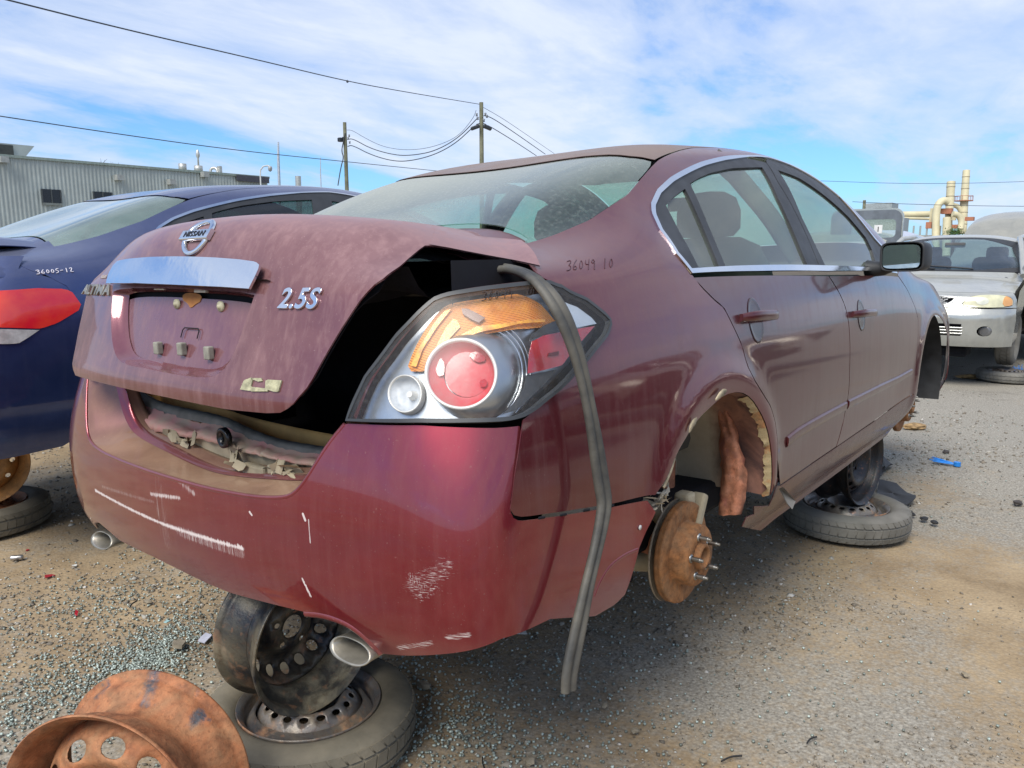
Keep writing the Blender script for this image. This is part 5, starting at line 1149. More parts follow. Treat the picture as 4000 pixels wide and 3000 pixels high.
c = bpw(3303, 2008, .075); make_spare('grey spare wheel lying flat under the front door sill of the maroon car', (c[0], c[1], .075), (0, 0, 1), M_['spare_wheel'], M_['tyre2'], GR, .1, Ro=.305, w=.14)
make_rim('black steel rim with rusty holes standing on the grey spare wheel under the sill', (2.092, -.672, .368), (-.124, -.992, .022), M_['black_wheel2'], GR, 0, Rf=.218, w=.19, nh=16, ha=.015, hb=.012, rh=.138)
c = bpw(-70, 2000, .08); make_spare('dark tyre lying flat beneath the blue car at the left edge', (c[0], c[1], .075), (0, 0, 1), M_['rust_wheel'], M_['tyre'], GR, .1, Ro=.31, w=.14)
cb = bpw(-75, 1800, .36); om_ = rusty('orange_rim', (.30, .15, .06), (.42, .19, .05), .7, (.38, .22, .09), .3, sc=4); e_ = rim_mesh(Rf=.215, nh=10, ha=.012, hb=.012).build('steel_rim', [om_, om_]); e_.matrix_world = place_mat(cb, hv(.55, -.83), 0); tag(e_, 'orange rusted rim standing on the dark tyre beneath the blue car', 'wheel rim', GR)

# ------------------------------------------------------------------ neighbouring sedans share the panel outlines of the first one
def sedan(frame, paint, glassm, label, sy=1.0, sz=1.0, sx=1.0, lampm=None, red=True, roofm=None, dlo_s=1.0):
    root = empty('parked_sedan', mat=frame, label=label, cat='car')
    def add(name, ch, out, mat, both_=True, **kw):
        r = [panel(name, ch, out, mat, root, **kw)]
        if both_: r.append(panel(name, ch, out, mat, root, flipy=True, **kw))
        return r
    K = dict(h=.045, th=.003)
    add('quarter_panel', S, quarter, paint, **K); add('rear_door', S, inset(door_r, .003), paint, **K); add('front_door', S, inset(door_f, .003), paint, **K)
    add('front_fender', S, fend, paint, **K); add('rocker_panel', S, rock, paint, **K)
    add('roof', SF, full(roof_r), roofm or paint, False, **K); add('bonnet', SF, full(hd), paint, False, h=.08, th=.003)
    add('rear_window', SF, full(rg), glassm, False, off=-.004, **K); add('windscreen', SF, full(ws), M_['glass_side'], False, off=-.004, **K)
    add('window_trim', S, inset(ring, -.003), M_['chrome'], holes=[inset(ring, .014)], h=.03, th=.006, off=.004)
    add('window_frame', S, fi, M_['trim_black'], holes=[gq, gr, gf], h=.04, th=.006, off=-.002)
    for g_ in (gq, gr, gf): add('side_window', S, inset(g_, -.004), M_['glass_dark'], h=.05, th=.002, off=-.008)
    bf = np.array([(0, .20), (.5, .20), (.8, .22), (1.25, .24), (1.42, .34), (1.46, .50), (.97, .62), (.90, .748), (.56, .748), (.30, .748), (0, .748)])
    bfull = np.vstack([bf, (bf[1:-1]*[-1, 1])[::-1]])
    add('rear_bumper', R, bfull, paint, False, h=.05, th=.003)
    lidf = np.array([(0, .0), (.5, .01), (.57, .12), (.615, .3), (.62, .46), (.615, .80), (.55, .90), (0, .905)]); lidf = np.vstack([lidf, (lidf[1:-1]*[-1, 1])[::-1]])
    # a closed lid sits lower than the popped one
    Ld = Chart(lambda u, v: (L_f(u, v)[0]+.03, u, np.minimum(L_f(np.abs(u), v)[2], 2)-.02*sstep(.1, .4, v)), -.72, .72, 0, float(LSs[-1]), 60, 60, flip=True)
    add('boot_lid', Ld, lidf, paint, False, h=.045, th=.004)
    panel('boot_surround', SF, [(-.70, 1.0), (-.505, 1.0), (-.505, 2.7), (-.70, 2.7)], paint, root, h=.06, th=.002, off=-.004); add('lamp_base', R, lamp_out, paint, off=.0, **K); add('rear_deck', S, [(-.92, .80), (-.49, .80), (-.49, 1.30), (-.92, 1.30)], paint, off=-.0012, **K); add('rear_corner', R, [(.48, .74), (1.0, .74), (1.0, 1.07), (.48, 1.07)], paint, off=-.0012, **K)
    m = MB(); m.loft([[(x, y, .985-.02*abs(y)) for y in np.linspace(-.78, .78, 9)] for x in (-.9, -.5)]); m.build('boot_floor', paint, root)
    m = MB(); m.box((1.1, 0, .30), (3.6, 1.4, .16), bev=.03); m.build('floor_pan', M_['dark'], root)
    m = MB(); m.box((.35, 0, .62), (.7, 1.2, .4), bev=.08); m.box((1.25, .37, .75), (.22, .5, .7), bev=.08); m.box((1.25, -.37, .75), (.22, .5, .7), bev=.08); m.box((-.2, 0, .97), (.5, 1.1, .02)); m.build('seats', M_['seat'], root)
    return root, add
M_['glass_dark'] = glass('tinted_glass', (0.34, 0.44, 0.42), 0.04, (0.2, 0.2, 0.19))
M_['navy'] = car_paint('navy_paint', (0.022, 0.045, 0.16), (0.22, 0.23, 0.28), amt=0.05, streak=0.03, up=0.45, spat=.1, metal=.7, rough=.3)
M_['greycar'] = car_paint('grey_paint', (0.22, 0.22, 0.21), (0.30, 0.28, 0.24), amt=0.3, streak=0.1, up=0.6)
BLUE_O = Vector((-.02, 2.74, .33))
def frame(o, yaw=0.0, s=(1, 1, 1)): return Matrix.Translation(o) @ Matrix.Rotation(yaw, 4, 'Z') @ Matrix.Diagonal((*s, 1))
M_['glass_blue'] = glass('dusty_blue_car_glass', (0.55, 0.78, 0.74), 0.42, (0.38, 0.43, 0.40))
blue, addb = sedan(frame(BLUE_O), M_['navy'], M_['glass_blue'], 'navy blue sedan with red tail lamp parked left of the maroon car', roofm=M_['navy'])
# its lamps: red above, clear strip below
def blue_hit(px, py, ch):
    o, d = ray_w(px, py); o = np.array(o)-np.array(BLUE_O); r = ch.bvh.ray_cast(Vector(o), Vector(d))
    return r
def blue_line(ch, pts, v=None):
    out = []
    for px, py in pts:
        o, d = ray_w(px, py); out.append(ch.hit(px, py, (np.array(o)-np.array(BLUE_O), d)))
    return np.array(out)
LB = blue_line(R, [(-60, 1150), (0, 1137), (146, 1127), (253, 1130), (280, 1143), (314, 1190), (304, 1213), (221, 1263), (158, 1284), (0, 1280), (-60, 1275)])
LW = blue_line(R, [(-50, 1284), (0, 1286), (152, 1289), (114, 1315), (70, 1342), (0, 1345), (-50, 1335)])
M_['redlamp'] = simple('bright_red_lamp', (.62, .008, .02), .14, 0, .3, 9, coat=1.0, c2=(.72, .05, .02))
for fl in (False, True):
    a_ = panel('tail_lamp', R, LB, M_['redlamp'], blue, h=.025, th=.02, off=.008, flipy=fl)
    panel('clear_lamp', R, LW, simple('clear_lamp', (.62, .60, .58), .2, .2, .2, 30, coat=.8), blue, h=.025, th=.02, off=.007, flipy=fl)
def strokes_on(name, mat, ch, glyph_uv, parent, r=.0022, off=.002):
    m = MB()
    for s_ in glyph_uv:
        uv = smooth_poly(s_, 2, False); m.tube(ch.P(uv)+ch.nrm(uv)*off, r, 5)
    return m.build(name, mat, parent)
wd = word('36005-12', 0, 0, .021, -.034, .9)
strokes_on('painted_number', simple('white_marker', (.7, .68, .75), .6), S, [[(-.64+x, .84+.0+y) for x, y in st] for st in wd], blue)
gy_, _ = sedan(frame(Vector((.55, 5.55, .12))), M_['greycar'], M_['glass_blue'], 'dusty grey sedan beyond the navy one at the left edge')

# ------------------------------------------------------------------ silver sedan facing the camera
SIL = frame(Vector((7.15, .10, .22)), math.pi)      # local x points out of its nose
silver = empty('facing_sedan', mat=SIL, label='pale silver sedan facing the camera behind the front end of the maroon car', cat='car')
M_['silver'] = car_paint('silver_paint', (0.42, 0.43, 0.40), (0.42, 0.40, 0.33), amt=0.25, streak=0.05, up=0.35, spat=.1, metal=.55)
# nose surface: u across (left positive when looking out), v from the bottom of the bumper over the bonnet to the screen
NP_ = np.array([(-.05, .20), (-.02, .27), (.0, .36), (.005, .46), (-.005, .56), (-.03, .60), (-.05, .64), (-.07, .70), (-.10, .745), (-.17, .775), (-.35, .815), (-.65, .865), (-.95, .905), (-1.10, .925), (-1.30, 1.03), (-1.60, 1.20), (-1.86, 1.335), (-1.97, 1.37), (-2.4, 1.40), (-2.9, 1.39)])
NS = np.r_[0, np.cumsum(np.hypot(*np.diff(NP_, axis=0).T))]; _nx, _nz = cspline(NS, NP_[:, 0]), cspline(NS, NP_[:, 1])
def N_f(u, v):
    a = np.abs(u)/.85; x = _nx(v)-.20*a**2.4*(1-sstep(1.4, 2.0, v))-.18*a**9; z = _nz(v)
    hood = sstep(.62, .8, v)*(1-sstep(1.5, 1.8, v)); z = z-.06*hood*a**4
    roof_ = sstep(1.7, 2.3, v); z = z-.075*roof_*a**3; return x, u, z
NC = Chart(N_f, -.86, .86, 0, float(NS[-1]), 120, 160)
def vn(z0): return float(np.interp(z0, NP_[:12, 1], NS[:12]))
nose = [(-.84, .02), (.84, .02), (.855, .30), (.84, vn(.60)), (-.84, vn(.60)), (-.855, .30)]
grl = smooth_poly([(-.36, vn(.735)), (.36, vn(.735)), (.30, vn(.665)), (.22, vn(.635)), (-.22, vn(.635)), (-.30, vn(.665))], 2)
hl = lambda s: smooth_poly([(s*.40, vn(.650)), (s*.42, vn(.70)), (s*.50, vn(.745)), (s*.66, vn(.752)), (s*.78, vn(.735)), (s*.815, vn(.69)), (s*.81, vn(.635)), (s*.60, vn(.625)), (s*.45, vn(.63))], 1)
low = np.array([(-.42, vn(.455)), (.42, vn(.455)), (.42, vn(.33)), (-.42, vn(.33))])
fog = lambda s: np.array([(s*.62+.065*math.cos(t), vn(.385)+.055*math.sin(t)) for t in np.linspace(0, 2*math.pi, 26, endpoint=False)])
panel('front_bumper', NC, [(-.84, .02), (.84, .02), (.855, .30), (.845, vn(.612)), (-.845, vn(.612)), (-.855, .30)], M_['silver'], silver, holes=[low, fog(1), fog(-1)], h=.035, th=.01)
face = [(-.845, vn(.622)), (.845, vn(.622)), (.84, vn(.70)), (.80, vn(.768)), (-.80, vn(.768)), (-.84, vn(.70))]
panel('nose_panel', NC, face, M_['silver'], silver, holes=[inset(grl, -.012), inset(hl(1), -.006), inset(hl(-1), -.006)], h=.03, th=.01)
gri = panel('grille', NC, inset(grl, -.010), simple('pale_grille_ring', (.55, .56, .54), .3, .4), silver, holes=[inset(grl, .008)], h=.02, th=.02, off=.006)
m = MB()
for r_ in range(6):
    zz = .648+.016*r_
    for k in range(-8, 9):
        u_ = (k+.5*(r_ % 2))*.045
        if abs(u_) < .31-(0.735-zz)*.8: P = NC.P([(u_-.018, vn(zz)), (u_+.018, vn(zz)), (u_+.018, vn(zz+.010)), (u_-.018, vn(zz+.006))])+[.002, 0, 0]; m.add(np.vstack([P, P-[.012, 0, 0]]), [(0, 1, 2, 3), (0, 4, 5, 1), (1, 5, 6, 2), (2, 6, 7, 3), (3, 7, 4, 0)])
m.build('grille_mesh', simple('grille_grey', (.34, .35, .35), .4), gri)
panel('grille_back', NC, inset(grl, -.008), M_['dark'], silver, h=.04, th=.004, off=-.03)
panel('intake_back', NC, inset(low, -.01), M_['dark'], silver, h=.05, th=.004, off=-.05)
for zz in (.355, .385, .415): 
    m = MB(); m.tube(NC.P([(u_, vn(zz)) for u_ in np.linspace(-.43, .43, 16)])+[.0, 0, 0], .009, 8, sx=.7); m.build('intake_bar', M_['silver'], silver)
for s_ in (1, -1):
    hl_o = panel('headlight', NC, hl(s_), simple('yellowed_lens', (.62, .60, .40), .18, 0, .12, 10, coat=.8), silver, h=.02, th=.01, off=.004)
    am = smooth_poly([(s_*.735, vn(.64)), (s_*.74, vn(.742)), (s_*.785, vn(.725)), (s_*.808, vn(.69)), (s_*.805, vn(.64))], 1)
    panel('indicator', NC, am, simple('indicator_amber', (.72, .36, .12), .2, 0, .1, coat=.7), hl_o, h=.02, th=.004, off=.0085)
    panel('reflector_dish', NC, np.array([(s_*.57+.055*math.cos(t), vn(.69)+.040*math.sin(t)) for t in np.linspace(0, 2*math.pi, 22, endpoint=False)]), simple('hazy_dish', (.68, .68, .56), .3, .3), hl_o, h=.02, th=.003, off=.008)
    m = MB(); P = NC.P([(s_*.62, vn(.385))])[0]; m.lathe([(.0005, .0), (.035, .002), (.052, .0), (.058, -.008), (.062, -.02)], 30, P+[-.02, 0, 0], R=np.array(Matrix.Rotation(math.radians(90), 3, 'Y'))); m.build('fog_lamp', simple('fog_glass', (.16, .16, .16), .2, .3), silver)
bon = [(-.80, vn(.772)), (.80, vn(.772)), (.80, 1.0), (.78, 1.62), (.70, 1.70), (-.70, 1.70), (-.78, 1.62), (-.80, 1.0)]
panel('bonnet', NC, bon, M_['silver'], silver, h=.05, th=.004)
vs0, vs1 = 1.735, 2.50
# bring pillars in: windscreen and roof narrow upwards
def NW_f(u, v):
    k = sstep(1.6, 2.6, v); x, y, z = N_f(u, v); return x, u*(1-.24*k), z
NW = Chart(NW_f, -.86, .86, 1.4, float(NS[-1]), 80, 80)
wsc = smooth_poly([(-.74, 1.745), (.74, 1.745), (.76, 2.0), (.735, 2.50), (-.735, 2.50), (-.76, 2.0)], 1)
panel('windscreen', NW, wsc, glass('hazy_screen', (.60, .74, .76), .10, (.33, .36, .42)), silver, h=.05, th=.004, off=-.004)
panel('windscreen_surround', NW, [(-.80, 1.71), (.80, 1.71), (.84, 2.0), (.82, 2.545), (-.82, 2.545), (-.84, 2.0)], M_['trim_black'], silver, holes=[wsc], h=.05, th=.01, off=-.002)
panel('roof', NW, [(-.82, 2.55), (.82, 2.55), (.85, 2.9), (.85, float(NS[-1])-.01), (-.85, float(NS[-1])-.01), (-.85, 2.9)], M_['silver'], silver, h=.06, th=.004)
m = MB()
for s_ in (1, -1):
    pr_ = [(-.42, .24), (-.44, .62), (-.6, .78), (-1.15, .88), (-1.35, .90), (-1.97, .90), (-3.0, .90), (-3.9, .86), (-4.2, .75), (-4.2, .3)]
    ar = [(-1.11+.33*math.cos(t), .28+.33*math.sin(t)) for t in np.linspace(math.pi, 0, 16)]
    poly = [(p[0], p[1]) for p in pr_]+ar
    V = [(x, s_*(.845-.03*abs(z-.55)), z) for x, z in poly]; m.add(V, [range(len(V))])
    m.add([(x, s_*.80, z) for x, z in poly], [list(range(len(poly)))[::-1]])
m.build('flank', M_['silver'], silver)
m = MB()
for s_ in (1, -1): m.tube([(-1.12, s_*.80, .93), (-1.55, s_*.72, 1.16), (-1.95, s_*.64, 1.35), (-2.5, s_*.62, 1.38), (-3.1, s_*.63, 1.30), (-3.6, s_*.72, .95)], .03, 8)
m.build('pillars', M_['silver'], silver)
m = MB(); m.box((-2.3, .37, .85), (.2, .5, .55), bev=.07); m.box((-2.38, .37, 1.16), (.1, .24, .18), bev=.04); m.box((-2.3, -.37, .85), (.2, .5, .55), bev=.07); m.box((-2.38, -.37, 1.16), (.1, .24, .18), bev=.04); m.build('seats', simple('dark_seat', (.07, .07, .075), .9), silver)
m = MB(); m.box((-1.35, 0, .86), (.4, 1.35, .12), bev=.05); m.box((-1.75, 0, 1.27), (.03, .22, .06), bev=.01); m.build('dashboard', simple('grey_dash', (.12, .12, .12), .8), silver)
for p0, p1 in (((.30, 1.74), (-.33, 1.80)), ((-.10, 1.735), (-.62, 1.78))):
    P = NW.P([p0, ((p0[0]+p1[0])/2, (p0[1]+p1[1])/2+.01), p1])+NW.nrm([p0])*.014; m = MB(); m.tube(P, .010, 6); m.build('wiper', M_['trim_black'], silver)
m = MB(); m.box((-1.9, 0, .30), (3.4, 1.3, .16), bev=.03); m.tube([(-.9, -.6, .18), (-.9, .6, .18)], .05, 10); m.box((-.45, .25, .14), (.3, .4, .12), bev=.03); m.build('underside', M_['dark'], silver)
for s_ in (1, -1):
    for sgn in (1,): 
        m = MB(); m.box((-1.20, s_*.86, 1.0), (.09, .16, .11), bev=.03); m.build('door_mirror', M_['silver'], silver)
    e = MB(); t0 = tyre_mesh(.30, .19, .19, 40); t0.v = [tuple((np.array([[1, 0, 0], [0, 0, 1], [0, -1, 0]]) @ np.array(v))+np.array([-1.11, s_*.72, .24])) for v in t0.v]; t0.build('front_tyre', M_['tyre2'], silver)
c = SIL @ Vector((-1.0, .78, 0)); make_spare('flat tyre under the right front wheel of the silver car', (c.x, c.y, .06), (0, 0, 1), M_['spare_wheel'], M_['tyre2'], 'tyres under the silver car', .1, Ro=.32, w=.12)
c = SIL @ Vector((-1.0, -.78, 0)); make_spare('flat tyre under the hidden front wheel of the silver car, behind the maroon fender', (c.x, c.y, .06), (0, 0, 1), M_['spare_wheel'], M_['tyre2'], 'tyres under the silver car', .1, Ro=.32, w=.12)
# ---- other vehicles behind
def shell(name, label, cat_, prof, halfw, paint, loc, yaw, k=.24, zb=.95, glassm=None):
    """vehicle from a side outline: prof = [(x, z)] over the top, sides lean in above zb"""
    root = empty(name, mat=frame(Vector(loc), yaw), label=label, cat=cat_)
    P = resample(np.array(prof), .10, closed=False); rows = []
    ks = np.linspace(-1, 1, 17)
    for s_ in ks:
        row = []
        for x, z in P:
            w = halfw*(1-k*max(0, (z-zb))/1.0); a = abs(s_); row.append((x, w*s_, z-.09*a**5*min(1, z)))
        rows.append(row)
    m = MB(); m.loft(rows); base = [(P[0][0], .35), (P[-1][0], .35)]
    for s_ in (1, -1):
        top = rows[-1 if s_ > 0 else 0]; m.add([(x, y, z) for x, y, z in top]+[(top[-1][0], s_*halfw, .30), (top[0][0], s_*halfw, .30)], [list(range(len(top)+2))])
    m.build('body', paint, root); m = MB(); m.box(((P[0][0]+P[-1][0])/2, 0, .32), (abs(P[-1][0]-P[0][0])*.9, halfw*1.6, .2), bev=.03); m.build('underside', M_['dark'], root); return root
kh = car_paint('khaki_paint', (0.30, 0.30, 0.26), (.36, .34, .28), amt=.4, streak=.05, up=.4)
van = shell('parked_van', 'dusty khaki grey van roof rising behind the silver sedan', 'van', [(-.9, .6), (-.9, .95), (-.2, 1.15), (.55, 1.72), (.95, 1.83), (1.6, 1.87), (3.2, 1.86), (3.7, 1.75), (3.9, 1.2), (3.9, .5)], .92, kh, (10.6, -.42, .14), 0)
lav = car_paint('pale_lilac_paint', (0.50, 0.52, 0.60), (.5, .5, .5), amt=.15, streak=.02, up=.3)
shell('parked_car', 'pale lilac white car between the raised liftgate and the silver sedan', 'car', [(-1.5, .6), (-1.5, .95), (-.6, 1.05), (.2, 1.48), (1.0, 1.56), (2.0, 1.5), (2.9, 1.0), (3.2, .6)], .88, lav, (12.0, 2.15, .22), 0)
# liftgate car: body with an upright open tailgate holding a window
suv = shell('hatchback_with_open_liftgate', 'grey hatchback with its liftgate raised, seen past the right door mirror', 'car', [(.2, .6), (.25, 1.1), (.6, 1.45), (1.2, 1.52), (2.6, 1.45), (3.4, 1.0), (3.9, .6)], .85, M_['silver'], (9.6, 1.95, .2), 0)
gp = MB(); C = bpd(3400, 888, 11.4)-np.array([9.6, 1.95, .2])
def gate(name, outer, inner, x0, th, mat):
    m = MB(); o_ = np.array(outer); i_ = np.array(inner)
    m.loft([[(x0, y, z) for y, z in o_], [(x0-th, y, z) for y, z in o_], [(x0-th, y, z) for y, z in i_], [(x0, y, z) for y, z in i_], [(x0, y, z) for y, z in o_]], closed=True, smooth=False); return m.build(name, mat, suv)
def rrect(cy, cz, w, h_, r=.06, n=6):
    out = []
    for sx_, sz_, a0 in ((1, 1, 0), (-1, 1, 90), (-1, -1, 180), (1, -1, 270)):
        for k in range(n): a = math.radians(a0+90*k/(n-1)); out.append((cy+sx_*(w/2-r)+r*math.cos(a), cz+sz_*(h_/2-r)+r*math.sin(a)))
    return out
cy_, cz_ = C[1], C[2]
gate('liftgate_frame', rrect(cy_+.05, cz_, .96, .48, .12), rrect(cy_-.05, cz_-.02, .62, .26, .06), C[0], .07, simple('gate_grey', (.17, .19, .21), .45, .2))
gate('liftgate_edge', rrect(cy_+.05, cz_+.015, 1.0, .50, .13), rrect(cy_+.05, cz_, .95, .47, .12), C[0]-.02, .03, M_['silver'])
m = MB(); m.add([(C[0]-.03, y, z) for y, z in rrect(cy_-.05, cz_-.02, .63, .27, .06)], [range(24)]); m.build('gate_window', M_['glass_side'], suv)
m = MB(); m.box((C[0]-.045, cy_-.12, cz_-.03), (.003, .11, .12)); m.build('window_sticker', simple('white_paper', (.75, .75, .72), .8), suv)
m = MB(); m.box((C[0]-.048, cy_-.12, cz_-.03), (.003, .012, .07)); m.build('sticker_digit', M_['ink'], suv)

# ------------------------------------------------------------------ the row across the aisle, mirrored in the doors
M_['darkcar'] = car_paint('charcoal_paint', (.03, .032, .036), (.2, .18, .15), amt=.2, streak=.05, up=.4, metal=.5, rough=.3)
M_['beigecar'] = car_paint('beige_paint', (.38, .33, .25), (.34, .29, .22), amt=.3, streak=.05, up=.4, metal=.3, rough=.3)
M_['windowdark'] = glass('row_glass', (.2, .25, .25), .1, (.2, .2, .18))
ra, _ = sedan(frame(Vector((3.6, -8.0, .12)), math.pi/2), M_['darkcar'], M_['windowdark'], 'charcoal sedan across the aisle mirrored in the maroon rear door')
rb, _ = sedan(frame(Vector((6.5, -8.2, .15)), math.pi/2), M_['beigecar'], M_['windowdark'], 'beige sedan across the aisle mirrored as a pale stripe in the maroon front door')
for src, x, y, z, lb in ((ra, .9, -7.9, .12, 'charcoal sedan across the aisle nearest the camera, mirrored in the maroon quarter panel'), (ra, 9.4, -8.1, .14, 'charcoal sedan across the aisle mirrored in the maroon front fender'), (rb, 12.4, -8.1, .13, 'beige sedan farthest along the row across the aisle')):
    c = copy_tree(src); c.matrix_world = frame(Vector((x, y, z)), math.pi/2); c['label'] = lb
for o in [o for o in bpy.data.objects if o.get('label', '').find('across the aisle') >= 0]: o['group'] = 'sedans in the row across the aisle'
# ------------------------------------------------------------------ ground
def ground_mat():
    m, t, out = newmat('dirt_and_gravel'); v = coords(t)
    big = noise(t, v, .55, 5, .6, .3); mid = noise(t, v, 2.6, 6, .65, .3); fine = noise(t, v, 30, 5, .7); gr = noise(t, v, 95, 4, .65)
    vor = t.nodes.new('ShaderNodeTexVoronoi'); t.links.new(v, vor.inputs[0]); vor.inputs['Scale'].default_value = 75; vor.inputs['Randomness'].default_value = 1
    dirt = mixc(t, ramp(t, mid, [(.3, (0, 0, 0)), (.7, (1, 1, 1))]), (.25, .18, .105), (.46, .35, .215))
    stone = mixc(t, ramp(t, gr, [(.3, (0, 0, 0)), (.7, (1, 1, 1))]), (.18, .16, .13), (.46, .43, .36))
    sz = t.nodes.new('ShaderNodeSeparateXYZ'); t.links.new(v, sz.inputs[0])
    far = t.nodes.new('ShaderNodeMapRange'); t.links.new(sz.outputs[0], far.inputs[0]); far.inputs[1].default_value = 1.9; far.inputs[2].default_value = 4.2; far.inputs[3].default_value = 0; far.inputs[4].default_value = .16; far.clamp = True
    k = mathn(t, 'ADD', mathn(t, 'ADD', mathn(t, 'MULTIPLY', big, .7), mathn(t, 'MULTIPLY', fine, .3)), far.outputs[0])
    kk = ramp(t, k, [(.48, (0, 0, 0)), (.60, (1, 1, 1))])
    c = mixc(t, kk, dirt, stone); c = mixc(t, mathn(t, 'MULTIPLY', vor.outputs['Distance'], .30), c, (.06, .05, .04))
    oil = ramp(t, noise(t, v, .9, 4, .6, .8), [(.66, (0, 0, 0)), (.76, (1, 1, 1))]); c = mixc(t, mathn(t, 'MULTIPLY', oil, .55), c, (.06, .05, .04))
    b = bsdf(t, Base_Color=c, Roughness=.95, Specular_IOR_Level=.2)
    hgt = mathn(t, 'ADD', mathn(t, 'MULTIPLY', mid, .5), mathn(t, 'ADD', mathn(t, 'MULTIPLY', fine, .35), mathn(t, 'MULTIPLY', vor.outputs['Distance'], .4)))
    t.links.new(bump(t, hgt, .6, .009), b.inputs['Normal']); t.links.new(b.outputs[0], out.inputs[0]); return m
m = MB(); xs = np.r_[-400, -60, -12, np.linspace(-3, 9, 120), 14, 60, 400]; ys = np.r_[-400, -60, -12, np.linspace(-4, 6, 100), 12, 60, 400]
X, Y = np.meshgrid(xs, ys, indexing='ij')
def gz(x, y): return .006*np.sin(x*2.1+y)+.005*np.sin(y*3.3-x*1.7)+.003*np.sin(x*7+y*5)
Z = np.where((np.abs(X) < 12) & (np.abs(Y) < 10), gz(X, Y), 0)-.008
m.loft([[(X[i, j], Y[i, j], Z[i, j]) for j in range(len(ys))] for i in range(len(xs))])
gob = m.build('ground', ground_mat()); tag(gob, kind='structure')
def scatter(name, pos, sizes, mat, cubes=False, seed=1, flat=.6):
    g = np.random.default_rng(seed); n = len(pos)
    if cubes:
        T = np.array([(x, y, z) for x in (-.5, .5) for y in (-.5, .5) for z in (-.5, .5)]); F = np.array([(0, 1, 3, 2), (4, 6, 7, 5), (0, 4, 5, 1), (2, 3, 7, 6), (0, 2, 6, 4), (1, 5, 7, 3)])
    else:
        T = np.array([(.5, 0, 0), (-.5, 0, 0), (0, .5, 0), (0, -.5, 0), (0, 0, .5), (0, 0, -.5)]); F = np.array([(0, 2, 4), (2, 1, 4), (1, 3, 4), (3, 0, 4), (2, 0, 5), (1, 2, 5), (3, 1, 5), (0, 3, 5)])
    k = len(T); a = g.uniform(0, 6.283, n); V = T[None]*(g.uniform(.7, 1.3, (n, 1, 3)) if not cubes else 1); V = V+(g.normal(0, .09, (n, k, 3)) if not cubes else g.normal(0, .03, (n, k, 3)))
    V = V*sizes[:, None, None]; V[..., 2] *= flat if not cubes else .8
    til = g.normal(0, .35, n); c, s = np.cos(til), np.sin(til); V = np.stack([V[..., 0]*c[:, None]-V[..., 2]*s[:, None], V[..., 1], V[..., 0]*s[:, None]+V[..., 2]*c[:, None]], -1)
    c, s = np.cos(a), np.sin(a); V = np.stack([V[..., 0]*c[:, None]-V[..., 1]*s[:, None], V[..., 0]*s[:, None]+V[..., 1]*c[:, None], V[..., 2]], -1)
    V = V+pos[:, None, :]
    me = bpy.data.meshes.new(name); q = F.shape[1]; FF = (F[None]+(np.arange(n)*k)[:, None, None]).reshape(-1, q)
    me.vertices.add(n*k); me.vertices.foreach_set('co', V.reshape(-1)); me.loops.add(FF.size); me.loops.foreach_set('vertex_index', FF.reshape(-1).astype(np.int32))
    me.polygons.add(len(FF)); me.polygons.foreach_set('loop_start', (np.arange(len(FF))*q).astype(np.int32))
    at = me.color_attributes.new('tone', 'FLOAT_COLOR', 'POINT'); r = np.repeat(g.uniform(0, 1, n), k); at.data.foreach_set('color', np.stack([r, np.repeat(g.uniform(0, 1, n), k), r, np.ones_like(r)], 1).reshape(-1))
    me.update(calc_edges=True); me.validate(); o = link_mesh(name, me, mat); return tag(o, kind='stuff')
def tone_mat(name, stops, rough=.85, coat=0.0):
    m, t, out = newmat(name); a = t.nodes.new('ShaderNodeAttribute'); a.attribute_name = 'tone'; s = t.nodes.new('ShaderNodeSeparateColor'); t.links.new(a.outputs[0], s.inputs[0])
    b = bsdf(t, Base_Color=ramp(t, s.outputs[0], stops), Roughness=rough, Coat_Weight=coat); t.links.new(b.outputs[0], out.inputs[0]); return m
gm = tone_mat('pebbles', [(0, (.10, .085, .065)), (.35, (.20, .17, .13)), (.7, (.27, .24, .19)), (.93, (.38, .36, .31)), (1, (.55, .52, .47))])
def rand_ground(n, seed, y0=1400, y1=3050, x0=-150, x1=4150, pw=1.0):
    g = np.random.default_rng(seed); px = g.uniform(x0, x1, n); py = y0+(y1-y0)*g.uniform(0, 1, n)**pw
    d = np.stack([(px-2000)/FPX, (py-1500)/FPX, np.ones(n)], 1) @ RW; t = -CAM_LOC[2]/d[:, 2]; return CAM_LOC+d*t[:, None], t
P, dist = rand_ground(52000, 3, 1420); g = np.random.default_rng(9)
sel = np.sin(P[:, 0]*1.3+1)+np.sin(P[:, 1]*1.9+P[:, 0])+.8*np.sin(P[:, 0]*4.1+P[:, 1]*3.3)+g.normal(0, .8, len(P)) > np.where(P[:, 1] < -.9, .9, -.1); P = P[sel]; dist = dist[sel]; P[:, 2] = gz(P[:, 0], P[:, 1])-.006
sz = np.clip(g.lognormal(-5.25, .55, len(P))*np.clip(dist/2.4, .8, 2.4), .003, .035); gravel = scatter('gravel', P, sz, gm, seed=2); gravel['label'] = 'loose brown and grey gravel over the yard'
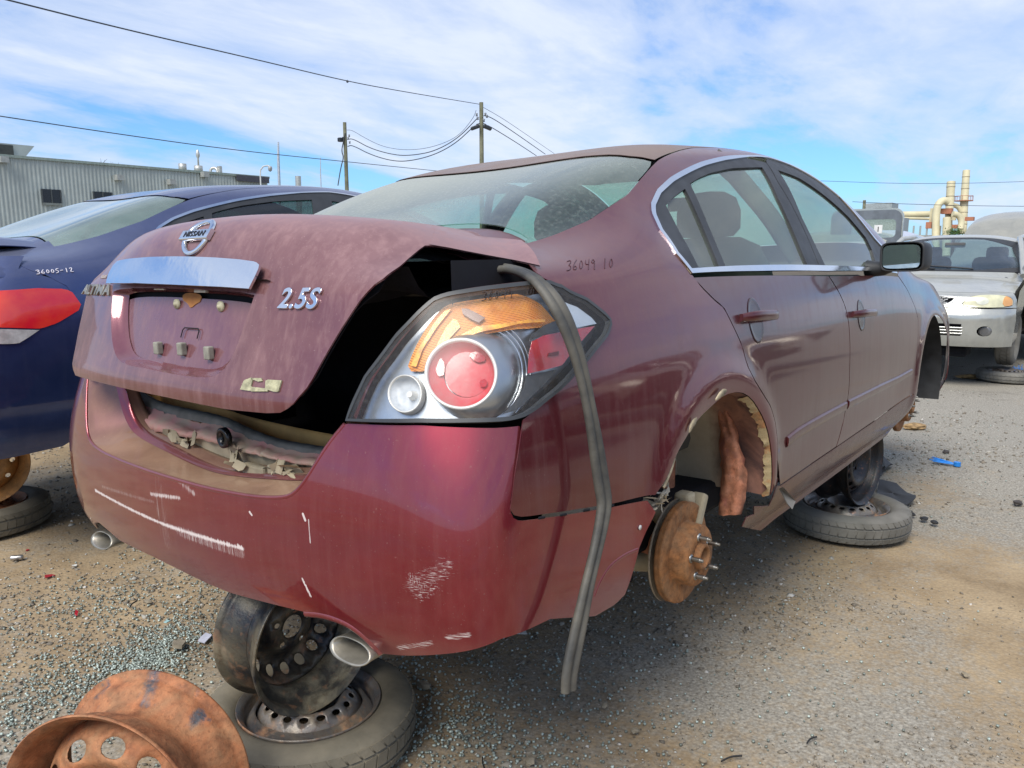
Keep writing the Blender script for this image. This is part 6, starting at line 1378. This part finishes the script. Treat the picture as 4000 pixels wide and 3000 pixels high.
# crumbled safety glass
gl = []; g = np.random.default_rng(21)
for (px, py, s, n) in [(560, 2570, .14, 1400), (650, 2480, .14, 500), (350, 2350, .30, 600), (160, 2700, .28, 1100), (90, 2800, .25, 500), (1720, 2850, .22, 900), (2050, 2950, .26, 350), (1650, 2620, .20, 250), (2500, 2900, .45, 200), (3300, 2700, .5, 120), (2700, 2250, .5, 60), (3600, 1750, 1.1, 500), (800, 2350, .4, 500), (2300, 2600, .4, 250), (3000, 2450, .4, 50)]:
    c = bpw(px, py, 0); q = g.normal(0, 1, (n, 3))*[s*1.2, s, 0]*g.uniform(.3, 1.2, (n, 1))+c; gl.append(q)
P = np.concatenate(gl); P[:, 2] = gz(P[:, 0], P[:, 1])-.004+g.uniform(0, .004, len(P))
gf_ = scatter('glass_fragments', P, g.uniform(.0035, .0075, len(P)), tone_mat('safety_glass', [(0, (.14, .155, .13)), (.6, (.27, .32, .28)), (1, (.52, .60, .54))], .4, .3), cubes=True, seed=5); gf_['label'] = 'pale green crumbled safety glass on the ground'
# ------------------------------------------------------------------ litter, each piece a thing
def lump(name, px, py, size, mat, label, cat_, seed=0, flat=.5, z=0.0, group=None, n=14):
    g = np.random.default_rng(seed); c = bpw(px, py, 0); bm = bmesh.new(); bmesh.ops.create_icosphere(bm, subdivisions=2, radius=.5)
    for v in bm.verts: v.co = Vector((v.co.x*size[0], v.co.y*size[1], v.co.z*size[2]))*float(g.uniform(.75, 1.2))
    me = bpy.data.meshes.new(name); bm.to_mesh(me); bm.free(); o = link_mesh(name, me, mat); o.location = (c[0], c[1], size[2]*.32+z); o.rotation_euler = (0, 0, float(g.uniform(0, 3))); return tag(o, label, cat_, group)
def chip(name, px, py, poly, mat, label, cat_, yaw=0, tilt=(0, 0), th=.003, group=None, z=.004):
    c = bpw(px, py, 0); m = MB(); m.prism(poly, 0, th); o = m.build(name, mat); o.location = (c[0], c[1], z); o.rotation_euler = (tilt[0], tilt[1], yaw); return tag(o, label, cat_, group)
redp = simple('red_plastic', (.55, .03, .05), .3, coat=.4); whitep = simple('white_plastic', (.72, .71, .66), .5); stone_m = simple('stone', (.33, .28, .20), .9, 0, .2, 20, .3, 60); blackp = simple('black_scrap', (.025, .024, .024), .6)
tri_ = [(-.03, -.012), (.028, -.018), (.032, .004), (.008, .018), (-.012, .004)]
chip('plastic_shard', 185, 2255, tri_, redp, 'larger red plastic shard on the gravel left of the exhaust tip', 'shard', .6, (.1, .2))
chip('plastic_shard', 298, 2400, [(-.022, -.005), (.02, -.006), (.03, .006), (-.01, .005)], redp, 'thin red plastic sliver on the gravel nearer the rusty rim', 'shard', 1.1, (.3, .0))
chip('plastic_shard', 105, 2153, [(-.01, -.008), (.01, -.006), (.006, .01)], redp, 'tiny red plastic chip beside the crushed can', 'shard', .2)
chip('plastic_tag', 800, 2498, [(-.026, -.015), (.022, -.017), (.028, .012), (.0, .017), (-.022, .014)], simple('pale_plastic_tag', (.70, .70, .78), .4), 'white plastic tag with a hole beside the black rim', 'tag', .5, (.1, -.15), .004)
chip('paper_scrap', 293, 2212, [(-.011, -.01), (.012, -.006), (.0, .013)], whitep, 'small white triangular scrap above the red shard', 'scrap', .9)
chip('paper_scrap', 2023, 2475, [(-.03, -.008), (.035, -.01), (.03, .014), (-.005, .010)], whitep, 'white scrap below the right corner of the bumper', 'scrap', -.7, (.2, .1))
chip('plastic_bit', 652, 2433, [(-.009, -.007), (.009, -.007), (.009, .007), (-.009, .007)], simple('aqua_plastic', (.42, .66, .66), .4), 'small pale aqua plastic bit on the gravel', 'scrap', .3)
chip('flat_stone', 697, 2525, [(-.035, -.018), (.012, -.024), (.032, .004), (.008, .022), (-.025, .016)], stone_m, 'flat tan stone in front of the black rim', 'stone', .9, (.1, .1), .013)
for i, (px, py, s, lb) in enumerate([(578, 2355, .024, 'pale round stone beside a dark scrap left of the black rim'), (1655, 2685, .036, 'tan stone right of the lying spare wheel'), (3125, 2330, .02, 'small tan stone on open dirt right of the brake disc'), (2480, 2860, .022, 'orange tan stone at lower middle of the dirt'), (2070, 2980, .028, 'brown stone at the bottom edge below the rubber seal'), (3770, 2640, .022, 'orange pebble far right on the dirt'), (2360, 2760, .02, 'round beige stone right of the rubber seal tip'), (2745, 2975, .02, 'beige stone at the bottom edge right of the middle')]):
    lump('stone', px, py, (s*1.3, s, s*.7), stone_m, lb, 'stone', i)
m = MB(); c = bpw(66, 2178, .015); m.lathe([(.0005, -.025), (.011, -.025), (.0125, -.02), (.0125, .018), (.010, .025), (.0005, .024)], 16); o = m.build('crushed_can', simple('can_metal', (.55, .53, .50), .35, .8, .3, 40)); o.location = tuple(c); o.rotation_euler = (math.radians(90), 0, .9); tag(o, 'small crushed silver can at the left edge', 'can')
for i, (px, py, L, yw, lb) in enumerate([(1890, 2985, .06, .9, 'dark twig-like scrap at the bottom edge left of the brown stone'), (2857, 2962, .07, -.5, 'dark flat stick near the bottom edge right of the middle'), (3170, 2890, .05, -.2, 'thin dark stick on the dirt at lower right'), (520, 2360, .06, .7, 'dark plastic sliver left of the pale round stone'), (2740, 2180, .02, .4, 'tiny dark scrap below the brake disc')]):
    c = bpw(px, py, .006); g = np.random.default_rng(i); m = MB(); m.tube(smooth_poly([(-L/2, 0, 0), (0, .004, .003), (L/2, -.002, 0)], 2, False), [.003]+[.004]*7+[.002] if False else .0035, 6, sx=.6); o = m.build('dark_scrap', blackp); o.location = tuple(c); o.rotation_euler = (0, 0, yw); tag(o, lb, 'scrap')
def mat_sheet(name, pts, label, cat_, mat, wav=.012):
    P = [bpw(px, py, 0) for px, py in pts]; c = np.mean(P, 0); q = resample(np.array([[p[0], p[1]] for p in P]), .06); m = MB(); cc = q.mean(0); rows = []
    for f in (1, .7, .4, .02): rows.append([(cc[0]+(x-cc[0])*f, cc[1]+(y-cc[1])*f, .014+wav*(1+math.sin(x*17+y*9))*(.4+.6*f)) for x, y in q])
    m.loft(rows, closed=True); m.loft([rows[0], [(x, y, z-.006) for x, y, z in rows[0]]], closed=True); return tag(m.build(name, mat), label, cat_)
mat_sheet('rubber_mat', [(3420, 1960), (3432, 1895), (3500, 1908), (3577, 1952), (3574, 1972), (3540, 1985), (3480, 1975)], 'flat black rubber mat behind the grey spare wheel', 'mat', simple('black_mat', (.035, .037, .043), .7))
mat_sheet('rubber_mat', [(3432, 1872), (3440, 1800), (3488, 1822), (3486, 1835)], 'small black mat corner beyond the standing rim under the sill', 'mat', simple('black_mat2', (.045, .047, .052), .7), .02)
mat_sheet('plastic_sheet', [(3828, 1465), (3890, 1452), (4020, 1455), (4060, 1480), (3960, 1485), (3915, 1476), (3880, 1476)], 'dark grey plastic sheet lying below the silver car', 'sheet', simple('dark_sheet', (.05, .052, .055), .6), .02)
# dirt clods beside the mat
for i, (px, py) in enumerate([(3545, 2000), (3560, 2012), (3610, 2030), (3650, 2045)]): lump('dirt_clod', px, py, (.05, .035, .02), blackp, ['black dirt clod touching the edge of the rubber mat', 'black dirt clod just in front of the rubber mat', 'black dirt clod between mat and lone clod', 'lone black dirt clod right of the spare wheel'][i], 'clod', i+30)
lump('brown_rag', 3578, 1672, (.22, .13, .05), simple('rag', (.40, .26, .12), .95, 0, .3, 30, .5, 60), 'crumpled brown rag under the front brake disc', 'rag', 41); lump('brown_rag', 3788, 1476, (.30, .12, .05), simple('rag2', (.40, .25, .10), .95, 0, .3, 30, .5, 60), 'small orange brown rag on the ground below the silver bumper', 'rag', 42)
def brush(px, py, L, lean, label, n=26, spread=.5, seed=0):
    g = np.random.default_rng(seed); c = bpw(px, py, 0); m = MB(); d0 = np.array(lean, float); d0 /= np.linalg.norm(d0)
    for i in range(n):
        d = d0+g.normal(0, spread, 3)*[1, 1, .5]; d /= np.linalg.norm(d); d[2] = abs(d[2]); m.tube([c+[0, 0, .012], c+[0, 0, .012]+d*L*g.uniform(.6, 1)], [.007, .002], 5)
    m.tube([c+[0, 0, .004], c+[0, 0, .03]], .022, 10); return tag(m.build('blue_bristle_brush', simple('blue_plastic', (.02, .25, .75), .4)), label, 'brush')
brush(3985, 1482, .17, (0, 0, 1), 'spiky blue bristle tuft standing at the right edge below the silver car', 34, .55, 3); brush(3738, 1822, .17, tuple(-Rt*1.0+Fw*.9+np.array([0, 0, .12])), 'blue plastic brush head lying on the open gravel at right', 26, .12, 4)
for i, (px, py, lb) in enumerate([(3695, 1770, 'dark rock on the gravel above the lying blue brush'), (3975, 1970, 'dark round lug nut at the right edge of the dirt')]): lump('dark_rock', px, py, (.06, .05, .03), simple('dark_rock%d' % i, (.07, .06, .055), .8), lb, 'rock', 50+i)
# hanging roots under the sill's front end
# ------------------------------------------------------------------ warehouse on the left
def wbox(name, lo_, hi_, mat, parent): m = MB(); m.box([(a+b)/2 for a, b in zip(lo_, hi_)], [b-a for a, b in zip(lo_, hi_)]); return m.build(name, mat, parent)
wh = empty('warehouse', loc=(0, 0, 0), label='long grey green corrugated metal warehouse with small dark windows at left', cat='building')
YW, HW = 43.0, 6.05
def yw(px, py):
    o, d = ray_w(px, py); return o+d*(YW-o[1])/d[1]
def corr():
    m = MB(); xs = np.arange(-8, 28.4, .05); rows = []
    prof = []
    for i, x in enumerate(xs): prof.append((x, YW-(.03 if i % 4 in (1, 2) else 0)))
    m.add([(x, y, z) for x, y in prof for z in (0, HW)], [(2*i, 2*i+2, 2*i+3, 2*i+1) for i in range(len(prof)-1)]); return m
wm = simple('corrugated_sheet', (.40, .44, .41), .5, .2, .08, 1.5)
wallo = corr().build('corrugated_wall', wm, wh, recalc=False)
wbox('side_wall', (-8, YW+.02, 0), (28.4, YW+25, HW-.1), wm, wh); wbox('roof_edge', (-8.1, YW-.12, HW-.05), (28.5, YW+.1, HW+.08), simple('edge_green', (.26, .32, .28), .5), wh)
for (x0, y0, x1, y1) in ((158, 738, 237, 795), (360, 748, 436, 795), (560, 757, 620, 795)):
    a = yw(x0, y0); b = yw(x1, y1); zt_, zb_ = a[2], b[2]; fr_ = wbox('window', (a[0], YW-.12, zb_), (b[0], YW-.02, zt_), simple('window_dark', (.012, .016, .022), .25), wh)
    for k in (0, .5, 1): xx = a[0]+(b[0]-a[0])*k; wbox('window_frame', (xx-.03, YW-.15, zb_), (xx+.03, YW-.125, zt_), simple('frame_dark', (.07, .08, .08), .5), fr_)
    wbox('window_frame', (a[0], YW-.15, zb_-.12), (b[0], YW-.125, zb_), simple('frame_sill', (.2, .22, .2), .6), fr_)
for (px, py) in ((455, 695), (790, 683), (660, 712), (5, 625)): a = yw(px, py); wbox('wall_lamp', (a[0]-.18, YW-.5, a[2]-.15), (a[0]+.18, YW-.08, a[2]+.15), simple('lamp_grey', (.35, .37, .35), .5), wh)
def yw2(px, py):
    o, d = ray_w(px, py); return o+d*(YW+3-o[1])/d[1]
a = yw2(0, 558); b = yw2(60, 618); tpz = a[2]
m = MB(); V = [(a[0]-8, YW+3, HW), (b[0]+.2, YW+3, HW), (b[0]+1.0, YW+3, tpz), (a[0]-8, YW+3, tpz)]; V += [(x, y+6, z) for x, y, z in V]; m.add(V, [(0, 1, 2, 3), (1, 5, 6, 2), (3, 2, 6, 7), (5, 4, 7, 6)]); mon = m.build('roof_monitor', wm, wh)
m = MB(); m.box((b[0]-4.9, YW+2.9, (HW+tpz)/2+.1), (9.6, .1, (tpz-HW)*.62)); m.build('monitor_window', simple('louvre_dark', (.05, .055, .045), .5), mon)
m = MB(); m.tube([(b[0]-1.2, YW+2.8, HW+.4), (b[0]-.8, YW+2.8, tpz-.2)], .05, 6); m.build('brace', simple('brace_pale', (.5, .52, .5), .5), mon)
al = simple('galvanised', (.52, .52, .48), .4, .6, .1)
def cyl_at(px0, px1, ytop, ybase, dist, name, mat, parent, prof=None):
    c0 = bpd((px0+px1)/2, ybase, dist); c1 = bpd((px0+px1)/2, ytop, dist); r = (px1-px0)/2*dist/FPX; h = c1[2]-c0[2]
    m = MB(); pr = prof or [(1, 0), (1, 1)]; m.lathe([(.0005, 0)]+[(r*a, h*b) for a, b in pr]+[(.0005, h*pr[-1][1])], 20, c0); return m.build(name, mat, parent)
cyl_at(699, 729, 640, 668, 50, 'roof_vent', al, wh); cyl_at(760, 792, 648, 672, 50, 'vent_base', al, wh); cyl_at(768, 783, 585, 650, 50, 'chimney_pipe', al, wh, [(.45, 0), (.45, .45), (.55, .5), (1, .62), (1, .75), (.5, .95), (.2, 1)])
m = MB(); m.tube(smooth_poly([bpd(x, y, 50) for x, y in [(822, 676), (822, 662), (832, 655), (845, 658), (850, 670), (850, 678)]], 2, False), .09, 8); m.build('bent_duct', al, wh); m = MB(); m.box(bpd(858, 665, 50), (.18, .3, .5)); m.build('roof_unit', al, wh)
wbox('dark_parapet', (yw(918, 688)[0], YW-.2, HW-.35), (28.4, YW-.13, HW+.02), simple('parapet_dark', (.06, .06, .075), .5), wh)
def pole_thing(name, label, cat_, pts, r, mat, extra=None): m = MB(); m.tube(pts, r, 10); o = m.build(name, mat); return tag(o, label, cat_)
b_ = bpd(1087, 703, 60); pole_thing('mast', 'plain pale grey mast rising behind the navy car roof', 'mast', [(b_[0], b_[1], 0), tuple(bpd(1087, 620, 60)), tuple(bpd(1087, 555, 60))], [.11, .10, .06], simple('mast_grey', (.42, .46, .50), .5, .4))
m = MB(); base = bpd(1017, 690, 48); m.tube([(base[0], base[1], 0), tuple(base)]+[tuple(bpd(x, y, 48)) for x, y in [(1017, 665), (1028, 650), (1045, 647), (1053, 650)]], .045, 8); sc = m.build('security_camera', simple('cam_white', (.55, .57, .56), .5)); tag(sc, 'white curved security camera arm above the dark parapet', 'camera')
m = MB(); m.lathe([(.0005, -.20), (.10, -.14), (.13, 0), (.12, .12), (.0005, .14)], 14, bpd(1055, 658, 48)); m.build('camera_dome', simple('cam_grey', (.35, .36, .36), .4), sc)
b_ = bpd(1163, 700, 55); pole_thing('vent_pipe', 'short grey vent pipe above the navy car roof', 'pipe', [(b_[0], b_[1], 0), tuple(bpd(1164, 688, 55))], .20, al)
b_ = bpd(1252, 703, 58); pole_thing('antenna', 'thin antenna between the grey mast and the left pole', 'antenna', [(b_[0], b_[1], 0), tuple(bpd(1252, 670, 58)), tuple(bpd(1252, 615, 58))], [.04, .035, .02], simple('ant', (.4, .42, .45), .5))
# bare twigs of far trees over the roof
def twigs(px, py, n, seed, label):
    g = np.random.default_rng(seed); m = MB(); b0 = bpd(px, 700, 62)
    m.tube([(b0[0], b0[1], 0), tuple(bpd(px, py+30, 62))], [.12, .03], 6)
    for i in range(n):
        a = bpd(px+g.uniform(-6, 6), py+30, 62); e = bpd(px+g.uniform(-26, 26), py+g.uniform(-8, 18), 62); m.tube([tuple(a), tuple((a+e)/2+g.normal(0, .05, 3)), tuple(e)], [.025, .018, .008], 4)
    return tag(m.build('bare_tree', simple('bark', (.13, .11, .10), .9)), label, 'tree')
twigs(395, 625, 7, 1, 'left of the two bare trees poking over the warehouse roof'); twigs(455, 632, 4, 2, 'right of the two bare trees poking over the warehouse roof')
# ------------------------------------------------------------------ utility poles and wires
wood = simple('pole_wood', (.20, .20, .13), .9, 0, .2, 3, .3, 20)
def upole(px, ytop, ybase, dist, r, label, lamps):
    t0 = bpd(px, ytop, dist); e = empty('utility_pole', loc=(t0[0], t0[1], 0), label=label, cat='utility pole', group=None)
    loc = np.array([t0[0], t0[1], 0.]); m = MB(); m.tube([(0, 0, 0), (0, 0, t0[2]*.5), (0, 0, t0[2])], [r*1.15, r*1.05, r*.9], 14); m.build('post', wood, e)
    def L(px_, py_): return bpd(px_, py_, dist)-loc
    return e, L
pe, L = upole(1880, 400, 640, 46, .13, 'taller wooden utility pole with a pair of black floodlights', 2)
fl_m = simple('floodlight_black', (.03, .035, .04), .4, .3)
for s_ in (1, -1):
    m = MB(); c = L(1880+s_*24, 498); m.box(c, (.52, .34, .20), R=Matrix.Rotation(-.69, 3, 'Z') @ Matrix.Rotation(s_*.35, 3, 'Y'), bev=.05); m.tube([tuple(L(1880+s_*6, 482)), tuple(L(1880+s_*18, 486)), tuple(L(1880+s_*22, 495))], .03, 6); m.build('floodlight', fl_m, pe)
for px_, py_ in ((1862, 448), (1866, 462), (1896, 446), (1902, 454), (1890, 470)): m = MB(); m.lathe([(.0005, -.1), (.07, -.08), (.05, 0), (.08, .06), (.0005, .1)], 10, L(px_, py_)); m.build('insulator', simple('insul', (.22, .24, .27), .3), pe)
pa, L2 = upole(1346, 478, 730, 50, .125, 'shorter wooden utility pole with one dark lamp and hanging cable', 1)
m = MB(); m.box(L2(1330, 546), (.30, .30, .26), bev=.05); m.tube([tuple(L2(1336, 538)), tuple(L2(1343, 536))], .04, 6); m.build('floodlight', fl_m, pa)
for px_, py_ in ((1364, 530), (1366, 556), (1360, 540)): m = MB(); m.lathe([(.0005, -.09), (.06, -.07), (.045, 0), (.07, .06), (.0005, .09)], 10, L2(px_, py_)); m.build('insulator', simple('insul2', (.22, .24, .27), .3), pa)
m = MB(); m.tube(smooth_poly([tuple(L2(x, y)) for x, y in [(1348, 520), (1340, 560), (1334, 590), (1343, 615), (1332, 650), (1320, 725)]], 2, False), .035, 6); m.build('hanging_cable', M_['trim_black'], pa)
fp = bpd(3377, 782, 75); m = MB(); m.tube([(fp[0], fp[1], 0), tuple(fp)], .14, 8); tag(m.build('utility_pole', wood), 'small distant utility pole right of the maroon roof line', 'utility pole')
wire_m = simple('wire', (.05, .06, .075), .6)
def wire(pts, d0, d1, label, r=.018, group='overhead wires'):
    P = np.array(pts, float); s = np.r_[0, np.cumsum(np.linalg.norm(np.diff(P, axis=0), axis=1))]; s /= s[-1]; P = smooth_poly(P, 3, False); s = np.r_[0, np.cumsum(np.linalg.norm(np.diff(P, axis=0), axis=1))]; s /= s[-1]
    Q = [bpd(x, y, 1/((1-k)/d0+k/d1)) for (x, y), k in zip(P, s)]; rr = [max(r, .00042*np.linalg.norm(q-CAM_LOC)) for q in Q]
    m = MB(); m.tube(Q, r, 5, up=(0, 0, 1)); return tag(m.build('overhead_wire', wire_m), label, 'wire', group)
wire([(15, -4), (500, 118), (1000, 232), (1355, 318), (1600, 362), (1872, 407)], 16, 46, 'top wire coming from the upper left corner to the taller pole')
m = MB(); m.lathe([(.0005, -.06), (.045, -.03), (.045, .03), (.0005, .06)], 10, bpd(1357, 318, 30.3)); tag(m.build('wire_splice', wire_m), 'dark splice knob on the top wire', 'splice')
wire([(-4, 453), (450, 522), (900, 585), (1345, 631), (1710, 668)], 30, 60, 'single lower wire crossing from the left edge behind the shorter pole', .022)
wire([(1355, 508), (1375, 508), (1430, 542), (1500, 575), (1590, 588), (1690, 576), (1790, 535), (1850, 460), (1860, 430)], 50, 46, 'thinnest and topmost of the three sagging wires between the poles', .014)
wire([(1357, 545), (1378, 541), (1450, 582), (1550, 608), (1620, 606), (1700, 590), (1790, 540), (1868, 458)], 50, 46, 'middle of the three sagging wires between the poles', .028)
wire([(1358, 572), (1375, 566), (1450, 606), (1540, 631), (1610, 628), (1700, 604), (1780, 560), (1843, 501)], 50, 46, 'lowest of the three sagging wires between the poles', .028)
wire([(1889, 420), (1960, 460), (2060, 528), (2165, 600)], 46, 60, 'upper wire running right and down from the taller pole', .014)
wire([(1890, 452), (1915, 456), (1990, 504), (2130, 602)], 46, 60, 'middle wire running right and down from the taller pole', .026)
wire([(1905, 490), (1925, 500), (2010, 552), (2095, 608)], 46, 60, 'lower wire running right and down from the taller pole', .026)
wire([(3190, 706), (3500, 717), (3750, 717), (4010, 709)], 70, 70, 'faint upper wire at right crossing behind the tall stack', .02)
wire([(3330, 788), (3500, 796), (3800, 804), (4010, 806)], 70, 70, 'lower wire at right crossing behind the tall stack', .024)
# ------------------------------------------------------------------ factory with cream stacks
D = 115.0
cream = simple('cream_paint', (.62, .56, .36), .6, 0, .1, .6); rustr = simple('red_oxide', (.45, .18, .10), .7)
fac = empty('factory_stacks', label='cream painted factory stacks and ducts on the right horizon', cat='factory')
def fcyl(name, x0, x1, yt, yb, x0b=None, x1b=None, mat=None, dd=0):
    x0b = x0 if x0b is None else x0b; x1b = x1 if x1b is None else x1b; d = D+dd
    t = bpd((x0+x1)/2, yt, d); b = bpd((x0b+x1b)/2, yb, d); m = MB(); m.tube([tuple(b), tuple((b+t)/2), tuple(t)], [(x1b-x0b)/2*d/FPX, ((x1b-x0b)+(x1-x0))/4*d/FPX, (x1-x0)/2*d/FPX], 20)
    o = m.build(name, mat or cream, fac)
    for k in np.linspace(.15, .9, 5): c = b+(t-b)*k; r = ((x1b-x0b)/2*(1-k)+(x1-x0)/2*k)*d/FPX; mm = MB(); mm.lathe([(r+.01, -.05), (r+.05, -.04), (r+.05, .04), (r+.01, .05)], 20, c, closed=True); mm.build('stack_band', simple('band', (.42, .36, .24), .7), o)
    return o
tall = fcyl('tall_stack', 3762, 3788, 666, 912, 3742, 3774); fcyl('short_stack', 3700, 3731, 710, 905, 3690, 3716, dd=-2)
def duct(pts, rpx, dd=0, name='duct'):
    m = MB(); m.tube(smooth_poly([bpd(x, y, D+dd) for x, y in pts], 2, False), rpx*(D+dd)/FPX, 16); return m.build(name, cream, fac)
duct([(3655, 1000), (3655, 900), (3657, 820), (3670, 790), (3690, 782), (3705, 790)], 14, -4); duct([(3695, 1000), (3698, 900), (3700, 850)], 15, -5); duct([(3470, 838), (3560, 838), (3650, 836)], 12, 3, 'long_duct'); duct([(3515, 852), (3600, 854), (3650, 856)], 5, 2)
duct([(3722, 800), (3745, 808), (3755, 830)], 9); duct([(3722, 835), (3745, 840), (3757, 865), (3752, 895)], 11, -6)
for x0, x1, y0, y1, mt in ((3632, 3650, 815, 872, cream), (3676, 3722, 815, 835, rustr), (3617, 3642, 868, 892, rustr), (3720, 3765, 878, 892, rustr), (3770, 3806, 848, 862, rustr), (3715, 3735, 830, 860, cream)):
    a = bpd((x0+x1)/2, (y0+y1)/2, D-3); m = MB(); m.box(a, ((x1-x0)*D/FPX*.8, (x1-x0)*D/FPX*.8, (y1-y0)*D/FPX)); m.build('duct_box', mt, fac)
m = MB(); c = bpd(3764, 786, D); m.lathe([(.5, 0), (1.25, 0), (1.25, .10), (.5, .10)], 20, c, closed=True); 
for k in range(10): a = k*.628; m.tube([c+[1.2*math.cos(a), 1.2*math.sin(a), .1], c+[1.2*math.cos(a), 1.2*math.sin(a), .75]], .03, 4)
m.lathe([(1.17, .70), (1.23, .70), (1.23, .76), (1.17, .76)], 20, c, closed=True); m.build('platform', rustr, tall)
hs = empty('roof_house', label='small grey rooftop building with dark louvres left of the cream stacks', cat='building')
a = bpd(3440, 826, 90); m = MB(); m.box(a, (2.9, 3.0, 1.75)); m.box(a+[0, 0, -3.0], (5.2, 5, 4.5)); m.build('wall', simple('grey_sheet', (.33, .37, .37), .6), hs); m = MB(); q = bpd(3440, 822, 87.9); m.box(q, (.6, 1.2, .5), R=Matrix.Rotation(0.1, 3, 'Z')); m.build('louvre', simple('louvre', (.08, .09, .10), .6), hs)
lowb = empty('low_factory_hall', label='low pale factory hall with pipes below the long cream duct', cat='building'); a = bpd(3650, 925, 130); m = MB(); m.box((a[0], a[1], a[2]/2), (30, 30, a[2]), R=Matrix.Rotation(.5, 3, 'Z')); m.build('wall', simple('hall_grey', (.40, .40, .38), .7), lowb)
for k in range(5): q = bpd(3570+k*26, 882, 112); m = MB(); m.tube([(q[0], q[1], q[2]-2), tuple(q)], .12, 6); m.build('post', al, lowb)
# small tree by the stacks
g = np.random.default_rng(8); bc = bpd(3728, 902, 60); tr = empty('small_tree', label='small green tree crown between the stacks and the khaki van roof', cat='tree'); m = MB(); m.tube([(bc[0], bc[1], 0), (bc[0], bc[1], bc[2])], .12, 6); m.build('trunk', simple('bark2', (.1, .08, .06), .9), tr)
m = MB()
for i in range(900):
    p = bc+g.normal(0, 1, 3)*[.28, .28, .14]+[0, 0, -.1]; s_ = .05; a, b = g.normal(0, s_, 3), g.normal(0, s_, 3); m.add([p, p+a, p+b], [(0, 1, 2)])
m.build('crown', simple('leaf', (.07, .15, .03), .8, 0, .3, 3), tr, recalc=False)
